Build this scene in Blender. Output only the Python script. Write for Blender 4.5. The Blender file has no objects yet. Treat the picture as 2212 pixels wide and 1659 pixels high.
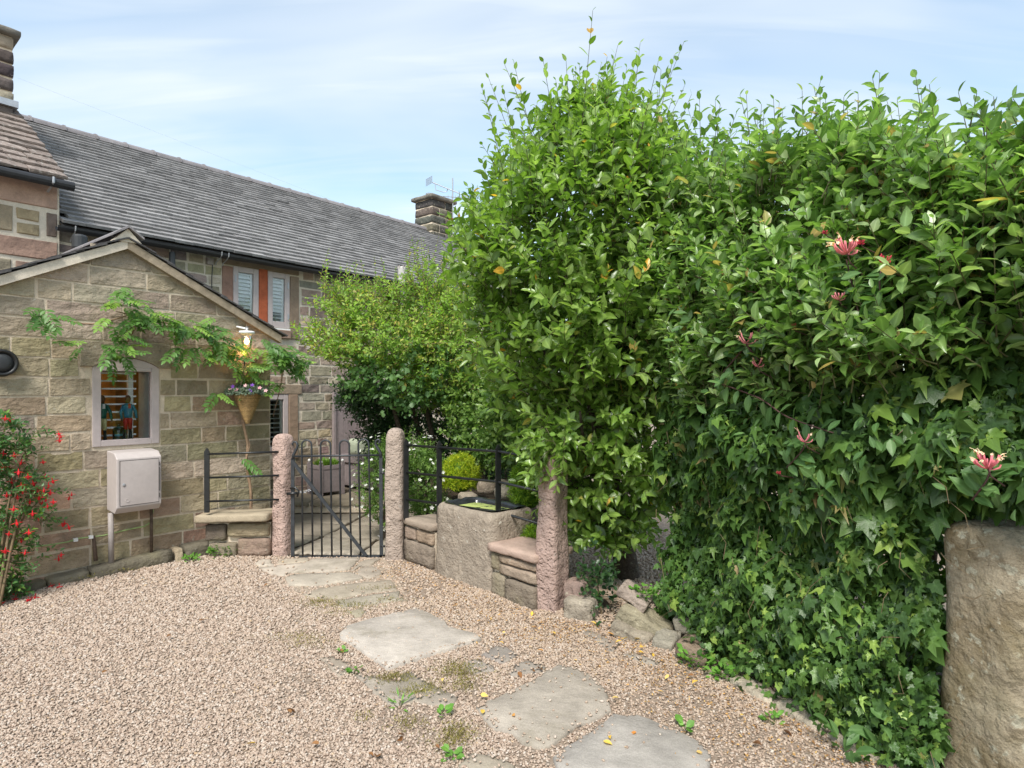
import bpy, math, random
import numpy as np
from mathutils import Matrix, Vector

random.seed(11)
rng = np.random.default_rng(11)
SC = bpy.context.scene
COL = SC.collection
R = math.radians

# ------------------------------------------------------------------ camera, sky, sun, exposure
CAMH = 1.65
FPX = 1350.0            # focal length in units of a 2212 px wide picture
CX, HY = 1106.0, 845.0  # principal column, horizon row
cam_d = bpy.data.cameras.new('camera')
cam_d.sensor_width = 36.0
cam_d.lens = 36.0 * FPX / 2212.0
cam_d.shift_y = 15.5 / 2212.0
cam_d.clip_start = 0.05
cam_d.clip_end = 2000
cam = bpy.data.objects.new('camera', cam_d)
COL.objects.link(cam)
cam.location = (0, 0, CAMH)
cam.rotation_euler = (R(90), 0, 0)
SC.camera = cam

SUN_EL, SUN_AZ = R(52), R(190)      # azimuth: clockwise from +Y; the sun stands behind the camera
SUN_DIR = Vector((math.sin(SUN_AZ) * math.cos(SUN_EL), math.cos(SUN_AZ) * math.cos(SUN_EL), math.sin(SUN_EL)))
world = bpy.data.worlds.new('World')
SC.world = world
world.use_nodes = True
wt = world.node_tree
wt.nodes.clear()
wo = wt.nodes.new('ShaderNodeOutputWorld')
bg = wt.nodes.new('ShaderNodeBackground')
bg.inputs['Strength'].default_value = 0.145
sky = wt.nodes.new('ShaderNodeTexSky')
sky.sky_type = 'NISHITA'
sky.sun_disc = False
sky.sun_elevation = SUN_EL
sky.sun_rotation = SUN_AZ
sky.air_density = 1.0
sky.dust_density = 1.2
sky.ozone_density = 1.5
tc = wt.nodes.new('ShaderNodeTexCoord')
sep = wt.nodes.new('ShaderNodeSeparateXYZ')
wt.links.new(tc.outputs['Generated'], sep.inputs[0])
mz = wt.nodes.new('ShaderNodeMath'); mz.operation = 'MAXIMUM'; mz.inputs[1].default_value = 0.0
wt.links.new(sep.outputs['Z'], mz.inputs[0])
az = wt.nodes.new('ShaderNodeMath'); az.operation = 'ADD'; az.inputs[1].default_value = 0.22
wt.links.new(mz.outputs[0], az.inputs[0])
dx = wt.nodes.new('ShaderNodeMath'); dx.operation = 'DIVIDE'
dy = wt.nodes.new('ShaderNodeMath'); dy.operation = 'DIVIDE'
wt.links.new(sep.outputs['X'], dx.inputs[0]); wt.links.new(az.outputs[0], dx.inputs[1])
wt.links.new(sep.outputs['Y'], dy.inputs[0]); wt.links.new(az.outputs[0], dy.inputs[1])
cmb = wt.nodes.new('ShaderNodeCombineXYZ')
wt.links.new(dx.outputs[0], cmb.inputs[0]); wt.links.new(dy.outputs[0], cmb.inputs[1])
def w_noise(scale, rot, sx, sy, detail, loc, dist):
    mp = wt.nodes.new('ShaderNodeMapping')
    mp.inputs['Rotation'].default_value = (0, 0, R(rot))
    mp.inputs['Scale'].default_value = (sx, sy, 1)
    mp.inputs['Location'].default_value = loc
    wt.links.new(cmb.outputs[0], mp.inputs[0])
    nz = wt.nodes.new('ShaderNodeTexNoise')
    nz.inputs['Scale'].default_value = scale
    nz.inputs['Detail'].default_value = detail
    nz.inputs['Roughness'].default_value = 0.5
    nz.inputs['Distortion'].default_value = dist
    wt.links.new(mp.outputs[0], nz.inputs[0])
    return nz
n1 = w_noise(1.3, 12, 0.55, 1.5, 4, (3.1, 1.7, 0), 0.6)
n2 = w_noise(2.6, 14, 0.4, 2.6, 5, (0.4, 5.2, 0), 0.9)
r1 = wt.nodes.new('ShaderNodeValToRGB')
r1.color_ramp.elements[0].position = 0.32; r1.color_ramp.elements[0].color = (0.12, 0.12, 0.12, 1)
r1.color_ramp.elements[1].position = 0.72; r1.color_ramp.elements[1].color = (0.72, 0.72, 0.72, 1)
wt.links.new(n1.outputs['Fac'], r1.inputs[0])
r2 = wt.nodes.new('ShaderNodeValToRGB')
r2.color_ramp.elements[0].position = 0.5; r2.color_ramp.elements[0].color = (0, 0, 0, 1)
r2.color_ramp.elements[1].position = 0.72; r2.color_ramp.elements[1].color = (0.24, 0.24, 0.24, 1)
wt.links.new(n2.outputs['Fac'], r2.inputs[0])
ad = wt.nodes.new('ShaderNodeMath'); ad.operation = 'ADD'; ad.use_clamp = True
wt.links.new(r1.outputs[0], ad.inputs[0]); wt.links.new(r2.outputs[0], ad.inputs[1])
mixc = wt.nodes.new('ShaderNodeMix'); mixc.data_type = 'RGBA'
mixc.inputs[7].default_value = (4.2, 4.5, 4.75, 1)
wt.links.new(ad.outputs[0], mixc.inputs[0])
skm = wt.nodes.new('ShaderNodeMix'); skm.data_type = 'RGBA'; skm.blend_type = 'MULTIPLY'
skm.inputs[0].default_value = 1.0
skm.inputs[7].default_value = (1.20, 1.27, 1.14, 1)
wt.links.new(sky.outputs[0], skm.inputs[6])
wt.links.new(skm.outputs[2], mixc.inputs[6])
wt.links.new(mixc.outputs[2], bg.inputs['Color'])
wt.links.new(bg.outputs[0], wo.inputs[0])

sun_d = bpy.data.lights.new('sun', 'SUN')
sun_d.energy = 3.0
sun_d.angle = R(18)
sun_d.color = (1.0, 0.96, 0.9)
sun = bpy.data.objects.new('sun', sun_d)
COL.objects.link(sun)
sun.rotation_euler = SUN_DIR.to_track_quat('Z', 'Y').to_euler()
sun.location = (0, -5, 20)

SC.view_settings.view_transform = 'Standard'
SC.view_settings.look = 'None'
SC.view_settings.gamma = 1
SC.view_settings.exposure = 0.72
SC.view_settings.use_curve_mapping = False
SC.render.engine = 'CYCLES'
SC.cycles.max_bounces = 8
SC.cycles.transparent_max_bounces = 12

# ------------------------------------------------------------------ helpers
U = np.array([0.6265, 0.7794, 0.0])
N_IN = np.array([-0.7794, 0.6265, 0.0])     # into the house
PA = np.array([-3.57, 5.87, 0.0])
UP = np.array([0.0, 0.0, 1.0])

def W(s, d, z):
    return PA + U * s + N_IN * d + UP * z
def s_at(px, d):
    b = PA + N_IN * d
    k = (px - CX) / FPX
    return (k * b[1] - b[0]) / (U[0] - k * U[1])
def z_at(px, py, d):
    y = W(s_at(px, d), d, 0)[1]
    return CAMH + (HY - py) / FPX * y
def G(px, py, z=0.0):
    y = FPX * (CAMH - z) / (py - HY)
    return np.array([(px - CX) / FPX * y, y, z])
def at(px, py, y):
    return np.array([(px - CX) / FPX * y, y, CAMH + (HY - py) / FPX * y])

WO = {}
def nrm(a):
    a = np.asarray(a, float)
    return a / max(1e-9, np.linalg.norm(a))
_ks = rng.normal(size=(10, 3)); _ph = rng.uniform(0, 6.28, 10)
def wob(p, f=1.0, seed=0.0):
    """cheap smooth noise in -1..1 for an (n,3) array"""
    p = np.asarray(p, float) * f
    v = np.zeros(len(p))
    for i in range(10):
        v += np.sin(p @ (_ks[i] * (1 + 0.35 * i)) + _ph[i] + seed * (1.7 + i)) / (1 + 0.25 * i)
    return v / 3.2

def tag(o, label=None, cat=None, group=None, kind=None):
    if label: o['label'] = label
    if cat: o['category'] = cat
    if group: o['group'] = group
    if kind: o['kind'] = kind
    return o
def link(o, parent=None):
    COL.objects.link(o)
    if parent is not None:
        o.parent = parent
    return o
def thing(name, loc, label, cat, group=None):
    o = bpy.data.objects.new(name, None)
    o.empty_display_size = 0.1
    o.location = tuple(loc)
    link(o)
    WO[o.name] = np.array(loc, float)
    return tag(o, label, cat, group)
def woff(parent):
    return WO.get(parent.name, np.zeros(3)) if parent is not None else np.zeros(3)

def raw_mesh(name, verts, faces, smooth=False):
    me = bpy.data.meshes.new(name)
    me.from_pydata([tuple(v) for v in verts], [], [tuple(f) for f in faces])
    if smooth:
        me.polygons.foreach_set('use_smooth', [True] * len(me.polygons))
    me.update()
    return me

class MB:
    def __init__(self):
        self.v = []; self.f = []
    def add(self, verts, faces):
        o = len(self.v)
        self.v.extend([np.asarray(p, float) for p in verts])
        self.f.extend([tuple(o + i for i in f) for f in faces])
        return self
    def box(self, c, a, b, d):
        """centre and three half-axis vectors"""
        c, a, b, d = [np.asarray(q, float) for q in (c, a, b, d)]
        vs = [c + i * a + j * b + k * d for k in (-1, 1) for j in (-1, 1) for i in (-1, 1)]
        if np.dot(np.cross(a, b), d) < 0:
            fs = [(0, 1, 3, 2), (4, 6, 7, 5), (0, 4, 5, 1), (2, 3, 7, 6), (0, 2, 6, 4), (1, 5, 7, 3)]
        else:
            fs = [(0, 2, 3, 1), (4, 5, 7, 6), (0, 1, 5, 4), (2, 6, 7, 3), (0, 4, 6, 2), (1, 3, 7, 5)]
        return self.add(vs, fs)
    def sbox(self, s0, s1, d0, d1, z0, z1):
        """box in the facade frame"""
        c = W((s0 + s1) / 2, (d0 + d1) / 2, (z0 + z1) / 2)
        return self.box(c, U * (s1 - s0) / 2, N_IN * (d1 - d0) / 2, UP * (z1 - z0) / 2)
    def prism(self, poly, ext):
        poly = [np.asarray(p, float) for p in poly]; ext = np.asarray(ext, float)
        n = len(poly)
        nr = np.zeros(3)
        for i in range(n):
            nr += np.cross(poly[i], poly[(i + 1) % n])
        if np.dot(nr, ext) > 0:
            poly = poly[::-1]
        vs = poly + [p + ext for p in poly]
        fs = [tuple(range(n)), tuple(range(2 * n - 1, n - 1, -1))]
        for i in range(n):
            j = (i + 1) % n
            fs.append((j, i, n + i, n + j))
        return self.add(vs, fs)
    def tube(self, pts, rad, n=8, cap=True):
        pts = [np.asarray(p, float) for p in pts]
        m = len(pts)
        rad = [rad] * m if np.isscalar(rad) else list(rad)
        vs = []; fs = []
        ref = None
        for i in range(m):
            t = nrm(pts[min(i + 1, m - 1)] - pts[max(i - 1, 0)])
            if ref is None:
                ref = np.array([0, 0, 1.0]) if abs(t[2]) < 0.9 else np.array([1.0, 0, 0])
            a = nrm(np.cross(t, ref)); b = np.cross(t, a)
            ref = np.cross(a, t)
            for k in range(n):
                q = 2 * math.pi * k / n
                vs.append(pts[i] + rad[i] * (math.cos(q) * a + math.sin(q) * b))
        for i in range(m - 1):
            for k in range(n):
                l = (k + 1) % n
                fs.append((i * n + k, i * n + l, (i + 1) * n + l, (i + 1) * n + k))
        if cap:
            fs.append(tuple(range(n - 1, -1, -1)))
            fs.append(tuple((m - 1) * n + k for k in range(n)))
        return self.add(vs, fs)
    def lathe(self, prof, base, n=20, axis=None, xa=None):
        base = np.asarray(base, float)
        az_ = UP if axis is None else nrm(axis)
        x_ = nrm(np.cross(az_, [0.3, 1, 0.2])) if xa is None else nrm(xa)
        y_ = np.cross(az_, x_)
        vs = []; fs = []
        for r, h in prof:
            for k in range(n):
                q = 2 * math.pi * k / n
                vs.append(base + az_ * h + r * (math.cos(q) * x_ + math.sin(q) * y_))
        for i in range(len(prof) - 1):
            for k in range(n):
                l = (k + 1) % n
                fs.append((i * n + k, i * n + l, (i + 1) * n + l, (i + 1) * n + k))
        fs.append(tuple(range(n - 1, -1, -1)))
        fs.append(tuple((len(prof) - 1) * n + k for k in range(n)))
        return self.add(vs, fs)
    def build(self, name, m, parent=None, smooth=False, label=None, cat=None, group=None, kind=None, bevel=0, origin=None):
        off = woff(parent)
        org = np.zeros(3) if origin is None else np.asarray(origin, float)
        if origin is None and parent is None:
            vv = np.array(self.v)
            org = (vv.min(0) + vv.max(0)) / 2
            org[2] = vv[:, 2].min()
        if origin is None and parent is not None:
            org = off
        me = raw_mesh(name, [p - org for p in self.v], self.f, smooth)
        me.materials.append(m)
        o = bpy.data.objects.new(name, me)
        o.location = tuple(org - off)
        link(o, parent)
        WO[o.name] = org.copy()
        if bevel:
            b = o.modifiers.new('bevel', 'BEVEL'); b.width = bevel; b.segments = 2; b.limit_method = 'ANGLE'; b.angle_limit = R(40)
        return tag(o, label, cat, group, kind)

def put(name, me, parent, mat4, color=None):
    """an object sharing mesh data, placed by a world matrix (parents here only translate)"""
    o = bpy.data.objects.new(name, me)
    link(o, parent)
    m = Matrix(mat4)
    off = woff(parent)
    m.translation = Vector(tuple(np.array(m.translation) - off))
    o.matrix_basis = m
    if color is not None:
        o.color = (*color, 1)
    return o
def frame_mat(x, y, z, t, sc=(1, 1, 1)):
    m = np.eye(4)
    m[:3, 0] = np.asarray(x) * sc[0]; m[:3, 1] = np.asarray(y) * sc[1]; m[:3, 2] = np.asarray(z) * sc[2]; m[:3, 3] = t
    return [tuple(r) for r in m]
FACADE = (U, N_IN, UP)

def cube_grid(nx, ny, nz):
    """unit cube surface (-1..1) as a shared-vertex grid"""
    idx = {}; vs = []; fs = []
    def vid(i, j, k):
        key = (i, j, k)
        if key not in idx:
            idx[key] = len(vs)
            vs.append((2 * i / nx - 1, 2 * j / ny - 1, 2 * k / nz - 1))
        return idx[key]
    for i in range(nx):
        for j in range(ny):
            fs.append((vid(i, j, 0), vid(i, j + 1, 0), vid(i + 1, j + 1, 0), vid(i + 1, j, 0)))
            fs.append((vid(i, j, nz), vid(i + 1, j, nz), vid(i + 1, j + 1, nz), vid(i, j + 1, nz)))
    for i in range(nx):
        for k in range(nz):
            fs.append((vid(i, 0, k), vid(i + 1, 0, k), vid(i + 1, 0, k + 1), vid(i, 0, k + 1)))
            fs.append((vid(i, ny, k), vid(i, ny, k + 1), vid(i + 1, ny, k + 1), vid(i + 1, ny, k)))
    for j in range(ny):
        for k in range(nz):
            fs.append((vid(0, j, k), vid(0, j, k + 1), vid(0, j + 1, k + 1), vid(0, j + 1, k)))
            fs.append((vid(nx, j, k), vid(nx, j + 1, k), vid(nx, j + 1, k + 1), vid(nx, j, k + 1)))
    return np.array(vs, float), fs
def rock(half, n=(6, 6, 6), rnd=0.3, amp=0.02, freq=3.0, seed=0.0, fine=0.0, ffreq=25.0):
    """rounded, uneven block; half = half sizes; rnd = corner rounding in metres"""
    v, f = cube_grid(*n)
    half = np.asarray(half, float)
    p = v * half
    core = np.clip(p, -(half - rnd), half - rnd)
    d = p - core
    l = np.linalg.norm(d, axis=1, keepdims=True)
    dirn = np.where(l > 1e-6, d / np.maximum(l, 1e-6), 0)
    p = core + dirn * np.minimum(l, rnd)
    out = p / (np.abs(p).max(axis=0) + 1e-9)
    out = out / np.maximum(np.linalg.norm(out, axis=1, keepdims=True), 1e-6)
    p = p + out * (amp * wob(p, freq, seed))[:, None]
    if fine:
        p = p + out * (fine * wob(p, ffreq, seed + 3))[:, None]
    return p, f
def rotz(p, a):
    c, s = math.cos(a), math.sin(a)
    p = np.asarray(p, float)
    return np.stack([p[:, 0] * c - p[:, 1] * s, p[:, 0] * s + p[:, 1] * c, p[:, 2]], 1)
def basis(p, x, y, z, t):
    return p[:, :1] * np.asarray(x) + p[:, 1:2] * np.asarray(y) + p[:, 2:3] * np.asarray(z) + np.asarray(t)

# ------------------------------------------------------------------ materials
class NM:
    def __init__(self, name):
        self.m = bpy.data.materials.new(name)
        self.m.use_nodes = True
        self.t = self.m.node_tree
        self.t.nodes.clear()
        self.out = self.n('ShaderNodeOutputMaterial')
    def n(self, typ, **kw):
        nd = self.t.nodes.new(typ)
        for k, v in kw.items():
            setattr(nd, k, v)
        return nd
    def l(self, a, b):
        self.t.links.new(a, b)
    def math(self, op, a, b=None, clamp=False):
        nd = self.n('ShaderNodeMath', operation=op, use_clamp=clamp)
        for i, q in enumerate((a, b)):
            if q is None: continue
            if isinstance(q, (int, float)): nd.inputs[i].default_value = q
            else: self.l(q, nd.inputs[i])
        return nd.outputs[0]
    def mix(self, fac, a, b, mode='MIX'):
        nd = self.n('ShaderNodeMix', data_type='RGBA', blend_type=mode)
        for i, q in ((0, fac), (6, a), (7, b)):
            if isinstance(q, (int, float)): nd.inputs[i].default_value = q
            elif isinstance(q, tuple): nd.inputs[i].default_value = (*q, 1) if len(q) == 3 else q
            else: self.l(q, nd.inputs[i])
        return nd.outputs[2]
    def noise(self, co, scale, detail=4, rough=0.55, dist=0):
        nd = self.n('ShaderNodeTexNoise')
        nd.inputs['Scale'].default_value = scale; nd.inputs['Detail'].default_value = detail
        nd.inputs['Roughness'].default_value = rough; nd.inputs['Distortion'].default_value = dist
        self.l(co, nd.inputs['Vector'])
        return nd.outputs['Fac']
    def ramp(self, fac, stops):
        nd = self.n('ShaderNodeValToRGB')
        cr = nd.color_ramp
        while len(cr.elements) < len(stops):
            cr.elements.new(0.5)
        for e, (p, c) in zip(cr.elements, stops):
            e.position = p
            e.color = (*c, 1) if isinstance(c, tuple) else (c, c, c, 1)
        self.l(fac, nd.inputs[0])
        return nd.outputs[0]
    def rnd(self):
        """one random number for each object and each piece of a joined mesh"""
        a = self.n('ShaderNodeAttribute', attribute_name='rnd')
        o = self.n('ShaderNodeObjectInfo')
        s = self.math('ADD', a.outputs['Fac'], o.outputs['Random'])
        return self.math('FRACT', s)
    def bump(self, h, strength=0.3, dist=0.01, prev=None):
        nd = self.n('ShaderNodeBump')
        nd.inputs['Strength'].default_value = strength; nd.inputs['Distance'].default_value = dist
        self.l(h, nd.inputs['Height'])
        if prev is not None: self.l(prev, nd.inputs['Normal'])
        return nd.outputs[0]
    def pr(self, col, rough=0.8, spec=0.3, metal=0.0, normal=None):
        nd = self.n('ShaderNodeBsdfPrincipled')
        if isinstance(col, tuple): nd.inputs['Base Color'].default_value = (*col, 1)
        else: self.l(col, nd.inputs['Base Color'])
        if isinstance(rough, (int, float)): nd.inputs['Roughness'].default_value = rough
        else: self.l(rough, nd.inputs['Roughness'])
        nd.inputs['Specular IOR Level'].default_value = spec
        nd.inputs['Metallic'].default_value = metal
        if normal is not None: self.l(normal, nd.inputs['Normal'])
        return nd
    def done(self, sh):
        self.l(sh, self.out.inputs['Surface'])
        return self.m
    def pos(self):
        return self.n('ShaderNodeNewGeometry').outputs['Position']

def stone_mat(name, col=None, var=0.35, scale=6, lichen=None, lichen_at=0.62, dark=None, dark_at=0.6, bump=0.5, bscale=45, bdist=0.012, rv=0.18, rough=0.92, pits=0.0, strata=False, green=None, face=0.0):
    k = NM(name)
    co = k.pos()
    if col is None:
        base = k.n('ShaderNodeObjectInfo').outputs['Color']
    else:
        base = k.mix(0.0, col, col)
    r = k.rnd()
    m = k.math('MULTIPLY', r, 2 * rv); m = k.math('ADD', m, 1 - rv)
    n1_ = k.noise(co, scale, 6, 0.65, 0.3)
    f = k.ramp(n1_, [(0.25, 1 - var), (0.75, 1 + var * 0.6)])
    c = k.mix(1.0, base, f, 'MULTIPLY')
    cm = k.n('ShaderNodeCombineColor')
    for i in range(3): k.l(m, cm.inputs[i])
    c = k.mix(1.0, c, cm.outputs[0], 'MULTIPLY')
    if dark is not None:
        nd_ = k.noise(co, 2.7, 6, 0.7, 0.5)
        fd = k.ramp(nd_, [(dark_at - 0.1, 0.0), (dark_at + 0.12, 0.85)])
        c = k.mix(fd, c, dark)
    if lichen is not None:
        nl = k.noise(co, 17, 5, 0.6, 0.2)
        fl = k.ramp(nl, [(lichen_at, 0.0), (lichen_at + 0.05, 0.7)])
        c = k.mix(fl, c, lichen)
    if green is not None:
        ng = k.noise(co, 1.9, 5, 0.65, 0.4)
        fg = k.ramp(ng, [(0.52, 0.0), (0.72, 0.55)])
        c = k.mix(fg, c, green)
    grain = k.noise(co, 160, 3, 0.6)
    c = k.mix(0.35, c, k.ramp(grain, [(0.3, 0.55), (0.7, 1.35)]), 'MULTIPLY')
    if strata:
        mp = k.n('ShaderNodeMapping'); mp.inputs['Scale'].default_value = (1, 1, 1.7)
        k.l(co, mp.inputs[0]); bco = mp.outputs[0]
    else:
        bco = co
    h = k.noise(bco, bscale, 8, 0.65)
    nrm_ = k.bump(h, bump, bdist)
    h2 = k.noise(bco, bscale * 0.3, 4, 0.5)
    nrm_ = k.bump(h2, bump, bdist * 2.5, nrm_)
    if face:
        h3 = k.noise(co, 11, 3, 0.5, 0.8)
        nrm_ = k.bump(h3, face, 0.05, nrm_)
    if pits:
        vo = k.n('ShaderNodeTexVoronoi'); vo.inputs['Scale'].default_value = 38
        k.l(co, vo.inputs['Vector'])
        hp = k.ramp(vo.outputs['Distance'], [(0.1, 0.0), (0.45, 1.0)])
        nrm_ = k.bump(hp, pits, 0.012, nrm_)
    return k.done(k.pr(c, rough, 0.2, 0, nrm_).outputs[0])

def plain(name, col, rough=0.6, spec=0.3, metal=0.0, var=0.1, scale=20, bump=0.1, bscale=80, rv=0.05):
    k = NM(name)
    co = k.pos()
    f = k.ramp(k.noise(co, scale, 4, 0.6), [(0.3, 1 - var), (0.7, 1 + var)])
    c = k.mix(1.0, col, f, 'MULTIPLY')
    r = k.rnd()
    m = k.math('ADD', k.math('MULTIPLY', r, 2 * rv), 1 - rv)
    cm = k.n('ShaderNodeCombineColor')
    for i in range(3): k.l(m, cm.inputs[i])
    c = k.mix(1.0, c, cm.outputs[0], 'MULTIPLY')
    nr = k.bump(k.noise(co, bscale, 4, 0.6), bump, 0.004) if bump else None
    return k.done(k.pr(c, rough, spec, metal, nr).outputs[0])

def leaf_mat(name, stops, rough=0.42, spec=0.45, trans=0.35, back=1.25, bump=0.15, vein=0.6):
    k = NM(name)
    r = k.rnd()
    c = k.ramp(r, stops)
    co = k.pos()
    f = k.ramp(k.noise(co, 3.0, 3, 0.5), [(0.3, 0.8), (0.7, 1.18)])
    c = k.mix(1.0, c, f, 'MULTIPLY')
    va = k.n('ShaderNodeAttribute', attribute_name='vein').outputs['Fac']
    c = k.mix(k.math('MULTIPLY', k.math('POWER', va, 5.0), vein), c, k.mix(1.0, c, (1.9, 1.75, 2.2), 'MULTIPLY'))
    g = k.n('ShaderNodeNewGeometry')
    c2 = k.mix(1.0, c, (back, back, back * 1.2), 'MULTIPLY')
    c = k.mix(g.outputs['Backfacing'], c, c2)
    nr = k.bump(k.noise(co, 130, 2, 0.5), bump, 0.004)
    p = k.pr(c, rough, spec, 0, nr)
    t = k.n('ShaderNodeBsdfTranslucent')
    ct = k.mix(1.0, c, (1.35, 1.5, 0.6), 'MULTIPLY')
    k.l(ct, t.inputs['Color'])
    ms = k.n('ShaderNodeMixShader'); ms.inputs[0].default_value = trans
    k.l(p.outputs[0], ms.inputs[1]); k.l(t.outputs[0], ms.inputs[2])
    return k.done(ms.outputs[0])

def glass_mat(name, tint=(0.9, 0.95, 0.95), refl=1.0):
    k = NM(name)
    fr = k.n('ShaderNodeFresnel'); fr.inputs['IOR'].default_value = 1.45
    gl = k.n('ShaderNodeBsdfGlossy'); gl.inputs['Roughness'].default_value = 0.02
    tr = k.n('ShaderNodeBsdfTransparent'); tr.inputs['Color'].default_value = (*tint, 1)
    ms = k.n('ShaderNodeMixShader')
    k.l(k.math('MULTIPLY', fr.outputs[0], refl), ms.inputs[0])
    k.l(tr.outputs[0], ms.inputs[1]); k.l(gl.outputs[0], ms.inputs[2])
    return k.done(ms.outputs[0])

M = {}
M['ashlar'] = stone_mat('sandstone_ashlar', None, 0.28, 9, lichen=(0.42, 0.38, 0.31), lichen_at=0.66, dark=(0.11, 0.085, 0.06), dark_at=0.68, bump=0.9, bscale=30, bdist=0.012, green=(0.23, 0.205, 0.115), strata=True, face=0.3)
M['rubble'] = stone_mat('coursed_rubble', None, 0.35, 7, lichen=(0.42, 0.38, 0.3), lichen_at=0.68, dark=(0.09, 0.07, 0.055), dark_at=0.66, bump=0.7, bscale=35)
M['dressed'] = stone_mat('dressed_stone', None, 0.25, 6, lichen=(0.4, 0.34, 0.28), lichen_at=0.7, bump=0.35, bscale=55)
M['mortar'] = stone_mat('lime_mortar', (0.66, 0.55, 0.42), 0.2, 9, dark=(0.30, 0.24, 0.165), dark_at=0.74, bump=0.5, bscale=90, bdist=0.006)
M['mortar_pale'] = stone_mat('pale_mortar', (0.64, 0.56, 0.45), 0.2, 9, bump=0.5, bscale=90, bdist=0.006)
M['verge_buff'] = stone_mat('verge_stone', (0.36, 0.29, 0.21), 0.3, 12, bump=0.5, bscale=60, bdist=0.006)
M['verge'] = stone_mat('verge_mortar', (0.74, 0.65, 0.53), 0.2, 12, bump=0.3, bscale=60, bdist=0.006)
M['slate'] = stone_mat('grey_roof_tile', (0.245, 0.236, 0.232), 0.3, 9, lichen=(0.33, 0.32, 0.28), lichen_at=0.66, bump=0.35, bscale=60, rv=0.26, rough=0.85)
M['slate_dark'] = stone_mat('dark_slate', (0.085, 0.08, 0.08), 0.3, 9, bump=0.4, bscale=50, rv=0.2, rough=0.7)
M['stoneslate'] = stone_mat('stone_slate', (0.235, 0.19, 0.165), 0.35, 10, lichen=(0.40, 0.36, 0.32), lichen_at=0.58, dark=(0.05, 0.045, 0.04), dark_at=0.62, bump=0.8, bscale=40, rv=0.2)
M['ridge'] = stone_mat('ridge_tile', (0.225, 0.21, 0.215), 0.2, 8, lichen=(0.4, 0.38, 0.36), lichen_at=0.66, bump=0.3, bscale=50, rv=0.12)
M['sooty'] = stone_mat('sooty_stone', None, 0.4, 8, lichen=(0.34, 0.31, 0.24), lichen_at=0.6, dark=(0.03, 0.028, 0.026), dark_at=0.56, bump=0.7, bscale=40)
M['pinkpost'] = stone_mat('pink_gritstone', (0.47, 0.335, 0.285), 0.22, 7, lichen=(0.5, 0.44, 0.38), lichen_at=0.68, dark=(0.20, 0.15, 0.12), dark_at=0.68, bump=0.8, bscale=50, bdist=0.02, pits=0.7)
M['greypost'] = stone_mat('grey_gritstone', (0.37, 0.295, 0.245), 0.25, 8, lichen=(0.45, 0.40, 0.35), lichen_at=0.66, dark=(0.17, 0.13, 0.11), dark_at=0.64, bump=0.8, bscale=45, bdist=0.02, pits=0.5)
M['bigpost'] = stone_mat('weathered_gatepost', (0.31, 0.26, 0.185), 0.35, 9, lichen=(0.42, 0.40, 0.31), lichen_at=0.57, dark=(0.15, 0.11, 0.055), dark_at=0.5, bump=0.8, bscale=40, bdist=0.02, green=(0.20, 0.18, 0.10))
M['trough'] = stone_mat('trough_stone', (0.285, 0.235, 0.185), 0.32, 8, lichen=(0.52, 0.49, 0.42), lichen_at=0.645, dark=(0.15, 0.115, 0.085), dark_at=0.6, bump=0.7, bscale=60, bdist=0.012, pits=0.35)
M['flagbed'] = stone_mat('gritty_bedding', (0.34, 0.275, 0.21), 0.3, 20, lichen=(0.5, 0.42, 0.34), lichen_at=0.6, bump=0.9, bscale=90, bdist=0.01)
M['flag'] = stone_mat('paving_flag', None, 0.30, 5, lichen=(0.27, 0.235, 0.18), lichen_at=0.69, dark=(0.22, 0.19, 0.14), dark_at=0.63, bump=0.5, bscale=45, bdist=0.008, rv=0.08)
M['rubble_foot'] = stone_mat('rockery_stone', None, 0.3, 9, lichen=(0.45, 0.40, 0.3), lichen_at=0.62, dark=(0.1, 0.085, 0.065), dark_at=0.62, bump=0.9, bscale=35, bdist=0.02)
M['paint'] = plain('mauve_grey_paint', (0.45, 0.385, 0.37), 0.5, 0.35, var=0.06, bump=0.05)
M['bench'] = plain('mauve_garden_paint', (0.27, 0.225, 0.225), 0.6, 0.3, var=0.12, bump=0.15)
M['red'] = plain('red_oxide_mullion', (0.38, 0.10, 0.045), 0.85, 0.2, var=0.25, scale=9, bump=0.4, bscale=40)
M['white'] = plain('white_blind', (0.92, 0.93, 0.94), 0.5, 0.3, var=0.03, bump=0)
M['whitish'] = plain('white_gloss_paint', (0.74, 0.74, 0.72), 0.4, 0.4, var=0.05, bump=0.05)
M['box'] = plain('meter_box_plastic', (0.46, 0.405, 0.385), 0.5, 0.35, var=0.05, bump=0.05)
M['groove'] = plain('dark_gap', (0.10, 0.09, 0.085), 0.8, 0.2, bump=0)
M['pipe_grey'] = plain('grey_conduit', (0.33, 0.29, 0.27), 0.55, 0.3, bump=0.05)
M['pipe_light'] = plain('light_grey_flue', (0.47, 0.45, 0.42), 0.5, 0.3, bump=0)
M['pipe_rust'] = plain('rusty_pipe', (0.11, 0.075, 0.055), 0.85, 0.2, var=0.4, bump=0.3)
M['gutter'] = plain('black_gutter', (0.022, 0.022, 0.024), 0.5, 0.4, var=0.15, bump=0.05)
M['vent'] = plain('dark_grey_pipe', (0.035, 0.037, 0.04), 0.5, 0.4, bump=0.05)
M['iron'] = plain('painted_iron', (0.014, 0.015, 0.016), 0.35, 0.5, var=0.3, bump=0.3, bscale=120)
M['iron_grey'] = plain('worn_iron_gate', (0.028, 0.031, 0.036), 0.45, 0.5, var=0.35, bump=0.3, bscale=120)
M['galv'] = plain('galvanised_metal', (0.42, 0.43, 0.45), 0.45, 0.5, 0.6, bump=0)
M['rust'] = plain('rust', (0.28, 0.085, 0.04), 0.9, 0.2, var=0.3, bump=0.3)
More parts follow.
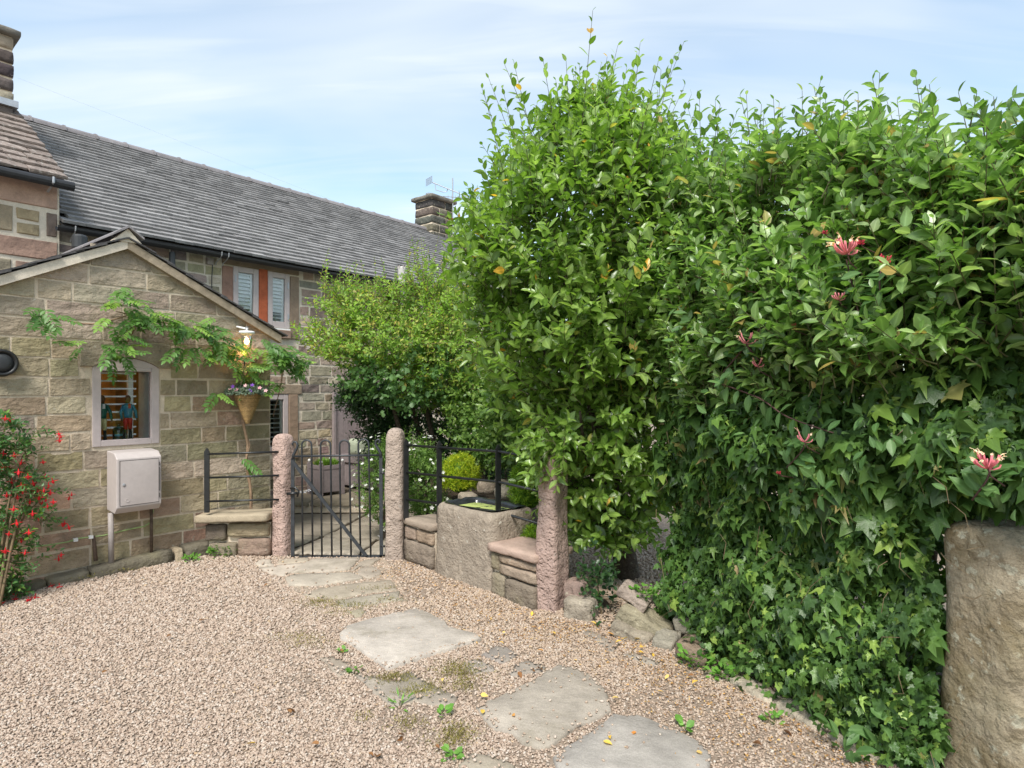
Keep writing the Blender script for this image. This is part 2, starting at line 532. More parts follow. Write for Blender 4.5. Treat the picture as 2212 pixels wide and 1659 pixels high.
M['cable'] = plain('green_yellow_cable', (0.30, 0.40, 0.16), 0.5, 0.3, var=0.4, scale=6, bump=0)
M['black'] = plain('black_plastic', (0.015, 0.015, 0.015), 0.4, 0.5, bump=0)
M['liner'] = plain('pond_liner', (0.03, 0.032, 0.036), 0.22, 0.6, var=0.2, scale=15, bump=0.6, bscale=25)
M['room'] = plain('room_wall', (0.55, 0.33, 0.14), 0.8, 0.2, bump=0)
M['door_wood'] = plain('brown_inner_door', (0.78, 0.42, 0.13), 0.5, 0.3, var=0.15, bump=0)
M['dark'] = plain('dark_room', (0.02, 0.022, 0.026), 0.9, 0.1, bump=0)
M['reveal'] = plain('blue_grey_reveal', (0.46, 0.52, 0.54), 0.6, 0.3, bump=0)
M['wicker'] = plain('wicker', (0.36, 0.235, 0.10), 0.7, 0.3, var=0.4, scale=60, bump=0.3, rv=0.2)
M['bark'] = stone_mat('bark', (0.085, 0.065, 0.048), 0.4, 14, lichen=(0.16, 0.16, 0.11), lichen_at=0.6, bump=0.9, bscale=40, bdist=0.02)
M['twig'] = plain('twig', (0.20, 0.145, 0.085), 0.8, 0.2, var=0.3, bump=0.2)
M['twig_green'] = plain('green_twig', (0.10, 0.10, 0.045), 0.7, 0.2, var=0.2, bump=0)
M['vine_stem'] = plain('wisteria_stem', (0.27, 0.18, 0.115), 0.8, 0.2, var=0.3, bump=0.5, bscale=40)
M['rope'] = plain('rope', (0.38, 0.31, 0.2), 0.9, 0.1, bump=0.3)
M['soil'] = stone_mat('garden_soil', (0.085, 0.062, 0.042), 0.45, 14, lichen=(0.24, 0.17, 0.09), lichen_at=0.6, bump=1.0, bscale=40, bdist=0.03)
M['glass'] = glass_mat('window_glass', (0.98, 0.99, 0.99), 1.3)
M['bottle'] = glass_mat('blue_glass', (0.55, 0.82, 0.85), 1.6)
M['red_petal'] = leaf_mat('red_petal', [(0.0, (0.55, 0.012, 0.02)), (1.0, (0.75, 0.03, 0.045))], 0.5, 0.3, 0.3, 1.0)
M['pink_petal'] = leaf_mat('pink_petal', [(0.0, (0.74, 0.27, 0.30)), (1.0, (0.64, 0.13, 0.18))], 0.5, 0.3, 0.25, 1.0)
M['cream_petal'] = leaf_mat('cream_petal', [(0.0, (0.86, 0.58, 0.44)), (1.0, (0.85, 0.70, 0.52))], 0.5, 0.3, 0.3, 1.0)
M['crimson'] = leaf_mat('crimson_bud', [(0.0, (0.32, 0.02, 0.04)), (1.0, (0.48, 0.03, 0.06))], 0.5, 0.3, 0.15, 1.0)
M['white_petal'] = leaf_mat('white_petal', [(0.0, (0.8, 0.8, 0.74)), (1.0, (0.86, 0.85, 0.8))], 0.5, 0.2, 0.25, 1.0)
M['violet_petal'] = leaf_mat('violet_petal', [(0.0, (0.13, 0.03, 0.38)), (1.0, (0.22, 0.06, 0.45))], 0.5, 0.2, 0.2, 1.0)
M['rose_petal'] = leaf_mat('rose_petal', [(0.0, (0.72, 0.36, 0.40)), (1.0, (0.8, 0.5, 0.5))], 0.5, 0.2, 0.2, 1.0)
M['yellow_leaf'] = leaf_mat('fallen_yellow_leaf', [(0.0, (0.72, 0.45, 0.06)), (0.6, (0.76, 0.56, 0.20)), (1.0, (0.55, 0.22, 0.05))], 0.6, 0.2, 0.2, 1.0)
M['brown_leaf'] = leaf_mat('fallen_brown_leaf', [(0.0, (0.20, 0.09, 0.035)), (1.0, (0.30, 0.15, 0.06))], 0.7, 0.2, 0.1, 1.0)
M['leaf'] = leaf_mat('shrub_leaf', [(0.0, (0.085, 0.16, 0.022)), (0.45, (0.135, 0.23, 0.035)), (0.8, (0.195, 0.30, 0.06)), (0.985, (0.26, 0.37, 0.10)), (0.993, (0.55, 0.30, 0.04)), (1.0, (0.60, 0.36, 0.05))], 0.32, 0.6, 0.36, 1.35)
M['hedge_leaf'] = leaf_mat('hedge_leaf', [(0.0, (0.09, 0.17, 0.034)), (0.45, (0.155, 0.26, 0.065)), (0.8, (0.22, 0.335, 0.105)), (0.98, (0.31, 0.41, 0.17)), (0.99, (0.34, 0.24, 0.08)), (1.0, (0.45, 0.34, 0.10))], 0.32, 0.6, 0.36, 1.35)
M['ivy'] = leaf_mat('ivy_leaf', [(0.0, (0.038, 0.082, 0.018)), (0.5, (0.064, 0.130, 0.027)), (0.82, (0.105, 0.19, 0.040)), (0.93, (0.16, 0.26, 0.045)), (0.985, (0.25, 0.35, 0.07)), (1.0, (0.30, 0.20, 0.10))], 0.38, 0.38, 0.24, 1.3, 0.4, 0.9)
M['honey_leaf'] = leaf_mat('honeysuckle_leaf', [(0.0, (0.06, 0.13, 0.036)), (1.0, (0.115, 0.21, 0.065))], 0.45, 0.35, 0.28, 1.5)
M['gold_leaf'] = leaf_mat('golden_shrub_leaf', [(0.0, (0.13, 0.24, 0.035)), (0.5, (0.21, 0.35, 0.055)), (0.85, (0.32, 0.45, 0.09)), (1.0, (0.45, 0.38, 0.09))], 0.45, 0.4, 0.42, 1.2)
M['mid_leaf'] = leaf_mat('mid_green_leaf', [(0.0, (0.075, 0.145, 0.028)), (0.6, (0.13, 0.225, 0.045)), (1.0, (0.21, 0.31, 0.07))], 0.42, 0.4, 0.3, 1.2)
M['dark_leaf'] = leaf_mat('dark_evergreen_leaf', [(0.0, (0.022, 0.055, 0.018)), (0.7, (0.04, 0.09, 0.028)), (1.0, (0.085, 0.15, 0.05))], 0.38, 0.45, 0.2, 1.3)
M['conifer'] = leaf_mat('golden_conifer', [(0.0, (0.20, 0.30, 0.015)), (0.5, (0.36, 0.44, 0.02)), (1.0, (0.55, 0.56, 0.03))], 0.55, 0.3, 0.3, 1.0)
M['conifer_green'] = leaf_mat('green_conifer', [(0.0, (0.09, 0.20, 0.015)), (0.5, (0.17, 0.31, 0.02)), (1.0, (0.30, 0.42, 0.03))], 0.55, 0.3, 0.3, 1.0)
M['wisteria'] = leaf_mat('wisteria_leaf', [(0.0, (0.075, 0.17, 0.035)), (0.6, (0.11, 0.225, 0.05)), (0.9, (0.19, 0.33, 0.06)), (1.0, (0.27, 0.42, 0.07))], 0.42, 0.4, 0.32, 1.2)
M['fuchsia_leaf'] = leaf_mat('fuchsia_leaf', [(0.0, (0.045, 0.12, 0.03)), (0.7, (0.08, 0.18, 0.05)), (1.0, (0.17, 0.30, 0.05))], 0.42, 0.4, 0.3, 1.2)
M['silver_leaf'] = leaf_mat('silver_trailing_leaf', [(0.0, (0.05, 0.085, 0.06)), (1.0, (0.17, 0.22, 0.14))], 0.5, 0.3, 0.2, 1.3)
M['grass'] = leaf_mat('weed_leaf', [(0.0, (0.09, 0.22, 0.03)), (1.0, (0.17, 0.34, 0.06))], 0.5, 0.3, 0.3, 1.1)
M['moss'] = leaf_mat('moss_green', [(0.0, (0.11, 0.10, 0.025)), (0.5, (0.20, 0.18, 0.04)), (1.0, (0.36, 0.31, 0.08))], 0.8, 0.1, 0.2, 1.0)
M['cushion'] = plain('sage_cushion', (0.40, 0.44, 0.33), 0.9, 0.1, var=0.1, bump=0.2)
M['orange'] = plain('orange_motif', (0.60, 0.20, 0.10), 0.9, 0.1, bump=0)

def gravel_ground_mat():
    k = NM('gravel_bed')
    co = k.pos()
    v = k.n('ShaderNodeTexVoronoi'); v.inputs['Scale'].default_value = 62
    k.l(co, v.inputs['Vector'])
    sc_ = k.n('ShaderNodeSeparateColor'); k.l(v.outputs['Color'], sc_.inputs[0])
    c = k.ramp(sc_.outputs[0], GRAVEL)
    big = k.noise(co, 0.7, 4, 0.6)
    c = k.mix(k.ramp(big, [(0.3, 0.35), (0.75, 0.8)]), c, (0.40, 0.31, 0.235))
    d = k.ramp(v.outputs['Distance'], [(0.15, 1.0), (0.6, 0.6)])
    c = k.mix(1.0, c, d, 'MULTIPLY')
    nr = k.bump(k.ramp(v.outputs['Distance'], [(0.0, 1.0), (0.6, 0.0)]), 0.9, 0.01)
    return k.done(k.pr(c, 0.9, 0.2, 0, nr).outputs[0])
GRAVEL = [(0.0, (0.267, 0.195, 0.149)), (0.10, (0.338, 0.250, 0.189)), (0.35, (0.396, 0.298, 0.228)), (0.6, (0.434, 0.338, 0.262)), (0.85, (0.466, 0.376, 0.304)), (0.96, (0.505, 0.438, 0.374)), (1.0, (0.427, 0.302, 0.182))]
M['gravelbed'] = gravel_ground_mat()
def pebble_mat():
    k = NM('pebble')
    a = k.n('ShaderNodeAttribute', attribute_name='prnd', attribute_type='INSTANCER')
    c = k.ramp(a.outputs['Fac'], GRAVEL)
    g = k.n('ShaderNodeAttribute', attribute_name='ptint', attribute_type='INSTANCER')
    c = k.mix(g.outputs['Fac'], c, (0.34, 0.235, 0.13))
    co = k.n('ShaderNodeTexCoord').outputs['Object']
    f = k.ramp(k.noise(co, 3.0, 3, 0.6), [(0.3, 0.8), (0.7, 1.15)])
    c = k.mix(1.0, c, f, 'MULTIPLY')
    return k.done(k.pr(c, 0.75, 0.3).outputs[0])
M['pebble'] = pebble_mat()
def weed_water_mat():
    k = NM('duckweed_water')
    co = k.pos()
    n = k.noise(co, 9, 5, 0.6, 0.4)
    f = k.ramp(n, [(0.36, 0.0), (0.42, 1.0)])
    sp = k.ramp(k.noise(co, 110, 3, 0.6), [(0.35, (0.30, 0.36, 0.08)), (0.7, (0.52, 0.58, 0.22))])
    c = k.mix(f, (0.02, 0.025, 0.02), sp)
    ro = k.ramp(f, [(0.0, 0.05), (1.0, 0.7)])
    return k.done(k.pr(c, ro, 0.5).outputs[0])
M['water'] = weed_water_mat()
def bulb_mat():
    k = NM('lit_bulb')
    e = k.n('ShaderNodeEmission'); e.inputs['Color'].default_value = (1.0, 0.62, 0.25, 1); e.inputs['Strength'].default_value = 6
    return k.done(e.outputs[0])
M['bulb'] = bulb_mat()

# ------------------------------------------------------------------ ground
def sheet(name, pts, z, m, kind, label, cat, parent=None):
    b = MB(); b.add([(p[0], p[1], z) for p in pts], [tuple(range(len(pts)))])
    o = b.build(name, m, parent, label=label, cat=cat, kind=kind)
    return o
ground = sheet('gravel_drive', [(-400, -60), (400, -60), (400, 900), (-400, 900)], 0.0, M['gravelbed'], 'structure',
               'pinkish gravel drive covering the ground', 'ground')

# flagstones: outlines read off the photograph, laid on the ground plane
def c1(p): return (530.9 + 0.28 * p[0], 1194.5 + 0.28 * p[1])
def c2(p): return (973.3 + 0.28 * p[0], 1194.5 + 0.28 * p[1])
FLAGS = [
    (c1, [(725, 640), (775, 590), (1040, 515), (1310, 445), (1430, 492), (1520, 530), (1560, 590), (1780, 650), (1815, 685), (1450, 800), (1090, 920), (980, 835), (860, 750), (725, 665)], (0.465, 0.411, 0.355), 0.029),
    (c2, [(195, 1205), (420, 1100), (640, 1000), (740, 930), (830, 880), (960, 900), (1050, 940), (1140, 1010), (1200, 1080), (1240, 1240), (1060, 1330), (880, 1430), (720, 1530), (560, 1490), (480, 1410), (340, 1380), (260, 1300)], (0.372, 0.324, 0.269), 0.020),
    (c2, [(790, 1600), (1010, 1440), (1250, 1270), (1440, 1270), (1640, 1350), (1780, 1410), (1900, 1470), (2010, 1580), (2000, 1659), (1950, 1760), (900, 1760), (810, 1660)], (0.372, 0.338, 0.300), 0.022),
    (c2, [(60, 1650), (160, 1560), (330, 1580), (500, 1659), (450, 1740), (80, 1740)], (0.344, 0.293, 0.228), 0.014),
    (c2, [(235, 795), (350, 730), (440, 740), (520, 800), (400, 865)], (0.298, 0.260, 0.228), 0.015),
    (c2, [(100, 850), (180, 830), (330, 880), (340, 920), (200, 940), (110, 910)], (0.307, 0.266, 0.228), 0.012),
    (c2, [(455, 940), (500, 860), (600, 840), (740, 890), (700, 930), (480, 960)], (0.316, 0.275, 0.232), 0.012),
    (c2, [(1010, 620), (1060, 605), (1160, 640), (1310, 710), (1250, 780), (1180, 730), (1090, 670)], (0.307, 0.260, 0.214), 0.012),
    (c2, [(1330, 790), (1400, 775), (1610, 850), (1580, 880), (1460, 850)], (0.316, 0.275, 0.228), 0.012),
    (c1, [(565, 820), (650, 810), (740, 830), (830, 900), (760, 940), (720, 970), (650, 900)], (0.344, 0.288, 0.228), 0.012),
    (c1, [(835, 950), (960, 960), (1050, 990), (1180, 1000), (1220, 930), (1300, 930), (1380, 990), (1500, 1050), (1640, 1130), (1600, 1180), (1480, 1190), (1300, 1150), (1180, 1190), (1100, 1180), (960, 1060)], (0.344, 0.296, 0.241), 0.010),
    (c1, [(70, 90), (130, 55), (190, 60), (220, 105), (100, 110)], (0.465, 0.402, 0.328), 0.017),
    (c1, [(100, 130), (230, 108), (430, 92), (470, 90), (400, 130), (300, 190), (180, 165)], (0.437, 0.374, 0.306), 0.020),
    (c1, [(250, 60), (490, 48), (480, 75), (300, 95), (240, 95)], (0.390, 0.330, 0.255), 0.017),
    (c1, [(350, 165), (440, 98), (520, 55), (880, 48), (850, 90), (800, 140), (590, 155)], (0.409, 0.352, 0.287), 0.022),
    (c1, [(812, 148), (865, 95), (920, 62), (1050, 50), (960, 110), (870, 122)], (0.372, 0.315, 0.250), 0.017),
    (c1, [(300, 205), (360, 178), (820, 160), (905, 205), (700, 240), (540, 262), (330, 262)], (0.390, 0.338, 0.273), 0.020),
    (c1, [(850, 165), (880, 130), (980, 112), (1080, 165), (960, 202), (915, 200)], (0.362, 0.307, 0.246), 0.017),
    (c1, [(440, 330), (560, 285), (820, 245), (1120, 215), (1175, 290), (900, 330), (700, 362), (540, 360)], (0.362, 0.307, 0.237), 0.014),
    (c1, [(690, 382), (930, 340), (1190, 305), (1215, 375), (980, 400), (740, 430)], (0.334, 0.293, 0.232), 0.015),
    (c1, [(770, 460), (900, 430), (930, 450), (900, 490), (850, 500)], (0.316, 0.275, 0.200), 0.010),
]
flag_polys = []
path_bed = sheet('stepping_stone_path', [G(640, 1205)[:2], G(830, 1203)[:2], G(880, 1290)[:2], G(880, 1310)[:2], G(700, 1330)[:2], G(600, 1260)[:2]], 0.004, M['flagbed'], 'structure',
                 'stepping stone path of worn flags in the gravel', 'path')
def flagstone(poly, z1, colr, parent, z0=-0.03):
    """bevelled, slightly uneven slab from a ground outline"""
    P = np.array([(p[0], p[1]) for p in poly])
    # subdivide and jitter the outline
    Q = []
    n = len(P)
    for i in range(n):
        a, b = P[i], P[(i + 1) % n]
        L = np.linalg.norm(b - a)
        k = max(1, int(L / 0.055))
        for j in range(k):
            q = a + (b - a) * j / k
            if j: q = q + rng.normal(0, 0.0065, 2) - (nrm(np.array([*(q - P.mean(0)), 0]))[:2] * 0.022 if rng.uniform() < 0.06 else 0)
            Q.append(q)
    Q = np.array(Q)
    c = Q.mean(0)
    m = len(Q)
    inn = c + (Q - c) * (1 - 0.012 / np.maximum(np.linalg.norm(Q - c, axis=1, keepdims=True), 0.05))
    mid = c + (Q - c) * 0.55
    tz = rng.normal(0, 0.0015, m)
    vs = [(*q, z0) for q in Q] + [(*q, z1 - 0.008) for q in Q] + [(q[0], q[1], z1 + t) for q, t in zip(inn, tz)] + [(q[0], q[1], z1 + 0.002) for q in mid] + [(c[0], c[1], z1 + 0.001)]
    fs = []
    area = sum(Q[i][0] * Q[(i + 1) % m][1] - Q[(i + 1) % m][0] * Q[i][1] for i in range(m))
    fl = area < 0
    for r in range(3):
        for i in range(m):
            j = (i + 1) % m
            f = (r * m + i, r * m + j, (r + 1) * m + j, (r + 1) * m + i)
            fs.append(f[::-1] if fl else f)
    for i in range(m):
        f = (3 * m + i, 3 * m + (i + 1) % m, 4 * m)
        fs.append(f[::-1] if fl else f)
    b = MB(); b.add(vs, fs)
    o = b.build('flagstone', M['flag'], parent, smooth=True)
    o.color = (*colr, 1)
    return o
for fn, pts, colr, z1 in FLAGS:
    pl = [G(*fn(p)) for p in pts]
    flag_polys.append(np.array([(p[0], p[1]) for p in pl]))
    flagstone(pl, z1, colr, path_bed)

# raised paved terrace behind the gate, and the paving that leads to it
terrace = MB()
ta, tb = G(560, 1080, 0.15), G(900, 1080, 0.15)
terrace.prism([(-4.6, 8.35, -0.02), (-1.1, 8.55, -0.02), (0.2, 10.8, -0.02), (1.0, 13.0, -0.02), (-3.5, 10.6, -0.02), (-5.2, 9.6, -0.02)], (0, 0, 0.155))
terrace_o = terrace.build('terrace', M['mortar'], None, label='raised stone terrace by the cottage wall beyond the gate', cat='terrace', kind='structure')
for poly in ([(-3.9, 8.36), (-2.75, 8.42), (-2.7, 9.0), (-3.8, 9.1)], [(-2.72, 8.42), (-1.95, 8.47), (-1.9, 9.15), (-2.66, 9.0)], [(-1.92, 8.47), (-1.15, 8.55), (-0.7, 9.3), (-1.86, 9.15)], [(-3.6, 9.14), (-2.68, 9.05), (-2.3, 9.9), (-2.9, 9.75)], [(-2.64, 9.05), (-1.0, 9.25), (-0.6, 9.9), (-2.2, 10.1)]):
    flagstone(poly, 0.165, (0.30, 0.25, 0.185), terrace_o, 0.10)
garden_path = sheet('garden_path', [(-3.2, 6.25), (-1.15, 6.25), (-1.0, 8.6), (-3.6, 8.5)], 0.004, M['soil'], 'structure', 'flagged garden path between gate and terrace', 'path')
for poly, cc in (([(-2.3, 6.3), (-1.55, 6.28), (-1.5, 6.9), (-2.1, 7.0)], 0.40), ([(-1.52, 6.28), (-1.2, 6.3), (-1.1, 6.75), (-1.46, 6.88)], 0.42), ([(-2.12, 7.04), (-1.46, 6.92), (-1.35, 7.5), (-2.0, 7.62)], 0.34),
                 ([(-2.9, 6.6), (-2.34, 6.34), (-2.16, 7.04), (-2.7, 7.2)], 0.36), ([(-2.74, 7.24), (-2.14, 7.08), (-2.03, 7.66), (-2.85, 7.8)], 0.27), ([(-1.42, 6.92), (-1.05, 6.8), (-0.95, 7.4), (-1.3, 7.5)], 0.36),
                 ([(-2.9, 7.84), (-2.05, 7.7), (-1.95, 8.34), (-3.0, 8.3)], 0.24), ([(-1.99, 7.68), (-1.0, 7.5), (-0.95, 8.4), (-1.9, 8.38)], 0.25)):
    flagstone(poly, 0.02, (cc, cc * 0.86, cc * 0.68), garden_path)

# soil strip and kerb along the foot of the hedge
soil = MB()
sp = [(0.35, 4.75), (0.85, 4.25), (1.02, 4.05), (1.25, 3.72), (1.42, 3.32), (1.62, 2.92), (1.85, 2.35), (2.0, 1.6), (4.0, 1.6), (4.0, 3.0), (2.4, 5.0), (1.2, 5.2)]
soil.add([(x, y, 0.006) for x, y in sp], [tuple(range(len(sp)))])
soil.build('hedge_soil', M['soil'], None, label='dark soil strip under the hedge', cat='soil', kind='structure')
kerb = MB()
kerb.add(*rock((0.5, 0.5, 0.5), (2, 2, 2), 0.1, 0, 1)) if False else None
KP = [(1.30, 3.62), (1.44, 3.33), (1.57, 3.05), (1.72, 2.78)]
kb = thing('concrete_kerb', (1.5, 3.2, 0), 'low broken concrete kerb at the foot of the ivy', 'kerb')
for i in range(3):
    a, b_ = np.array([*KP[i], 0.0]), np.array([*KP[i + 1], 0.0])
    L = np.linalg.norm(b_ - a)
    p, f = rock((L / 2 - 0.006, 0.06, 0.04), (8, 4, 3), 0.02, 0.012, 9, i * 2.1)
    xd = nrm(b_ - a)
    m_ = MB(); m_.add(basis(p, xd, np.cross(UP, xd), UP, (a + b_) / 2 + np.array([-0.03, -0.03, -0.012])), f)
    o = m_.build('kerb_stone', M['rubble_foot'], kb, smooth=True); o.color = (0.40, 0.34, 0.26, 1)

# raised garden bed behind the low wall
bed = MB()
gx = np.linspace(-1.05, 0.34, 18); gy = np.linspace(0, 1, 16)
vs = []; fs = []
for j, q in enumerate(gy):
    for i, x in enumerate(gx):
        y0 = 6.25 - 0.75 * (x + 1.05) if x < 0.6 else 5.0 + 0.0 * x
        y0 = max(y0, 5.25)
        y = y0 + q * (11.5 - y0)
        z = 0.02 + 0.42 * min(1, q * 5) * (1 if x < 0.1 else max(0.0, 1 - (x - 0.1) / 0.24)) + 0.03 * math.sin(7 * x + 5 * y)
        if x > 1.05: z = -0.05
        vs.append((x, y, z))
nx_ = len(gx)
for j in range(len(gy) - 1):
    for i in range(nx_ - 1):
        fs.append((j * nx_ + i, j * nx_ + i + 1, (j + 1) * nx_ + i + 1, (j + 1) * nx_ + i))
bed.add(vs, fs)
bed.build('garden_bed', M['soil'], None, smooth=True, label='raised garden bed of dark soil behind the trough', cat='soil', kind='structure')

# ------------------------------------------------------------------ gravel pebbles (uncountable: one scattered object)
def in_poly(P, poly):
    x, y = P[:, 0], P[:, 1]
    r = np.zeros(len(P), bool)
    n = len(poly)
    j = n - 1
    for i in range(n):
        xi, yi = poly[i]; xj, yj = poly[j]
        c = ((yi > y) != (yj > y)) & (x < (xj - xi) * (y - yi) / (yj - yi + 1e-12) + xi)
        r ^= c
        j = i
    return r
def shrink(poly, d):
    c = poly.mean(0)
    return c + (poly - c) * (1 - d / np.maximum(np.linalg.norm(poly - c, axis=1, keepdims=True), 0.1))
PTS = []
for (y0, y1, dens, sz) in ((2.1, 3.2, 10500, 0.0059), (3.2, 4.2, 7600, 0.0068), (4.2, 5.2, 5000, 0.0082), (5.2, 6.6, 3300, 0.0100)):
    xl, xr = -0.86 * y1 - 0.05, 0.62 * y1
    n = int((xr - xl) * (y1 - y0) * dens)
    p = np.stack([rng.uniform(xl, xr, n), rng.uniform(y0, y1, n)], 1)
    keep = (p[:, 0] > -0.84 * p[:, 1] - 0.1)
    keep &= ~((p - PA[:2]) @ N_IN[:2] > -0.06)                      # house side
    # right side: hedge
    keep &= (p[:, 0] < 1.32 + (4.16 - p[:, 1]) * 0.36)
    # behind the low walls
    thin = wob(np.column_stack([p, np.zeros(len(p))]), 1.6, 3.1) > 0.35
    keep &= ~(thin & (p[:, 0] > -1.6 - (p[:, 1] - 4.5) * 0.3) & (rng.uniform(0, 1, len(p)) < 0.55))
    back = in_poly(p, [(-3.4, 6.32), (-1.15, 6.18), (-0.75, 5.75), (0.0, 5.0), (0.42, 4.7), (0.75, 4.75), (0.7, 5.6), (0.5, 8), (-4, 8)])
    keep &= ~back
    p = p[keep]
    s = rng.uniform(0.65, 1.35, len(p)) * sz
    z = rng.uniform(0.0, 0.008, len(p))
    on = np.zeros(len(p), bool)
    for fp in flag_polys:
        on |= in_poly(p, fp)
    edge = on.copy()
    for fp in flag_polys:
        edge &= ~in_poly(p, shrink(fp, 0.045))
    k2 = ~on | (rng.uniform(0, 1, len(p)) < np.where(edge, 0.20 if y1 < 4.5 else 0.05, 0.014))
    z = np.where(on, 0.027, z)
    # reddish-brown leaf-litter tint towards the right hand wall and hedge
    d_ = (p[:, 0] + 1.0) * 0.74 + (p[:, 1] - 6.0) * 0.67
    tint = np.clip(0.55 + d_ * 0.45, 0, 1) * np.clip(1.0 - (6.0 - p[:, 1]) * 0.05, 0.3, 1) * rng.uniform(0, 1, len(p)) ** 1.5 * 0.8
    PTS.append(np.column_stack([p, z, s, rng.uniform(0, 1, len(p)), tint])[k2])
# gravel seen past the trunk
n = 8000
p = np.stack([rng.uniform(0.5, 2.1, n), rng.uniform(5.0, 7.4, n)], 1)
PTS.append(np.column_stack([p, rng.uniform(0, 0.008, n), rng.uniform(0.7, 1.3, n) * 0.013, rng.uniform(0, 1, n), rng.uniform(0, 0.3, n)]))
PTS = np.concatenate(PTS)
me = bpy.data.meshes.new('gravel')
me.vertices.add(len(PTS))
me.vertices.foreach_set('co', PTS[:, :3].astype(np.float32).ravel())
for nm_, c_ in (('psize', 3), ('prnd', 4), ('ptint', 5)):
    a = me.attributes.new(nm_, 'FLOAT', 'POINT'); a.data.foreach_set('value', PTS[:, c_].astype(np.float32))
gravel = bpy.data.objects.new('gravel', me)
link(gravel)
tag(gravel, 'loose pinkish and buff gravel pebbles spread over the drive', 'gravel', kind='stuff')
ng = bpy.data.node_groups.new('scatter_pebbles', 'GeometryNodeTree')
ng.interface.new_socket('Geometry', in_out='INPUT', socket_type='NodeSocketGeometry')
ng.interface.new_socket('Geometry', in_out='OUTPUT', socket_type='NodeSocketGeometry')
gi = ng.nodes.new('NodeGroupInput'); go = ng.nodes.new('NodeGroupOutput')
join = ng.nodes.new('GeometryNodeJoinGeometry')
for i in range(4):
    ico = ng.nodes.new('GeometryNodeMeshIcoSphere'); ico.inputs['Radius'].default_value = 1.0; ico.inputs['Subdivisions'].default_value = 2
    nz = ng.nodes.new('ShaderNodeTexNoise'); nz.noise_dimensions = '4D'
    nz.inputs['Scale'].default_value = 0.9; nz.inputs['W'].default_value = 3.7 * i + 1; nz.inputs['Detail'].default_value = 1.0
    sb = ng.nodes.new('ShaderNodeVectorMath'); sb.operation = 'SUBTRACT'; sb.inputs[1].default_value = (0.5, 0.5, 0.5)
    ml = ng.nodes.new('ShaderNodeVectorMath'); ml.operation = 'SCALE'; ml.inputs['Scale'].default_value = 1.3
    spn = ng.nodes.new('GeometryNodeSetPosition')
    ng.links.new(ico.outputs['Mesh'], spn.inputs['Geometry'])
    ng.links.new(nz.outputs['Color'], sb.inputs[0]); ng.links.new(sb.outputs[0], ml.inputs[0]); ng.links.new(ml.outputs[0], spn.inputs['Offset'])
    tr = ng.nodes.new('GeometryNodeTransform'); tr.inputs['Scale'].default_value = ((1.15, 0.85, 0.62), (1.0, 1.0, 0.6), (1.35, 0.8, 0.7), (0.95, 0.8, 0.75))[i]
    ng.links.new(spn.outputs[0], tr.inputs[0])
    ss = ng.nodes.new('GeometryNodeSetShadeSmooth'); ng.links.new(tr.outputs[0], ss.inputs[0])
    sm = ng.nodes.new('GeometryNodeSetMaterial'); sm.inputs['Material'].default_value = M['pebble']
    ng.links.new(ss.outputs[0], sm.inputs[0])
    g2 = ng.nodes.new('GeometryNodeGeometryToInstance'); ng.links.new(sm.outputs[0], g2.inputs[0])
    ng.links.new(g2.outputs[0], join.inputs[0])
iop = ng.nodes.new('GeometryNodeInstanceOnPoints')
iop.inputs['Pick Instance'].default_value = True
ng.links.new(gi.outputs[0], iop.inputs['Points']); ng.links.new(join.outputs[0], iop.inputs['Instance'])
rv_ = ng.nodes.new('FunctionNodeRandomValue'); rv_.data_type = 'FLOAT_VECTOR'
rv_.inputs[0].default_value = (-0.7, -0.7, 0); rv_.inputs[1].default_value = (0.7, 0.7, 6.28)
ng.links.new(rv_.outputs[0], iop.inputs['Rotation'])
na = ng.nodes.new('GeometryNodeInputNamedAttribute'); na.data_type = 'FLOAT'; na.inputs['Name'].default_value = 'psize'
ng.links.new(na.outputs[0], iop.inputs['Scale'])
ri = ng.nodes.new('FunctionNodeRandomValue'); ri.data_type = 'INT'; ri.inputs[4].default_value = 0; ri.inputs[5].default_value = 3
ng.links.new(ri.outputs[2], iop.inputs['Instance Index'])
ng.links.new(iop.outputs[0], go.inputs[0])
gm = gravel.modifiers.new('scatter', 'NODES'); gm.node_group = ng
me.materials.append(M['pebble'])

# ------------------------------------------------------------------ masonry
def stone_mesh(b0, b1, t0, t1, h, proud=0.02, rough=0.008, lip=0.0, jit=0.0, c=0.012):
    """one rock-faced stone; local x along the wall, y into it, z up; 40 triangles"""
    w = min(b1 - b0, max(t1 - t0, 0.02) + 0.05)
    ca = min(c / max(w, 0.03), 0.3); cz = min(c / h, 0.3)
    A = [0, ca, 0.35 + rng.uniform(-.06, .06), 0.67 + rng.uniform(-.06, .06), 1 - ca, 1]
    B = [0, cz, 0.5 + rng.uniform(-.12, .12), 1 - cz, 1]
    cj = rng.normal(0, jit, (2, 2, 2)) if jit else np.zeros((2, 2, 2))
    vs = []
    for j, b in enumerate(B):
        for i, a in enumerate(A):
            x = (b0 + (t0 - b0) * b) * (1 - a) + (b1 + (t1 - b1) * b) * a
            z = b * h
            if jit:
                q = (cj[0, 0] * (1 - a) + cj[1, 0] * a) * (1 - b) + (cj[0, 1] * (1 - a) + cj[1, 1] * a) * b
                x += q[0]; z += q[1]
                if 0 < i < 5 and j in (0, 4): z += rng.normal(0, jit * 0.5)
            edge = i in (0, 5) or j in (0, 4)
            if edge:
                y = 0.015
            else:
                y = -proud - rng.uniform(-rough, rough)
                if j == 1: y -= lip * rng.uniform(0.2, 1)
                if j == 3: y += lip * rng.uniform(0, 0.6)
            vs.append((x, y, z))
    fs = []
    for j in range(4):
        for i in range(5):
            k = j * 6 + i
            fs.append((k, k + 1, k + 7, k + 6))
    return vs, fs
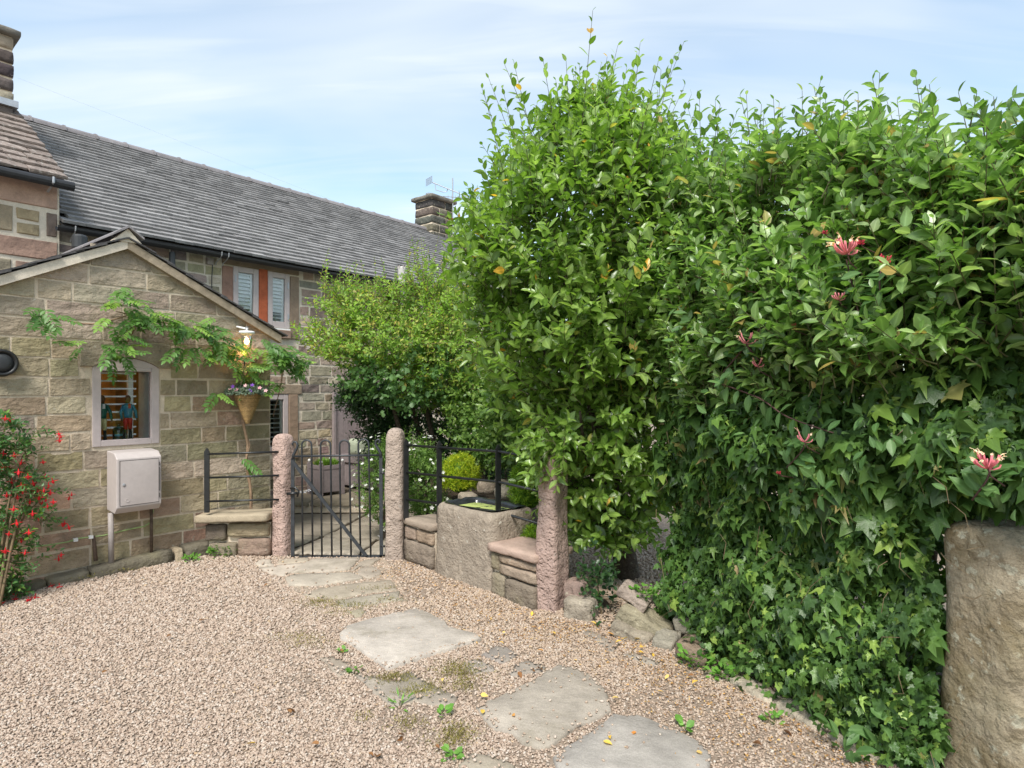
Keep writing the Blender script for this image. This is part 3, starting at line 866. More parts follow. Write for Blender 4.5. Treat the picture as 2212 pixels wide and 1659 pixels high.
def place_stone(name, s0, z0, d, mesh, m, parent, colr):
    vs, fs = mesh
    me = raw_mesh(name, vs, fs, False)
    me.materials.append(m)
    return put(name, me, parent, frame_mat(U, N_IN, UP, W(s0, d, z0)), colr)
def vary(c, v=0.1, hv=0.04):
    k = 1 + rng.normal(0, v)
    return tuple(max(0.01, q * k * (1 + rng.normal(0, hv))) for q in c)
def wall_grid(b, s0, s1, z0, z1, d0, d1, openings):
    """backing wall as boxes round rectangular openings"""
    S = sorted({s0, s1, *[v for o in openings for v in o[:2] if s0 < v < s1]})
    Z = sorted({z0, z1, *[v for o in openings for v in o[2:] if z0 < v < z1]})
    for i in range(len(S) - 1):
        for j in range(len(Z) - 1):
            cs, cz_ = (S[i] + S[i + 1]) / 2, (Z[j] + Z[j + 1]) / 2
            if any(o[0] < cs < o[1] and o[2] < cz_ < o[3] for o in openings): continue
            b.sbox(S[i], S[i + 1], d0, d1, Z[j], Z[j + 1])

# ---- the gabled outbuilding in front of the cottage
AL, AR, AP = -1.52, 1.40, -0.058
EAVE, APEX = 2.28, 3.01
def slope_z(s):
    return APEX - (APEX - EAVE) * (abs(s - AP) / ((AR - AP) if s > AP else (AP - AL)))
def slope_s(z, side):
    k = (APEX - z) / (APEX - EAVE)
    return AP + (AR - AP) * k if side > 0 else AP - (AP - AL) * k
wx0, wx1 = s_at(199, 0), s_at(343, 0)
wz0, wz1 = z_at(199, 966, 0), z_at(205, 792, 0)
WARCH = z_at(272, 773, 0)
ann = thing('stone_outbuilding', W(AP, 0.9, 0), 'small gabled stone outbuilding with wisteria and a meter box on its front', 'outbuilding')
wall = MB()
wall_grid(wall, AL, AR, -0.1, EAVE, 0.0, 0.3, [(wx0, wx1, wz0, WARCH)])
wall.prism([W(AL, 0, EAVE), W(AR, 0, EAVE), W(AP, 0, APEX)], N_IN * 0.3)
wall.sbox(AL, AL + 0.25, 0.3, 1.8, -0.1, EAVE)
wall.sbox(AR - 0.25, AR, 0.3, 1.8, -0.1, EAVE)
awall = wall.build('wall', M['mortar'], ann)
BUFF = (0.385, 0.31, 0.212); GREY = (0.345, 0.285, 0.21); PINK = (0.41, 0.275, 0.20); OLIVE = (0.335, 0.285, 0.175); BROWN = (0.335, 0.25, 0.17)
CZ = [-0.08, 0.08, 0.26, 0.43, 0.61, 0.78, 0.95, 1.125, 1.285, 1.445, 1.607, 1.77, 1.935, 2.107, 2.274, 2.44, 2.61, 2.78, 2.99]
J = 0.014
LINT = (wx0 - 0.10, wx1 + 0.10, wz1 - 0.005, 2.107)      # lintel block zone
for ci in range(len(CZ) - 1):
    z0, z1 = CZ[ci] + J / 2, CZ[ci + 1] - J / 2
    if z1 <= EAVE + 0.02:
        lo0 = lo1 = AL; hi0 = hi1 = AR
    else:
        lo0, hi0 = slope_s(max(z0, EAVE), -1), slope_s(max(z0, EAVE), 1)
        lo1, hi1 = slope_s(z1, -1), slope_s(z1, 1)
    # cut joints
    cuts = [lo0]
    s = lo0 + rng.uniform(0.15, 0.5)
    while s < hi0 - 0.14:
        cuts.append(s); s += rng.uniform(0.24, 0.60) if ci > 2 else rng.uniform(0.3, 0.6)
    cuts.append(hi0)
    spans = []
    for a, b in zip(cuts[:-1], cuts[1:]):
        seg = [(a, b)]
        for (o0, o1, p0, p1) in ((wx0 - 0.005, wx1 + 0.005, wz0, wz1), LINT):
            if z1 > p0 + 0.03 and z0 < p1 - 0.03:
                new = []
                for (q0, q1) in seg:
                    if q1 <= o0 or q0 >= o1: new.append((q0, q1))
                    else:
                        if q0 < o0 - 0.05: new.append((q0, o0))
                        if q1 > o1 + 0.05: new.append((o1, q1))
                seg = new
        spans += seg
    for (a, b) in spans:
        # pieces shorter than 5 cm are left to the mortar
        if b - a < 0.06: continue
        h = z1 - z0
        bb0, bb1 = J / 2, (b - a) - J / 2
        tt0, tt1 = bb0, bb1
        if a == lo0 and lo1 > lo0: tt0 = bb0 + (lo1 - lo0)
        if b == hi0 and hi1 < hi0: tt1 = bb1 - (hi0 - hi1)
        if tt1 < tt0 + 0.01: tt0 = tt1 = (tt0 + tt1) / 2; tt1 += 0.01
        r = rng.uniform()
        mid = (a + b) / 2
        if ci >= 13: base = GREY
        elif ci < 6 and r < 0.3: base = PINK
        elif r < 0.45: base = GREY
        elif r < 0.65: base = OLIVE
        elif r < 0.75: base = BROWN
        else: base = BUFF
        place_stone('stone', a, z0, 0.0, stone_mesh(bb0, bb1, tt0, tt1, h, 0.005, 0.0035, 0.006, 0.003, 0.004), M['ashlar'], awall, vary(base, 0.11, 0.025))
# arched lintel over the window
lp = []
NA = 14
for i in range(NA + 1):
    q = i / NA
    lp.append(W(wx0 + (wx1 - wx0) * q, -0.028, wz1 + (WARCH - wz1) * (1 - (2 * q - 1) ** 2)))
lint_poly = [W(LINT[0], -0.028, wz1)] + lp + [W(LINT[1], -0.028, wz1), W(LINT[1], -0.028, LINT[3] - 0.008), W(LINT[0], -0.028, LINT[3] - 0.008)]
lb = MB(); lb.prism(lint_poly, N_IN * 0.12)
o = lb.build('lintel', M['ashlar'], ann, bevel=0.006); o.color = (*GREY, 1)
# sloping plinth course at the foot of the wall
pb = thing('plinth_course', W(-0.2, -0.08, 0), 'mossy stone plinth course along the foot of the outbuilding', 'plinth')
ss = [-1.5, -0.82, -0.15, 0.36, 0.42, 0.98]
for i, (a, b) in enumerate(((-1.5, -0.70), (-0.69, -0.38), (-0.37, 0.30), (0.33, 0.40), (0.42, 1.05))):
    zt = (0.02, 0.05, 0.075, 0.10, 0.12)[i]
    p, f = rock(((b - a) / 2, 0.085, 0.09), (10, 4, 4), 0.02, 0.010, 7, i * 1.3, 0.004, 30)
    p[:, 2] += p[:, 0] * 0.05
    m_ = MB(); m_.add(basis(p, U, N_IN, UP, W((a + b) / 2, -0.07, zt - 0.06)), f)
    o = m_.build('plinth_stone', M['ashlar'], pb, smooth=True); o.color = (0.15, 0.13, 0.095, 1)
    if i == 3: o.color = (0.36, 0.29, 0.2, 1)

# window of the outbuilding
win = MB()
fw = 0.068
fd0, fd1 = -0.012, 0.06
win.sbox(wx0, wx0 + fw, fd0, fd1, wz0, wz1)
win.sbox(wx1 - fw, wx1, fd0, fd1, wz0, wz1)
win.sbox(wx0 + fw, wx1 - fw, fd0 + 0.001, fd1, wz0, wz0 + 0.055)
hp = [W(wx0 + (wx1 - wx0) * i / NA, fd0, wz1 + (WARCH - wz1 - 0.004) * (1 - (2 * i / NA - 1) ** 2)) for i in range(NA + 1)]
hz = z_at(272, 802, 0)
win.prism([W(wx0 + fw + 0.001, fd0 + 0.001, hz), W(wx1 - fw - 0.001, fd0 + 0.001, hz), W(wx1 - fw - 0.001, fd0 + 0.001, wz1), W(wx0 + fw + 0.001, fd0 + 0.001, wz1)], N_IN * 0.06)
win.prism(hp, N_IN * 0.06)
awin = win.build('window', M['paint'], ann, bevel=0.004)
gl = MB(); gl.sbox(wx0 + fw - 0.01, wx1 - fw + 0.01, 0.03, 0.034, wz0 + 0.05, hz + 0.005)
gl.build('pane', M['glass'], awin)
sil = MB(); sil.sbox(wx0 + 0.02, wx1 - 0.02, 0.06, 0.34, wz0 + 0.02, wz0 + 0.045)
sil.build('inner_sill', M['whitish'], awin)
rv2 = MB()
rv2.sbox(wx1 - fw, wx1 - fw + 0.03, 0.06, 0.30, wz0, WARCH)
rv2.sbox(wx0 + fw - 0.03, wx0 + fw, 0.06, 0.30, wz0, WARCH)
rv2.sbox(wx0, wx1, 0.06, 0.30, hz, hz + 0.03)
rv2.build('reveal', M['reveal'], awin)
sh = MB(); sh.sbox(wx1 - fw - 0.13, wx1 - fw - 0.085, 0.20, 0.235, wz0 + 0.045, hz)
sh.build('shutter_stile', M['whitish'], awin)
nsl = 9
for i in range(nsl):
    z = wz0 + 0.085 + (hz - wz0 - 0.10) * i / (nsl - 1)
    b = MB(); b.box(W((wx0 + wx1) / 2 - 0.04, 0.218, z), U * ((wx1 - wx0) / 2 - fw - 0.02), N_IN * 0.022, UP * 0.0075)
    b.build('slat', M['white'], awin)
room = MB()
for (a, b, c, d, e, f_) in ((AL + 0.25, AR - 0.25, 1.3, 1.34, 0.0, 2.3),):
    room.sbox(a, b, c, d, e, f_)
room.sbox(AL + 0.25, AR - 0.25, 0.3, 1.34, -0.05, 0.0)
room.sbox(AL + 0.25, AR - 0.25, 0.3, 1.34, 2.28, 2.3)
room.build('inner_room', M['room'], ann)
idr = MB(); idr.sbox(wx0 - 0.35, wx0 + 0.62, 1.27, 1.30, 0.1, 2.06)
idr.build('inner_door', M['door_wood'], ann)
for (a, b, c, d) in ((0.02, 0.26, 1.25, 1.9), (0.34, 0.56, 1.25, 1.9), (0.02, 0.26, 0.4, 1.1), (0.34, 0.56, 0.4, 1.1)):
    q = MB(); q.sbox(wx0 + a, wx0 + b, 1.255, 1.27, c, d)
    q.build('door_panel', M['door_wood'], ann)

rl_ = MB(); rl_.lathe([(0.004, 0.0), (0.03, 0.02), (0.035, 0.05), (0.02, 0.08)], W(wx0 - 0.25, 0.95, 2.08), 12)
rlo = rl_.build('room_bulb', M['bulb'], ann, smooth=True)
rd_ = bpy.data.lights.new('room_light', 'POINT'); rd_.energy = 2.2; rd_.color = (1.0, 0.68, 0.36); rd_.shadow_soft_size = 0.05
rdo = bpy.data.objects.new('room_light', rd_); link(rdo, ann); rdo.location = tuple(W(wx0 - 0.25, 0.95, 2.02) - WO[ann.name])

# roof of the outbuilding: slab, verges, slates along the verge
for side in (-1, 1):
    e_s = AL if side < 0 else AR
    oh = 0.10
    es = e_s + side * oh
    ez = EAVE - oh * 0.5
    rf = MB()
    rf.prism([W(AP, -0.045, APEX + 0.028), W(es, -0.045, ez + 0.028), W(es, -0.045, ez + 0.048), W(AP, -0.045, APEX + 0.048)], N_IN * 1.865)
    r_o = rf.build('roof', M['slate_dark'], ann)
    vg = MB()
    vg.prism([W(AP, -0.062, APEX - 0.04), W(es, -0.062, ez - 0.04), W(es, -0.062, ez + 0.043), W(AP, -0.062, APEX + 0.043)], N_IN * 0.07)
    o = vg.build('verge', M['verge'] if side < 0 else M['verge_buff'], ann)
    L = math.hypot(es - AP, APEX - ez)
    nt = 9
    du = (es - AP) / L; dz_ = (ez - APEX) / L
    for i in range(nt):
        q0 = L * i / nt
        a = np.array([AP + du * q0, APEX + dz_ * q0])
        tlen = L / nt * 1.35
        tdir = nrm(U * du + UP * (dz_ + 0.07))
        nn = nrm(np.cross(tdir, N_IN)); nn = nn if nn[2] > 0 else -nn
        for k in range(2):
            b = MB()
            dd = -0.085 + rng.uniform(-0.012, 0.012) + k * 0.23
            c = W(a[0], dd + 0.11, a[1] + 0.058 + 0.003 * k) + tdir * tlen / 2
            b.box(c, tdir * tlen / 2, N_IN * 0.11, nn * 0.007)
            b.build('roof_slate', M['slate_dark'], r_o)
rg = MB()
for k in range(4):
    d0 = -0.10 + k * 0.45
    th = 0.018
    g_ = MB()
    pts = []
    for sgn in (-1, 1):
        g_.prism([W(AP, d0, APEX + 0.15), W(AP + sgn * 0.13, d0, APEX + 0.06), W(AP + sgn * 0.13, d0, APEX + 0.06 + th), W(AP, d0, APEX + 0.15 + th * 1.3)], N_IN * 0.44)
    g_.build('ridge_tile', M['ridge'], ann)
mo = MB(); mo.prism([W(AP - 0.12, -0.07, APEX + 0.02), W(AP + 0.12, -0.07, APEX + 0.02), W(AP, -0.07, APEX + 0.145)], N_IN * 0.1)
mo.build('ridge_mortar', M['verge'], ann)

# ---- the long cottage behind
DM = 1.86
CS1 = 8.95
cot = thing('stone_cottage', W(3.5, DM + 2, 0), 'long stone cottage with grey tiled roof behind the outbuilding', 'cottage')
ux0, ux1, ux2, ux3 = s_at(503, DM), s_at(558, DM), s_at(578, DM), s_at(625, DM)
uz0 = z_at(600, 708, DM); uz1 = z_at(530, 578, DM)
lx0, lx1 = s_at(560, DM), s_at(622, DM)
lz1 = z_at(612, 852, DM); lz0 = lz1 - 0.85
EZ = 3.48          # underside of the eaves
cw = MB()
wall_grid(cw, -0.4, CS1, -0.05, EZ + 0.05, DM, DM + 0.4, [(ux0, ux1, uz0, uz1), (ux2, ux3, uz0, uz1), (lx0, lx1, lz0, lz1)])
# far gable end
RD = DM + 3.0
RZ = EZ + 0.10 + 2.06
cw.prism([W(CS1, DM, -0.05), W(CS1, DM + 6.0, -0.05), W(CS1, DM + 6.0, EZ), W(CS1, RD, RZ - 0.1), W(CS1, DM, EZ)], U * 0.3)
cwall = cw.build('wall', M['mortar_pale'], cot)
CW = [(0.345, 0.28, 0.20), (0.315, 0.26, 0.195), (0.285, 0.225, 0.18), (0.255, 0.21, 0.175), (0.35, 0.295, 0.215)]
def px_of(p):
    return CX + FPX * p[0] / p[1], HY - FPX * (p[2] - CAMH) / p[1]
openings = [(ux0 - 0.16, ux3 + 0.16, uz0 - 0.17, 4.0), (lx0 - 0.2, lx1 + 0.17, lz0 - 0.1, lz1 + 0.16)]
z = 0.1
ci = 0
while z < EZ - 0.02:
    h = rng.uniform(0.125, 0.17)
    z1 = min(z + h, EZ + 0.02)
    if EZ - z1 < 0.06: z1 = EZ + 0.02
    s = -0.12 - rng.uniform(0, 0.2)
    while s < 5.6:
        w = rng.uniform(0.16, 0.42)
        a, b = s, s + w
        s += w
        seg = [(a, b)]
        for (o0, o1, p0, p1) in openings:
            if z1 > p0 + 0.04 and z < p1 - 0.02:
                new = []
                for (q0, q1) in seg:
                    if q1 <= o0 or q0 >= o1: new.append((q0, q1))
                    else:
                        if q0 < o0 - 0.06: new.append((q0, o0))
                        if q1 > o1 + 0.06: new.append((o1, q1))
                seg = new
        for (a_, b_) in seg:
            if b_ - a_ < 0.07: continue
            c = W((a_ + b_) / 2, DM, (z + z1) / 2)
            px, py = px_of(c)
            if px < 575 and c[2] < slope_z(min(max(s_at(px, 0), AL), AR)) + 0.02 and py > 560 + 0.35 * (px - 270) * (px > 270): 
                # wholly behind the outbuilding
                zz = CAMH + (HY - py) / FPX * W(s_at(px, 0), 0, 0)[1]
                if zz < slope_z(s_at(px, 0)) - 0.12: continue
            if px > 900: continue
            jj = 0.017
            place_stone('stone', a_, z + jj / 2, DM, stone_mesh(jj / 2, b_ - a_ - jj / 2, jj / 2, b_ - a_ - jj / 2, z1 - z - jj, 0.004, 0.004, 0.004, 0.006, 0.006), M['rubble'], cwall,
                        vary(random.choice(CW), 0.16, 0.05))
    z = z1
    ci += 1
def dressed(s0, s1, z0, z1, colr, name, d=DM, proud=0.02, m='dressed'):
    b = MB(); b.sbox(s0, s1, d - proud, d + 0.1, z0, z1)
    o = b.build(name, M[m], cot, bevel=0.008); o.color = (*colr, 1)
    return o
dressed(ux0 - 0.15, ux0 - 0.006, uz0 - 0.15, uz1 - 0.02, (0.30, 0.18, 0.135), 'jamb')
dressed(ux1 + 0.006, ux2 - 0.006, uz0 - 0.004, uz1 + 0.02, (1, 1, 1), 'mullion', m='red')
dressed(ux3 + 0.008, ux3 + 0.15, uz0 - 0.15, uz1 - 0.02, (0.29, 0.215, 0.155), 'jamb')
dressed(ux0 - 0.15, ux3 + 0.15, uz1 + 0.004, EZ + 0.02, (0.25, 0.19, 0.135), 'lintel')
dressed(ux0 - 0.002, ux3 + 0.002, uz0 - 0.15, uz0 - 0.03, (0.28, 0.19, 0.145), 'sill', proud=0.05)
dressed(lx0 - 0.2, lx1 + 0.22, lz1 + 0.004, lz1 + 0.145, (0.28, 0.215, 0.155), 'lintel')
dressed(lx1 + 0.006, lx1 + 0.155, lz0 - 0.1, lz1 - 0.002, (0.29, 0.205, 0.145), 'jamb', proud=0.024)
def casement(s0, s1, z0, z1, slats, closed, hinge):
    f = MB()
    fw_ = 0.075
    d0, d1 = DM - 0.012, DM + 0.03
    f.sbox(s0, s0 + fw_, d0, d1, z0, z1); f.sbox(s1 - fw_, s1, d0, d1, z0, z1)
    f.sbox(s0 + fw_, s1 - fw_, d0 + 0.001, d1, z0, z0 + fw_ * 1.2); f.sbox(s0 + fw_, s1 - fw_, d0 + 0.001, d1, z1 - fw_, z1)
    w_ = f.build('window', M['paint'], cot, bevel=0.005)
    g = MB(); g.sbox(s0 + fw_ - 0.005, s1 - fw_ + 0.005, DM + 0.010, DM + 0.013, z0 + 0.05, z1 - fw_ + 0.01)
    g.build('pane', M['glass'], w_)
    st = MB()
    st.sbox(s0 + fw_ - 0.02, s0 + fw_ + 0.012, DM + 0.035, DM + 0.06, z0, z1); st.sbox(s1 - fw_ - 0.03, s1 - fw_ + 0.02, DM + 0.035, DM + 0.06, z0, z1)
    st.build('shutter_frame', M['white'], w_)
    zz0, zz1 = z0 + 0.07, z1 - 0.05
    for i in range(slats):
        zc = zz0 + (zz1 - zz0) * (i + 0.5) / slats
        if closed and i >= 3: tl, hh = 54, (zz1 - zz0) / slats * 0.62
        else: tl, hh = (12 if closed else 8), 0.03
        ax = N_IN * math.cos(R(tl)) + UP * math.sin(R(tl))
        nx2 = np.cross(U, ax)
        b = MB(); b.box(W((s0 + s1) / 2, DM + 0.05, zc), U * ((s1 - s0) / 2 - fw_ - 0.012), ax * hh, nx2 * 0.004)
        b.build('slat', M['white'], w_)
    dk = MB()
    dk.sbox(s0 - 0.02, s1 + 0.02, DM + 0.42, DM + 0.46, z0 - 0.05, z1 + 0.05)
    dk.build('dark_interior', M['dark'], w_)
    if hinge is not None:
        hm = MB()
        for zz in (z0 + 0.17, z1 - 0.17):
            hm.sbox(hinge - 0.008, hinge + 0.008, DM - 0.02, DM - 0.012, zz - 0.045, zz + 0.045)
        hm.build('hinges', M['galv'], w_)
    return w_
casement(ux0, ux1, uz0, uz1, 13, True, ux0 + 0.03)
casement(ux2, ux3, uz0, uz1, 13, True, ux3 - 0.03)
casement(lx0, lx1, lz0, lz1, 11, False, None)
whl = MB(); whl.sbox(ux2, ux3, DM - 0.03, DM + 0.02, uz0 - 0.03, uz0 - 0.008)
whl.build('sill_paint', M['whitish'], cot)

# main roof: courses of grey tiles
RE_D = DM - 0.16; RE_Z = EZ + 0.02
slope_v = nrm(N_IN * (RD - RE_D) + UP * (RZ - RE_Z))
slope_n = nrm(np.cross(U, slope_v))
SL = math.hypot(RD - RE_D, RZ - RE_Z)
RS0 = -0.08
roofb = MB()
def rp(s, q, h=0):
    return W(s, RE_D, RE_Z) + slope_v * q + slope_n * h
for a, b in ((RS0, CS1 + 0.02),):
    roofb.add([rp(a, 0, -0.03), rp(b, 0, -0.03), rp(b, SL, -0.03), rp(a, SL, -0.03)], [(0, 1, 2, 3)])
    bk = W(0, DM + 6.1, EZ) - W(0, 0, 0)
    roofb.add([rp(a, SL, -0.03), rp(b, SL, -0.03), PA + U * b + bk, PA + U * a + bk], [(0, 1, 2, 3)])
roof_o = roofb.build('roof', M['slate_dark'], cot)
NC = 29
gauge = SL / NC
tile_v, tile_f = [], []
TW = 0.24
hw, hl, ht = 0.5, 0.5, 0.5
tv = [(-.5, 0, 0), (.5, 0, 0), (.5, 1, 0), (-.5, 1, 0), (-.5, 0, 1), (.5, 0, 1), (.5, 1, 1), (-.5, 1, 1)]
tf = [(4, 5, 6, 7), (0, 1, 5, 4), (1, 2, 6, 5), (3, 0, 4, 7), (3, 2, 1, 0)]
tile_me = raw_mesh('roof_tile', tv, tf); tile_me.materials.append(M['slate'])
tiles = []
for c in range(NC):
    s = RS0 + (TW / 2 if c % 2 else 0) - rng.uniform(0, 0.05)
    while s < CS1:
        w = TW * rng.uniform(0.8, 1.2)
        q = c * gauge + rng.normal(0, 0.003) + 0.012 * math.sin(s * 1.7 + c * 0.5)
        lift = abs(rng.normal(0, 0.0015)) + (0.010 if rng.uniform() < 0.01 else 0)
        th = rng.uniform(0.030, 0.036)
        sc_ = max(RS0, s) ; se = min(s + w, CS1 + 0.03)
        if se - sc_ > 0.05:
            tiles.append(((sc_ + se) / 2, se - sc_ - 0.004, q, lift, th, rng.normal(0, 0.004)))
        s += w
def tile_mat(t):
    sc_, w, q, lift, th, rot = t
    # tail end lifted on the course below
    y = nrm(slope_v * gauge * 1.3 - slope_n * 0.036)
    x = nrm(U + slope_v * rot)
    n_ = nrm(np.cross(x, y))
    return frame_mat(x, y, n_, rp(sc_, q, 0.008 + lift), (w, gauge * 1.3, th))
def score(t):
    p = rp(t[0], t[2]); px, py = px_of(p)
    vis = (px > 135) and (py < 600) and px < 930
    return (1 / np.linalg.norm(p - np.array([0, 0, CAMH]))) if vis else 0
order = sorted(range(len(tiles)), key=lambda i: -score(tiles[i]))
indiv = set(order[:290])
rest = MB(); rest_r = []
for i, t in enumerate(tiles):
    mt = tile_mat(t)
    if i in indiv:
        put('roof_tile', tile_me, roof_o, mt)
    else:
        A = np.array(mt)
        vv = [(A[:3, :3] @ np.array(p)) + A[:3, 3] for p in tv]
        rest.add(vv, tf); rest_r += [rng.uniform()] * 8
ro = rest.build('far_roof_tiles', M['slate'], roof_o, kind='stuff')
at_ = ro.data.attributes.new('rnd', 'FLOAT', 'POINT'); at_.data.foreach_set('value', np.array(rest_r, np.float32))
# ridge tiles
nr_ = 21
for i in range(nr_):
    a = RS0 + 0.05 + (CS1 - 0.1) * i / nr_; L = (CS1 - 0.1) / nr_
    g_ = MB()
    prof = []
    for k in range(7):
        an = math.pi * (k / 6) - 0.0
        prof.append((math.cos(an) * 0.13, math.sin(an) * 0.10))
    vs = []
    top = W(0, RD, RZ) - W(0, 0, 0)
    for e, (ss_, gr) in enumerate(((a, 1.0), (a + L * 0.93, 1.0), (a + L * 0.935, 1.14), (a + L, 1.14))):
        for (x, y) in prof:
            vs.append(PA + U * ss_ + top + N_IN * x * gr + UP * (y * gr - 0.045))
    fs = []
    for e in range(3):
        for k in range(6):
            fs.append((e * 7 + k, (e + 1) * 7 + k, (e + 1) * 7 + k + 1, e * 7 + k + 1))
    fs.append(tuple(range(21, 28)))
    g_.add(vs, fs)
    g_.build('ridge_tile', M['ridge'], roof_o, smooth=False)
# verge coping at the far gable
for i in range(7):
    q0 = SL * i / 7
    p, f = rock((0.17, SL / 14 - 0.005, 0.06), (4, 6, 3), 0.03, 0.02, 8, i * 1.9)
    b = MB(); b.add(basis(p, U, slope_v, slope_n, rp(CS1 + 0.12, q0 + SL / 14, 0.06)), f)
    o = b.build('coping_stone', M['dressed'], roof_o, smooth=True); o.color = (*vary((0.30, 0.235, 0.18)), 1)
# gutter, half round, with brackets
gt = MB()
gc = lambda s, x, y: W(s, RE_D - 0.03, RE_Z - 0.045) + (-N_IN) * x + UP * y
vs = []; fs = []
for s_ in (-0.14, CS1):
    for k in range(9):
        an = math.pi * k / 8
        vs.append(gc(s_, math.cos(an) * 0.055, -math.sin(an) * 0.055))
    for k in range(9):
        an = math.pi * (8 - k) / 8
        vs.append(gc(s_, math.cos(an) * 0.049, -math.sin(an) * 0.049))
for k in range(18):
    fs.append((k, (k + 1) % 18, 18 + (k + 1) % 18, 18 + k))
fs.append(tuple(range(17, -1, -1))); fs.append(tuple(range(18, 36)))
gt.add(vs, fs)
gut = gt.build('gutter', M['gutter'], cot)
for s_ in (0.02, s_at(460, DM), s_at(475, DM), s_at(745, DM), s_at(815, DM)):
    b = MB(); b.tube([gc(s_, 0.06, 0.02), gc(s_, 0.05, -0.03), gc(s_, 0.0, -0.065), gc(s_, -0.10, -0.10), gc(s_, -0.12, -0.13)], 0.007, 6)
    b.build('bracket', M['galv'], gut)
# vent pipe, downpipe, flue
def pipe(name, px, y0, y1, d, r, m, parent=None, cap=None, **kw):
    a = W(s_at(px, d), d, z_at(px, y0, d)); c = W(s_at(px, d), d, z_at(px, y1, d))
    b = MB(); b.tube([a, c], r, 14)
    if cap: b.lathe([(r * 1.12, -0.12), (r * 1.12, 0.0), (r * 0.9, 0.02), (r * 0.3, 0.03)], c, 14)
    return b.build(name, M[m], parent, smooth=False, **kw)
pipe('vent_pipe', 172, 590, 512, DM - 0.35, 0.066, 'vent', cot, True)
pipe('downpipe', 372, 640, 545, DM - 0.13, 0.036, 'vent', cot)
fl = pipe('flue_pipe', 868, 660, 588, DM - 0.14, 0.058, 'pipe_light', cot)
cc = W(s_at(868, DM - 0.14), DM - 0.14, z_at(868, 588, DM - 0.14))
b = MB(); b.lathe([(0.066, -0.05), (0.066, 0.0), (0.066, 0.07), (0.05, 0.09), (0.02, 0.1)], cc, 14); b.build('flue_cap', M['pipe_light'], fl)
for k in range(6):
    an = k * math.pi / 3
    b = MB(); b.box(cc + np.array([math.cos(an) * 0.064, math.sin(an) * 0.064, 0.085]), (0.008, 0, 0), (0, 0.008, 0), (0, 0, 0.02)); b.build('cap_slot', M['pipe_grey'], fl)
jb = MB(); sj = s_at(452, DM); jb.sbox(sj - 0.04, sj + 0.04, DM - 0.04, DM, z_at(452, 572, DM), z_at(452, 560, DM) + 0.01)
jbo = jb.build('junction_box', M['pipe_grey'], cot)
b = MB(); b.tube([W(sj + 0.03, DM - 0.03, z_at(452, 572, DM)), W(sj + 0.02, DM - 0.03, z_at(452, 600, DM)), W(sj + 0.02, DM - 0.03, z_at(452, 650, DM))], 0.006, 6); b.build('wire', M['black'], jbo)
# far chimney
def chimney(name, s0, s1, d0, d1, z0, z1, courses, parent, cols, capo=0.07, mm='sooty'):
    core = MB(); core.sbox(s0 + 0.02, s1 - 0.02, d0 + 0.02, d1 - 0.02, z0, z1)
    ch = core.build(name, M['mortar'], parent)
    h = (z1 - z0) / courses
    for c in range(courses):
        off = 0.35 if c % 2 else 0.62
        for (a, b_, e, f_) in ((s0, s0 + (s1 - s0) * off, d0, d1), (s0 + (s1 - s0) * off, s1, d0, d1)):
            p, f = rock(((b_ - a) / 2 - 0.006, (f_ - e) / 2, h / 2 - 0.007), (5, 5, 3), 0.02, 0.012, 9, c * 1.7 + a)
            q = MB(); q.add(basis(p, U, N_IN, UP, W((a + b_) / 2, (e + f_) / 2, z0 + h * (c + 0.5))), f)
            o = q.build('chimney_stone', M[mm], ch, smooth=True); o.color = (*vary(random.choice(cols), 0.15), 1)
    p, f = rock(((s1 - s0) / 2 + capo, (d1 - d0) / 2 + capo, 0.05), (8, 8, 3), 0.03, 0.01, 6, s0)
    q = MB(); q.add(basis(p, U, N_IN, UP, W((s0 + s1) / 2, (d0 + d1) / 2, z1 + 0.045)), f)
    o = q.build('chimney_cap', M[mm], ch, smooth=True); o.color = (0.22, 0.2, 0.17, 1)
    return ch
ck = s_at(938, RD)
CHs0, CHs1 = ck - 0.38, ck + 0.36
CHz1 = z_at(938, 440, RD)
ch = chimney('chimney', CHs0, CHs1, RD - 0.32, RD + 0.30, RZ - 0.3, CHz1, 5, cot, [(0.13, 0.12, 0.10), (0.10, 0.095, 0.085), (0.16, 0.14, 0.11)])
b = MB(); b.lathe([(0.075, 0), (0.075, 0.12), (0.085, 0.13), (0.085, 0.16)], W(CHs0 + 0.3, RD + 0.1, CHz1 + 0.09), 14); b.build('chimney_pot', M['galv'], ch)

# television aerial strapped to the far chimney
aer = thing('television_aerial', W(CHs1 - 0.05, RD - 0.36, RZ), 'thin metal television aerial strapped to the far chimney', 'aerial')
AX, AD = CHs1 - 0.08, RD - 0.37
az0 = z_at(960, 520, RD); az1 = z_at(960, 393, RD)
b = MB(); b.tube([W(AX, AD, az0), W(AX, AD, az1)], 0.016, 8); b.build('mast', M['galv'], aer)
b = MB(); b.tube([at(934, 394, 15.4), at(1010, 425, 14.9)], 0.012, 6); boom = b.build('boom', M['galv'], aer)
b = MB(); b.tube([at(940, 398, 15.35), at(941, 410, 15.3), at(958, 415, 15.2), at(965, 414, 15.2), at(967, 408, 15.15)], 0.01, 6); b.build('cradle', M['galv'], aer)
for k in range(7):
    q = k / 6
    c = at(920 + 14 * (k % 2) * 0 + 0, 388 + q * 14, 15.45)
    b = MB(); b.tube([c, c + np.array([0.17, -0.1, 0.055])], 0.006, 5); b.build('reflector_rod', M['galv'], aer)
for k in range(10):
    p0 = at(938 + k * 7.5, 395.5 + k * 3.05, 15.37 - k * 0.05)
    b = MB(); b.tube([p0 - np.array([0.02, 0.06, 0.03]), p0 + np.array([0.02, 0.06, 0.03])], 0.006, 5); b.build('director_rod', M['galv'], aer)
b = MB(); b.tube([at(957, 424, 15.2), at(1020, 429, 14.6)], 0.009, 6); b.build('lower_boom', M['galv'], aer)
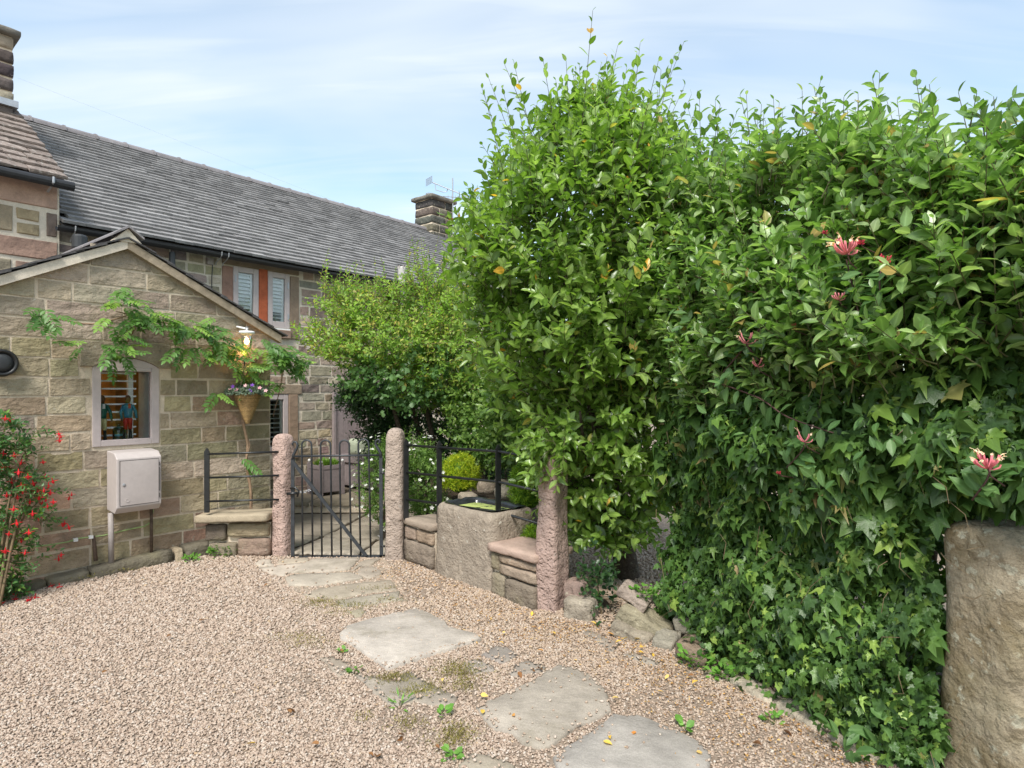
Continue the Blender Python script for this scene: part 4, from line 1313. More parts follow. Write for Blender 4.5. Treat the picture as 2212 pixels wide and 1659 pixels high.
for k in range(6):
    p0 = at(968 + k * 8, 425 + k * 0.7, 15.1 - k * 0.08)
    b = MB(); b.tube([p0 + UP * 0.05, p0 - UP * 0.05], 0.005, 5); b.build('lower_rod', M['galv'], aer)
b = MB(); b.sbox(AX - 0.10, AX + 0.02, AD - 0.02, AD + 0.04, z_at(958, 492, RD), z_at(958, 478, RD)); b.build('rusty_bracket', M['rust'], aer)

# ---- taller cottage end at the far left
DL = 1.80
lc = thing('tall_cottage', W(-1.5, DL + 1.5, 0), 'taller pink stone cottage with stone slate roof at the left edge', 'cottage')
LS1 = s_at(128, DL)
LEZ = z_at(128, 393, DL)
q = MB(); q.sbox(-3.2, LS1, DL, DL + 3.6, -0.05, LEZ)
LRD = DL + 1.85; LRZ = LEZ + 1.28
q.prism([W(LS1, DL, LEZ), W(LS1, DL + 3.6, LEZ), W(LS1, LRD, LRZ - 0.05)], U * -3.0)
lwall = q.build('wall', M['mortar_pale'], lc)
def zl(y): return z_at(128, 353.9 + 0.16 * y, DL)
def sl(x): return s_at(0.16 * x, DL)
LP = (0.40, 0.26, 0.20); LB = (0.42, 0.32, 0.21); LG = (0.20, 0.165, 0.13)
for (x0, x1, y0, y1, cc_) in ((-700, 788, 262, 640, LP), (-600, 185, 672, 1030, (0.36, 0.29, 0.2)), (205, 545, 680, 850, LB), (205, 545, 862, 1035, (0.30, 0.245, 0.15)), (612, 788, 676, 1020, (0.24, 0.18, 0.15)),
                          (-700, 788, 1062, 1340, LP), (-600, 165, 1362, 1560, (0.30, 0.26, 0.18)), (195, 788, 1370, 1560, (0.27, 0.18, 0.14)), (-600, 500, 1580, 1800, LB), (520, 788, 1580, 1800, LG)):
    a, b_ = sl(x0), min(sl(x1), LS1)
    place_stone('stone', a, zl(y1), DL, stone_mesh(0.0, b_ - a, 0.0, b_ - a, zl(y0) - zl(y1) - 0.0, 0.012, 0.004, 0.003, 0.004, 0.02), M['rubble'], lwall, vary(cc_, 0.05, 0.02))
# right-hand return quoins are hidden by the roof; stone slates
LSV = nrm(N_IN * (LRD - DL + 0.15) + UP * (LRZ - LEZ + 0.06)); LSN = nrm(np.cross(U, LSV)); LSL = math.hypot(LRD - DL + 0.15, LRZ - LEZ + 0.06)
def lrp(s, q_, h=0): return W(s, DL - 0.15, LEZ - 0.02) + LSV * q_ + LSN * h
q = MB(); q.add([lrp(-3.2, 0, -0.02), lrp(LS1 + 0.03, 0, -0.02), lrp(LS1 + 0.03, LSL, -0.02), lrp(-3.2, LSL, -0.02)], [(0, 1, 2, 3)])
bk = W(0, DL + 3.7, LEZ) - W(0, 0, 0)
q.add([lrp(-3.2, LSL, -0.02), lrp(LS1 + 0.03, LSL, -0.02), PA + U * (LS1 + 0.03) + bk, PA - U * 3.2 + bk], [(0, 1, 2, 3)])
lroof = q.build('roof', M['stoneslate'], lc)
NLC = 12
lg = LSL / NLC
for c in range(NLC):
    s = LS1 + 0.05 - rng.uniform(0, 0.02)
    while s > -0.95:
        w = rng.uniform(0.2, 0.42)
        p, f = rock((w / 2 - 0.003, lg * 0.68, 0.019), (4, 2, 2), 0.008, 0.012, 9, c + s * 3)
        y = nrm(LSV - LSN * 0.13)
        b = MB(); b.add(basis(p, U, y, np.cross(U, y), lrp(s - w / 2, c * lg + lg * 0.62, 0.022)), f)
        b.build('stone_slate', M['stoneslate'], lroof)
        s -= w
# gutter of the tall cottage
q = MB()
a = W(-3.2, DL - 0.2, LEZ - 0.075); c_ = W(LS1 + 0.08, DL - 0.2, LEZ - 0.075)
q.tube([a, c_], 0.05, 12)
lgut = q.build('gutter', M['gutter'], lc)
b = MB(); e_ = W(s_at(112, DL - 0.2), DL - 0.26, LEZ - 0.03); b.tube([e_, e_ - UP * 0.06 + N_IN * 0.0, e_ - UP * 0.12 + N_IN * 0.2], 0.012, 6); b.build('bracket', M['galv'], lgut)
chl = chimney('chimney', LS1 - 0.98, LS1 - 0.06, LRD - 0.36, LRD + 0.36, LRZ - 0.22, z_at(35, 83, LRD - 0.36), 6, lc, [(0.20, 0.155, 0.13), (0.09, 0.075, 0.07), (0.34, 0.29, 0.23), (0.12, 0.10, 0.09)], 0.065, 'rubble')
b = MB(); b.sbox(LS1 - 1.02, LS1 - 0.03, LRD - 0.40, LRD + 0.38, LRZ - 0.06, LRZ + 0.02); b.build('lead_flashing', M['galv'], chl)
b = MB(); b.tube([W(LS1 - 0.3, LRD - 0.2, z_at(35, 60, LRD - 0.36)), W(LS1 - 0.32, LRD - 0.2, z_at(35, 60, LRD) + 0.3)], 0.02, 6); b.build('rod', M['rust'], chl)
# overhead wire
ow = MB()
pa_, pb_ = at(38, 168, 9.2), at(1400, 640, 34)
ow.tube([pa_ + (pb_ - pa_) * t - UP * (0.5 * math.sin(math.pi * t)) for t in np.linspace(0, 1, 12)], 0.0009, 5)
ow.build('overhead_wire', M['galv'], None, label='thin overhead wire running from the left chimney across the sky', cat='wire')

# ------------------------------------------------------------------ gate posts
def gatepost(c, w, d, h, rz, m, label, seed, fine=0.004, rnd=0.05, taper=0.06, topr=0.07, lean=(0, 0), n=(8, 8, 26)):
    v, f = cube_grid(*n)
    half = np.array([w / 2, d / 2, h / 2])
    p = v * half
    # rounded edges, larger rounding at the head
    for it in range(1):
        rr = np.where(p[:, 2] > h / 2 - topr, topr, rnd)
        k_ = np.clip((p[:, 2] - (h / 2 - 1.6 * topr)) / (0.6 * topr), 0, 1); rx = rnd + (min(topr, w / 2 * 0.92) - rnd) * k_; ry = rnd + (min(topr, d / 2 * 0.92) - rnd) * k_ * 0.6
        core = np.stack([np.clip(p[:, 0], -(w / 2 - rx), w / 2 - rx), np.clip(p[:, 1], -(d / 2 - ry), d / 2 - ry), np.minimum(p[:, 2], h / 2 - topr)], 1)
        dd = p - core
        l = np.linalg.norm(dd, axis=1, keepdims=True)
        lim = np.where(dd[:, 2:3] > 1e-6, topr, rx[:, None])
        p = core + np.where(l > 1e-6, dd / np.maximum(l, 1e-6), 0) * np.minimum(l, lim)
    t = (p[:, 2] + h / 2) / h
    p[:, 0] *= 1 - taper * t; p[:, 1] *= 1 - taper * t
    out = np.stack([p[:, 0], p[:, 1], np.where(t > 0.93, (t - 0.93) * w, 0)], 1)
    out /= np.maximum(np.linalg.norm(out, axis=1, keepdims=True), 1e-5)
    p = p + out * (0.010 * wob(p, 7, seed) + fine * wob(p, 40, seed + 1))[:, None]
    p[:, 2] += h / 2 - 0.06
    p[:, 0] += lean[0] * p[:, 2]; p[:, 1] += lean[1] * p[:, 2]
    b = MB(); b.add(rotz(p, rz) + np.array([c[0], c[1], 0]), f)
    return b.build('stone_gatepost', M[m], None, smooth=True, label=label, cat='gatepost')
P1 = G(597, 1203); P2 = G(850, 1212); P3 = G(1192, 1323)
gatepost((P1[0] + 0.03, P1[1] + 0.11), 0.175, 0.19, 1.28, R(-22), 'pinkpost', 'pink tooled stone gatepost on the hinge-free left side of the iron gate', 1.0)
gatepost((P2[0] + 0.0, P2[1] + 0.10), 0.185, 0.19, 1.35, R(-4), 'greypost', 'grey-brown stone gatepost with rounded head right of the iron gate', 2.3, topr=0.085)
gatepost((P3[0] + 0.015, P3[1] + 0.12), 0.17, 0.24, 1.22, R(-32), 'pinkpost', 'pink stone post half hidden by leaves at the end of the railing', 4.1, rnd=0.025)
gatepost((2.06, 2.62), 0.36, 0.34, 1.16, R(24), 'bigpost', 'big weathered lichen-spotted stone gatepost at the right edge', 6.2, 0.0015, rnd=0.07, taper=0.05, topr=0.09, n=(12, 12, 36))

# ------------------------------------------------------------------ iron gate
GY = 6.19
gate = thing('iron_gate', at(730, 1205, GY), 'black wrought iron garden gate with hooped bars and a diagonal brace', 'gate')
def gp(px, py): return at(px, py, GY)
def bar(name, pts, r, parent, m='iron_grey', n=8):
    b = MB(); b.tube(pts, r, n)
    return b.build(name, M[m], parent, smooth=True)
def flat(name, a, b_, w, t, parent, m='iron_grey', nrmv=(0, 1, 0)):
    a, b_ = np.asarray(a), np.asarray(b_)
    d = nrm(b_ - a); n_ = np.asarray(nrmv, float); s = nrm(np.cross(d, n_)); n_ = np.cross(s, d)
    q = MB(); q.box((a + b_) / 2, d * np.linalg.norm(b_ - a) / 2, s * w / 2, n_ * t / 2)
    return q.build(name, M[m], parent)
flat('stile', gp(632.5, 1206), gp(632.5, 990), 0.034, 0.014, gate)
flat('stile', gp(824, 1204), gp(822.5, 985), 0.034, 0.014, gate)
bar('scroll', [gp(632.5, 992), gp(634, 982), gp(640, 971), gp(643, 962), gp(640, 955), gp(634, 955), gp(631, 959), gp(633, 962)], [0.015, 0.015, 0.014, 0.013, 0.012, 0.01, 0.009, 0.007], gate)
bar('scroll', [gp(822.5, 988), gp(822, 979), gp(816, 968), gp(811, 960), gp(812, 952), gp(817, 949), gp(821, 952), gp(819, 957), gp(816, 955)], [0.015, 0.015, 0.014, 0.013, 0.012, 0.01, 0.009, 0.008, 0.006], gate)
bar('top_rail', [gp(634, 986), gp(822, 983)], 0.010, gate)
flat('bottom_rail', gp(630, 1204), gp(826, 1202), 0.030, 0.014, gate)
for (a, b_, c, d) in ((652, 673, 654, 675.5), (692.5, 714, 695.5, 717), (733.5, 754.5, 737, 758.5), (774, 796.5, 779, 801)):
    yt = 951 if a < 770 else 949
    rr = (b_ - a) / 2
    arc = [gp((a + b_) / 2 - rr * math.cos(t), yt + rr * 0.95 - rr * 0.95 * math.sin(t)) for t in np.linspace(0, math.pi, 13)]
    bar('hoop', [gp(c, 1203)] + arc + [gp(d, 1203)], 0.0095, gate)
flat('brace', gp(633, 996) - np.array([0, 0.016, 0]), gp(792, 1200) - np.array([0, 0.016, 0]), 0.032, 0.012, gate)
bar('latch', [gp(622, 1066) - np.array([0, 0.03, 0]), gp(644, 1064) - np.array([0, 0.03, 0])], 0.014, gate, 'iron')
bar('latch_hook', [gp(628, 1054) - np.array([0, 0.02, 0]), gp(640, 1052) - np.array([0, 0.03, 0]), gp(648, 1060) - np.array([0, 0.03, 0]), gp(644, 1072) - np.array([0, 0.02, 0])], 0.009, gate, 'iron')
for k in range(7):
    c = gp(645 + 4.2 * k, 1062 + 2.2 * math.sin(k * 0.9)) + np.array([0, 0.015, 0])
    ax = nrm([1, 0.2, 0.1]); up = UP if k % 2 else np.array([0, 1.0, 0])
    bar('chain_link', [c + 0.013 * (math.cos(t) * ax + 0.6 * math.sin(t) * up) for t in np.linspace(0, 2 * math.pi, 9)], 0.0035, gate, 'galv', 5)
for y_ in (1022, 1180):
    bar('hinge_pin', [gp(822, y_), gp(832, y_)], 0.011, gate, 'iron')

# ------------------------------------------------------------------ railings
def rail_post(p, z0, z1, rail, ang, parent):
    d = np.array([math.cos(ang), math.sin(ang), 0]); n_ = np.array([-d[1], d[0], 0])
    b = MB()
    w, t = 0.024, 0.009
    pr = [(-w, z0), (w, z0), (w, z1 - 0.035), (0.004, z1), (-0.004, z1), (-w, z1 - 0.035)]
    b.prism([np.array([p[0], p[1], 0]) + d * x + UP * z - n_ * t for x, z in pr], n_ * 2 * t)
    return b.build('railing_post', M['iron'], parent)
rr_ = thing('iron_railing', (-0.6, 5.8, 0.42), 'black iron railing of three rails above the trough and right-hand wall', 'railing')
RA = np.array([-1.03, 6.08, 0]); RB = np.array([-0.68, 5.84, 0]); RC = np.array([-0.12, 5.44, 0]); RD_ = np.array([0.33, 5.10, 0]) 
RD_ = np.array([0.25, 4.93, 0])
ang = math.atan2(RC[1] - RA[1], RC[0] - RA[0])
for p, z0 in ((RA, 0.40), (RB, 0.42), (RC, 0.41)):
    rail_post(p, z0, 1.185, None, ang + R(65), rr_)
for zz in (1.125, 0.86, 0.60):
    pts = [RA + UP * zz, RC + UP * zz, RD_ + UP * (zz - 0.005)]
    bar('rail', pts, 0.0115, rr_, 'iron')
rl = thing('iron_railing', (-2.7, 6.2, 0.4), 'black iron railing of three rails between outbuilding and left gatepost', 'railing')
LA = np.array([(447 - CX) / FPX * 6.15, 6.15, 0]); LB_ = np.array([P1[0] + 0.02, 6.24, 0])
zt = lambda y, yy: CAMH - (y - HY) / FPX * yy
rail_post(LA, zt(1107, 6.15), zt(968, 6.15), None, 0.1, rl)
for (ya, yb) in ((981, 976), (1032, 1027), (1083, 1079)):
    bar('rail', [LA + UP * zt(ya, 6.15), LB_ + UP * zt(yb, 6.24)], 0.0105, rl, 'iron')

# ------------------------------------------------------------------ low walls
def block(name, c, half, xd, m, colr, parent, seed, n=(7, 4, 5), rnd=0.02, amp=0.010, fine=0.003):
    p, f = rock(half, n, rnd, amp, 7, seed, fine, 35)
    xd = nrm(xd); yd = np.cross(UP, xd)
    b = MB(); b.add(basis(p, xd, yd, UP, c), f)
    o = b.build(name, M[m], parent, smooth=True)
    o.color = (*colr, 1)
    return o
lw = thing('low_stone_wall', (-2.6, 6.3, 0), 'low buff stone wall with coping slab left of the gate', 'wall')
yy = 6.22
def lwp(px, py, y=yy): return at(px, py, y)
x0, x1 = lwp(432, 1100)[0], lwp(584, 1100)[0]
core = MB(); core.box((( x0 + x1) / 2 + 0.02, 6.38, 0.16), ((x1 - x0) / 2 - 0.04, 0, 0), (0, 0.10, 0), (0, 0, 0.17)); core.build('wall_core', M['mortar'], lw)
block('coping', ((x0 + x1) / 2 - 0.01, 6.30, zt(1117, yy)), ((x1 - x0) / 2 + 0.01, 0.17, 0.042), (1, 0, 0.02), 'dressed', (0.34, 0.28, 0.20), lw, 1.2, (12, 5, 4), 0.018)
for (pa, pb, ya, yb, colr) in ((441, 487, 1133, 1170, (0.15, 0.12, 0.095)), (490, 580, 1131, 1161, (0.36, 0.29, 0.19)), (512, 580, 1164, 1203, (0.28, 0.20, 0.155)), (450, 508, 1174, 1208, (0.20, 0.165, 0.12))):
    a, c = lwp(pa, ya), lwp(pb, yb)
    block('wall_stone', ((a[0] + c[0]) / 2, 6.30, (a[2] + c[2]) / 2), ((c[0] - a[0]) / 2, 0.08, (a[2] - c[2]) / 2), (1, 0, 0), 'ashlar', colr, lw, pa)

WD = nrm(np.array([1.26, -1.43, 0])); WN = np.cross(UP, WD)      # WN points behind the wall
WA = np.array([-1.06, 6.12, 0])
def wr(t, q, z): return WA + WD * t + WN * q + UP * z
def t_px(px):
    k = (px - CX) / FPX
    return (k * WA[1] - WA[0]) / (WD[0] - k * WD[1])
rw1 = thing('low_stone_wall', wr(0.15, 0.15, 0), 'short low wall of brown stones between grey gatepost and trough', 'wall')
ta_, tb_ = t_px(872), t_px(933)
core = MB(); core.box(wr((ta_ + tb_) / 2, 0.17, 0.16), WD * ((tb_ - ta_) / 2), WN * 0.13, UP * 0.18); core.build('wall_core', M['mortar'], rw1)
block('coping', wr((ta_ + tb_) / 2, 0.17, 0.385), ((tb_ - ta_) / 2 + 0.01, 0.19, 0.034), WD, 'dressed', (0.34, 0.27, 0.21), rw1, 3.3, (8, 6, 4), 0.02)
tm = ta_ + (tb_ - ta_) * 0.42
block('wall_stone', wr((ta_ + tm) / 2, 0.07, 0.275), ((tm - ta_) / 2 - 0.006, 0.07, 0.06), WD, 'ashlar', (0.26, 0.195, 0.15), rw1, 4.4)
block('wall_stone', wr((tm + tb_) / 2, 0.07, 0.275), ((tb_ - tm) / 2 - 0.006, 0.07, 0.06), WD, 'ashlar', (0.29, 0.215, 0.155), rw1, 5.4)
block('wall_stone', wr((ta_ + tb_) / 2, 0.07, 0.10), ((tb_ - ta_) / 2 - 0.004, 0.075, 0.105), WD, 'ashlar', (0.20, 0.16, 0.125), rw1, 6.4)
rw2 = thing('low_stone_wall', wr(1.6, 0.15, 0), 'short low wall with pink coping between trough and pink post', 'wall')
tc_, td_ = t_px(1060), t_px(1158)
core = MB(); core.box(wr((tc_ + td_) / 2, 0.20, 0.16), WD * ((td_ - tc_) / 2), WN * 0.16, UP * 0.18); core.build('wall_core', M['mortar'], rw2)
block('coping', wr((tc_ + td_) / 2 + 0.005, 0.18, 0.385), ((td_ - tc_) / 2 + 0.012, 0.22, 0.036), WD, 'dressed', (0.36, 0.26, 0.21), rw2, 7.7, (10, 8, 4), 0.025)
te = tc_ + (td_ - tc_) * 0.2
tm2 = tc_ + (td_ - tc_) * 0.34
block('wall_stone', wr((tc_ + te) / 2, 0.06, 0.27), ((te - tc_) / 2 - 0.004, 0.07, 0.07), WD, 'ashlar', (0.28, 0.225, 0.17), rw2, 8.4)
block('wall_stone', wr((te + td_) / 2, 0.06, 0.305), ((td_ - te) / 2 - 0.004, 0.07, 0.03), WD, 'ashlar', (0.30, 0.225, 0.165), rw2, 8.9)
block('wall_stone', wr((te + td_) / 2, 0.055, 0.225), ((td_ - te) / 2 - 0.004, 0.07, 0.042), WD, 'ashlar', (0.29, 0.225, 0.17), rw2, 9.4)
block('wall_stone', wr((tc_ + tm2) / 2, 0.06, 0.075), ((tm2 - tc_) / 2 - 0.006, 0.07, 0.10), WD, 'ashlar', (0.27, 0.225, 0.165), rw2, 10.4)
block('wall_stone', wr((tm2 + td_) / 2, 0.05, 0.07), ((td_ - tm2) / 2 - 0.006, 0.075, 0.10), WD, 'ashlar', (0.21, 0.17, 0.13), rw2, 11.4)

# ------------------------------------------------------------------ stone trough
TL = G(932, 1237); TR = G(1063, 1282)
XT = nrm(TR - TL); YT = np.cross(UP, XT)
LT = np.linalg.norm(TR - TL); DT = 0.56
tro = thing('stone_trough', TL + XT * LT / 2 + YT * DT / 2, 'big rounded stone trough holding water covered in duckweed', 'trough')
def loop(ins, z, M_=56, e=9.0):
    a, b = LT / 2 - ins, DT / 2 - ins
    out = []
    for k in range(M_):
        t = 2 * math.pi * k / M_
        c, s = math.cos(t), math.sin(t)
        r = (abs(c) ** e + abs(s) ** e) ** (-1 / e)
        out.append((a * c * r, b * s * r, z))
    return out
HT = 0.635
levels = [(0.0, -0.04)] + [(0.0 + 0.012 * q, HT * q) for q in np.linspace(0, 0.88, 12)] + [(0.018, 0.60), (0.032, 0.625), (0.05, HT), (0.075, HT), (0.092, HT - 0.01), (0.10, HT - 0.03), (0.105, HT - 0.15)]
vs = []
for ins, z in levels: vs += loop(ins, z)
vs = np.array(vs)
rad = np.stack([vs[:, 0], vs[:, 1], np.zeros(len(vs))], 1); rad /= np.maximum(np.linalg.norm(rad, axis=1, keepdims=True), 1e-5)
vs = vs + rad * (0.012 * wob(vs, 5, 8) + 0.004 * wob(vs, 30, 3))[:, None]
vs[:, 2] += 0.008 * wob(vs, 6, 5) * (vs[:, 2] > 0.5)
fs = []
for i in range(len(levels) - 1):
    for k in range(56):
        l = (k + 1) % 56
        fs.append((i * 56 + k, i * 56 + l, (i + 1) * 56 + l, (i + 1) * 56 + k))
TC = TL + XT * LT / 2 + YT * DT / 2
b = MB(); b.add(basis(vs, XT, YT, UP, TC), fs); b.build('basin', M['trough'], tro, smooth=True)
lv = [(0.062, HT + 0.012), (0.085, HT + 0.008), (0.108, HT - 0.02), (0.118, HT - 0.14)]
vs = []
for ins, z in lv: vs += loop(ins, z)
vs = np.array(vs); vs[:, 2] += 0.010 * wob(vs, 22, 2); vs[:, :2] *= (1 + 0.02 * wob(vs, 30, 6))[:, None]
fs = []
for i in range(len(lv) - 1):
    for k in range(56):
        l = (k + 1) % 56
        fs.append((i * 56 + k, i * 56 + l, (i + 1) * 56 + l, (i + 1) * 56 + k))
b = MB(); b.add(basis(vs, XT, YT, UP, TC), fs); b.build('pond_liner', M['liner'], tro, smooth=True)
vs = np.array(loop(0.108, HT - 0.035)); 
b = MB(); b.add(basis(vs, XT, YT, UP, TC), [tuple(range(56))]); b.build('duckweed_water', M['water'], tro)

# ------------------------------------------------------------------ meter box and things on the outbuilding wall
def wallpt(px, py, d): return W(s_at(px, d), d, z_at(px, py, d))
mb_ = thing('meter_box', wallpt(285, 1110, 0), 'mauve-grey plastic gas meter box fixed under the window', 'meter box')
bd = 0.235
b0, b1 = s_at(250, -bd), s_at(347, -bd)
bz0, bz1 = z_at(250, 1112, -bd), z_at(250, 985, -bd)
prof = [(0.0, bz0 + 0.02), (-bd + 0.05, bz0), (-bd, bz0 + 0.055), (-bd, bz1 - 0.03), (-bd + 0.06, bz1 + 0.02), (0.0, bz1 + 0.035)]
b = MB(); b.prism([W(b0, d - 0.02, z) for d, z in prof], U * (b1 - b0))
body = b.build('body', M['box'], mb_, bevel=0.008)
dm = 0.028
g_ = MB(); g_.sbox(b0 + dm - 0.005, b1 - dm + 0.005, -bd - 0.0215, -bd - 0.01, bz0 + 0.075 - 0.005, bz1 - 0.05 + 0.005); g_.build('door_gap', M['groove'], mb_)
dr = MB()
NX, NZ = 8, 8
vs = []; fs = []
da, db, dc, de = b0 + dm, b1 - dm, bz0 + 0.075, bz1 - 0.05
for j in range(NZ + 1):
    for i in range(NX + 1):
        u, w = i / NX, j / NZ
        edge = i in (0, NX) or j in (0, NZ)
        bul = 0.008 * (1 - (2 * u - 1) ** 2) * (1 - (2 * w - 1) ** 2) ** 0.5 if not edge else 0
        vs.append(W(da + (db - da) * u, -bd - 0.026 - bul, dc + (de - dc) * w))
for j in range(NZ):
    for i in range(NX):
        k = j * (NX + 1) + i
        fs.append((k, k + 1, k + NX + 2, k + NX + 1))
dr.add(vs, fs)
door = dr.build('door', M['box'], mb_, smooth=True)
lk = MB(); lk.lathe([(0.013, 0), (0.013, 0.006), (0.008, 0.008)], W(b0 + 0.055, -bd - 0.028, (bz0 + bz1) / 2), 12, axis=-N_IN); lk.build('lock', M['galv'], door)
for (q0, q1) in ((0.1, 0.2), (0.25, 0.8), (0.84, 0.92)):
    h_ = MB(); h_.sbox(b1 - dm + 0.003, b1 - dm + 0.012, -bd - 0.028, -bd - 0.018, dc + (de - dc) * q0, dc + (de - dc) * q1); h_.build('hinge', M['groove'], door)
em = MB(); em.lathe([(0.018, 0), (0.018, 0.004), (0.012, 0.004), (0.012, 0.0015), (0.004, 0.0015)], W(b0 + 0.085, -bd - 0.027, bz0 + 0.12), 16, axis=-N_IN); em.build('emblem', M['box'], door)
pp = MB(); pp.tube([wallpt(239, 1108, -0.10), wallpt(240.5, 1215, -0.10)], 0.023, 12); pp.build('pipe', M['pipe_grey'], mb_, smooth=True)
pp = MB(); pp.tube([wallpt(327, 1095, -0.06), wallpt(327, 1193, -0.06)], 0.014, 8); pp.build('rusty_pipe', M['pipe_rust'], mb_, smooth=True)
rp2 = MB(); rp2.tube([wallpt(202, 1158, -0.05), wallpt(204, 1180, -0.05), wallpt(207, 1212, -0.08)], [0.013, 0.016, 0.017], 8)
rp2.build('pipe_stub', M['pipe_rust'], None, smooth=True, label='short rusty pipe stub rising from the plinth under the cable', cat='pipe')
cb = thing('earth_cable', wallpt(100, 1180, -0.05), 'green and yellow earth cable clipped along the outbuilding wall', 'cable')
pts = [wallpt(-10, 1189, -0.045), wallpt(40, 1186, -0.045), wallpt(100, 1178, -0.045), wallpt(145, 1171, -0.045), wallpt(170, 1163, -0.045), wallpt(222, 1157, -0.045), wallpt(280, 1143, -0.045), wallpt(312, 1137, -0.045), wallpt(326, 1128, -0.045), wallpt(331, 1100, -0.045)]
b = MB(); b.tube(pts, 0.0065, 6); b.build('cable', M['cable'], cb, smooth=True)
for px, py in ((14, 1188), (163, 1166), (196, 1160)):
    b = MB(); c = wallpt(px, py, -0.05); b.box(c, U * 0.016, N_IN * 0.014, UP * 0.014); b.build('clip', M['whitish'], cb)
# round black wall fitting at the left edge
rf_ = thing('wall_light', wallpt(2, 784, -0.05), 'round black wall fitting cut off by the left edge', 'wall light')
c = wallpt(0, 784, 0)
b = MB(); b.lathe([(0.11, 0), (0.115, 0.02), (0.11, 0.07), (0.095, 0.085), (0.085, 0.07), (0.05, 0.05)], c, 28, axis=-N_IN); b.build('housing', M['black'], rf_, smooth=True)
b = MB(); b.lathe([(0.075, 0.055), (0.07, 0.075), (0.04, 0.085)], c, 24, axis=-N_IN); b.build('ring', M['vent'], rf_, smooth=True)

# ornaments on the inner window sill
SZ = wz0 + 0.045
def figurine(s, d, label, coat, trou, seed, h=0.36):
    t = thing('figurine', W(s, d, SZ), label, 'figurine', 'painted figurines in the window')
    base = W(s, d, SZ)
    def tb(name, pts, rad, m, n=8):
        b = MB(); b.tube([base + U * p[0] + N_IN * p[1] + UP * p[2] for p in pts], rad, n)
        return b.build(name, m, t, smooth=True)
    tb('boots', [(-0.022, 0, 0), (-0.024, 0, 0.03), (-0.02, 0, 0.10)], [0.02, 0.014, 0.013], M['black'])
    tb('boots', [(0.022, 0, 0), (0.024, 0, 0.03), (0.02, 0, 0.10)], [0.02, 0.014, 0.013], M['black'])
    tb('trousers', [(-0.02, 0, 0.095), (-0.02, 0, 0.18), (0, 0, 0.235)], [0.016, 0.022, 0.026], trou)
    tb('trousers', [(0.02, 0, 0.095), (0.02, 0, 0.18), (0, 0, 0.235)], [0.016, 0.022, 0.026], trou)
    tb('coat', [(0, 0, 0.205), (0, 0, 0.24), (0, 0, 0.30), (0, 0, 0.335), (0, 0, 0.345)], [0.034, 0.036, 0.042, 0.036, 0.015], coat, 12)
    tb('sleeve', [(-0.036, 0, 0.325), (-0.062, -0.005, 0.26), (-0.058, -0.012, 0.20)], [0.016, 0.014, 0.011], coat)
    tb('sleeve', [(0.036, 0, 0.325), (0.064, -0.005, 0.265), (0.07, -0.02, 0.20)], [0.016, 0.014, 0.011], coat)
    tb('hand', [(-0.058, -0.012, 0.20), (-0.056, -0.014, 0.175)], [0.009, 0.007], M['skin_wood'])
    tb('hand', [(0.07, -0.02, 0.20), (0.072, -0.024, 0.175)], [0.009, 0.007], M['skin_wood'])
    tb('head', [(0, 0, 0.34), (0, 0, 0.36), (0, 0, 0.385), (0, 0, 0.41), (0, 0, 0.42)], [0.013, 0.021, 0.026, 0.02, 0.008], M['skin_wood'], 12)
    b = MB(); b.box(base + UP * 0.318 - N_IN * 0.04, U * 0.011, N_IN * 0.003, UP * 0.022); b.build('shirt_front', M['whitish'] if trou is M['cream_paint'] else M['redpaint'], t)
    return t
M['skin_wood'] = plain('brown_painted_wood', (0.13, 0.055, 0.025), 0.5, 0.3, bump=0)
M['greencoat'] = plain('green_paint', (0.02, 0.13, 0.095), 0.4, 0.4, bump=0)
M['bluecoat'] = plain('blue_paint', (0.03, 0.19, 0.30), 0.4, 0.4, bump=0)
M['cream_paint'] = plain('cream_paint', (0.60, 0.58, 0.30), 0.4, 0.4, bump=0)
M['redpaint'] = plain('red_paint', (0.42, 0.02, 0.02), 0.4, 0.4, bump=0)
figurine(wx0 + fw + 0.055, 0.135, 'painted figurine in green coat and cream trousers on the window sill', M['greencoat'], M['cream_paint'], 1)
figurine(wx1 - fw - 0.155, 0.135, 'painted figurine in blue coat and red trousers on the window sill', M['bluecoat'], M['redpaint'], 2)
b = MB(); b.lathe([(0.045, 0), (0.05, 0.01), (0.05, 0.09), (0.04, 0.115), (0.014, 0.125), (0.013, 0.145), (0.017, 0.15)], W((wx0 + wx1) / 2 - 0.02, 0.14, SZ), 20)
b.build('glass_bottle', M['bottle'], None, smooth=True, label='squat pale blue glass bottle between the figurines in the window', cat='bottle')

# ------------------------------------------------------------------ lantern, hanging basket
ld = -0.16
lan = thing('wall_lantern', wallpt(532, 735, 0), 'lit white wall lantern among wisteria leaves at the outbuilding corner', 'lantern')
lc_ = wallpt(533, 735, ld)
b = MB(); b.lathe([(0.02, 0.10), (0.075, 0.095), (0.08, 0.07), (0.05, 0.065)], lc_, 16); b.build('hood', M['whitish'], lan, smooth=True)
b = MB(); b.lathe([(0.05, 0.065), (0.055, 0.0), (0.045, -0.08), (0.02, -0.10)], lc_, 16); b.build('glass_shade', M['glass'], lan, smooth=True)
b = MB(); b.lathe([(0.004, 0.03), (0.022, 0.015), (0.027, -0.01), (0.02, -0.035), (0.004, -0.045)], lc_, 12); b.build('bulb', M['bulb'], lan, smooth=True)
b = MB(); b.tube([wallpt(512, 706, 0), wallpt(512, 706, -0.03), lc_ + UP * 0.12, lc_ + UP * 0.09], 0.011, 8); b.build('bracket', M['whitish'], lan, smooth=True)
b = MB(); b.tube([lc_ + UP * 0.125 + U * 0.015 * math.cos(t) + UP * 0.015 * math.sin(t) for t in np.linspace(0, 6.28, 10)], 0.004, 6); b.build('top_ring', M['galv'], lan)
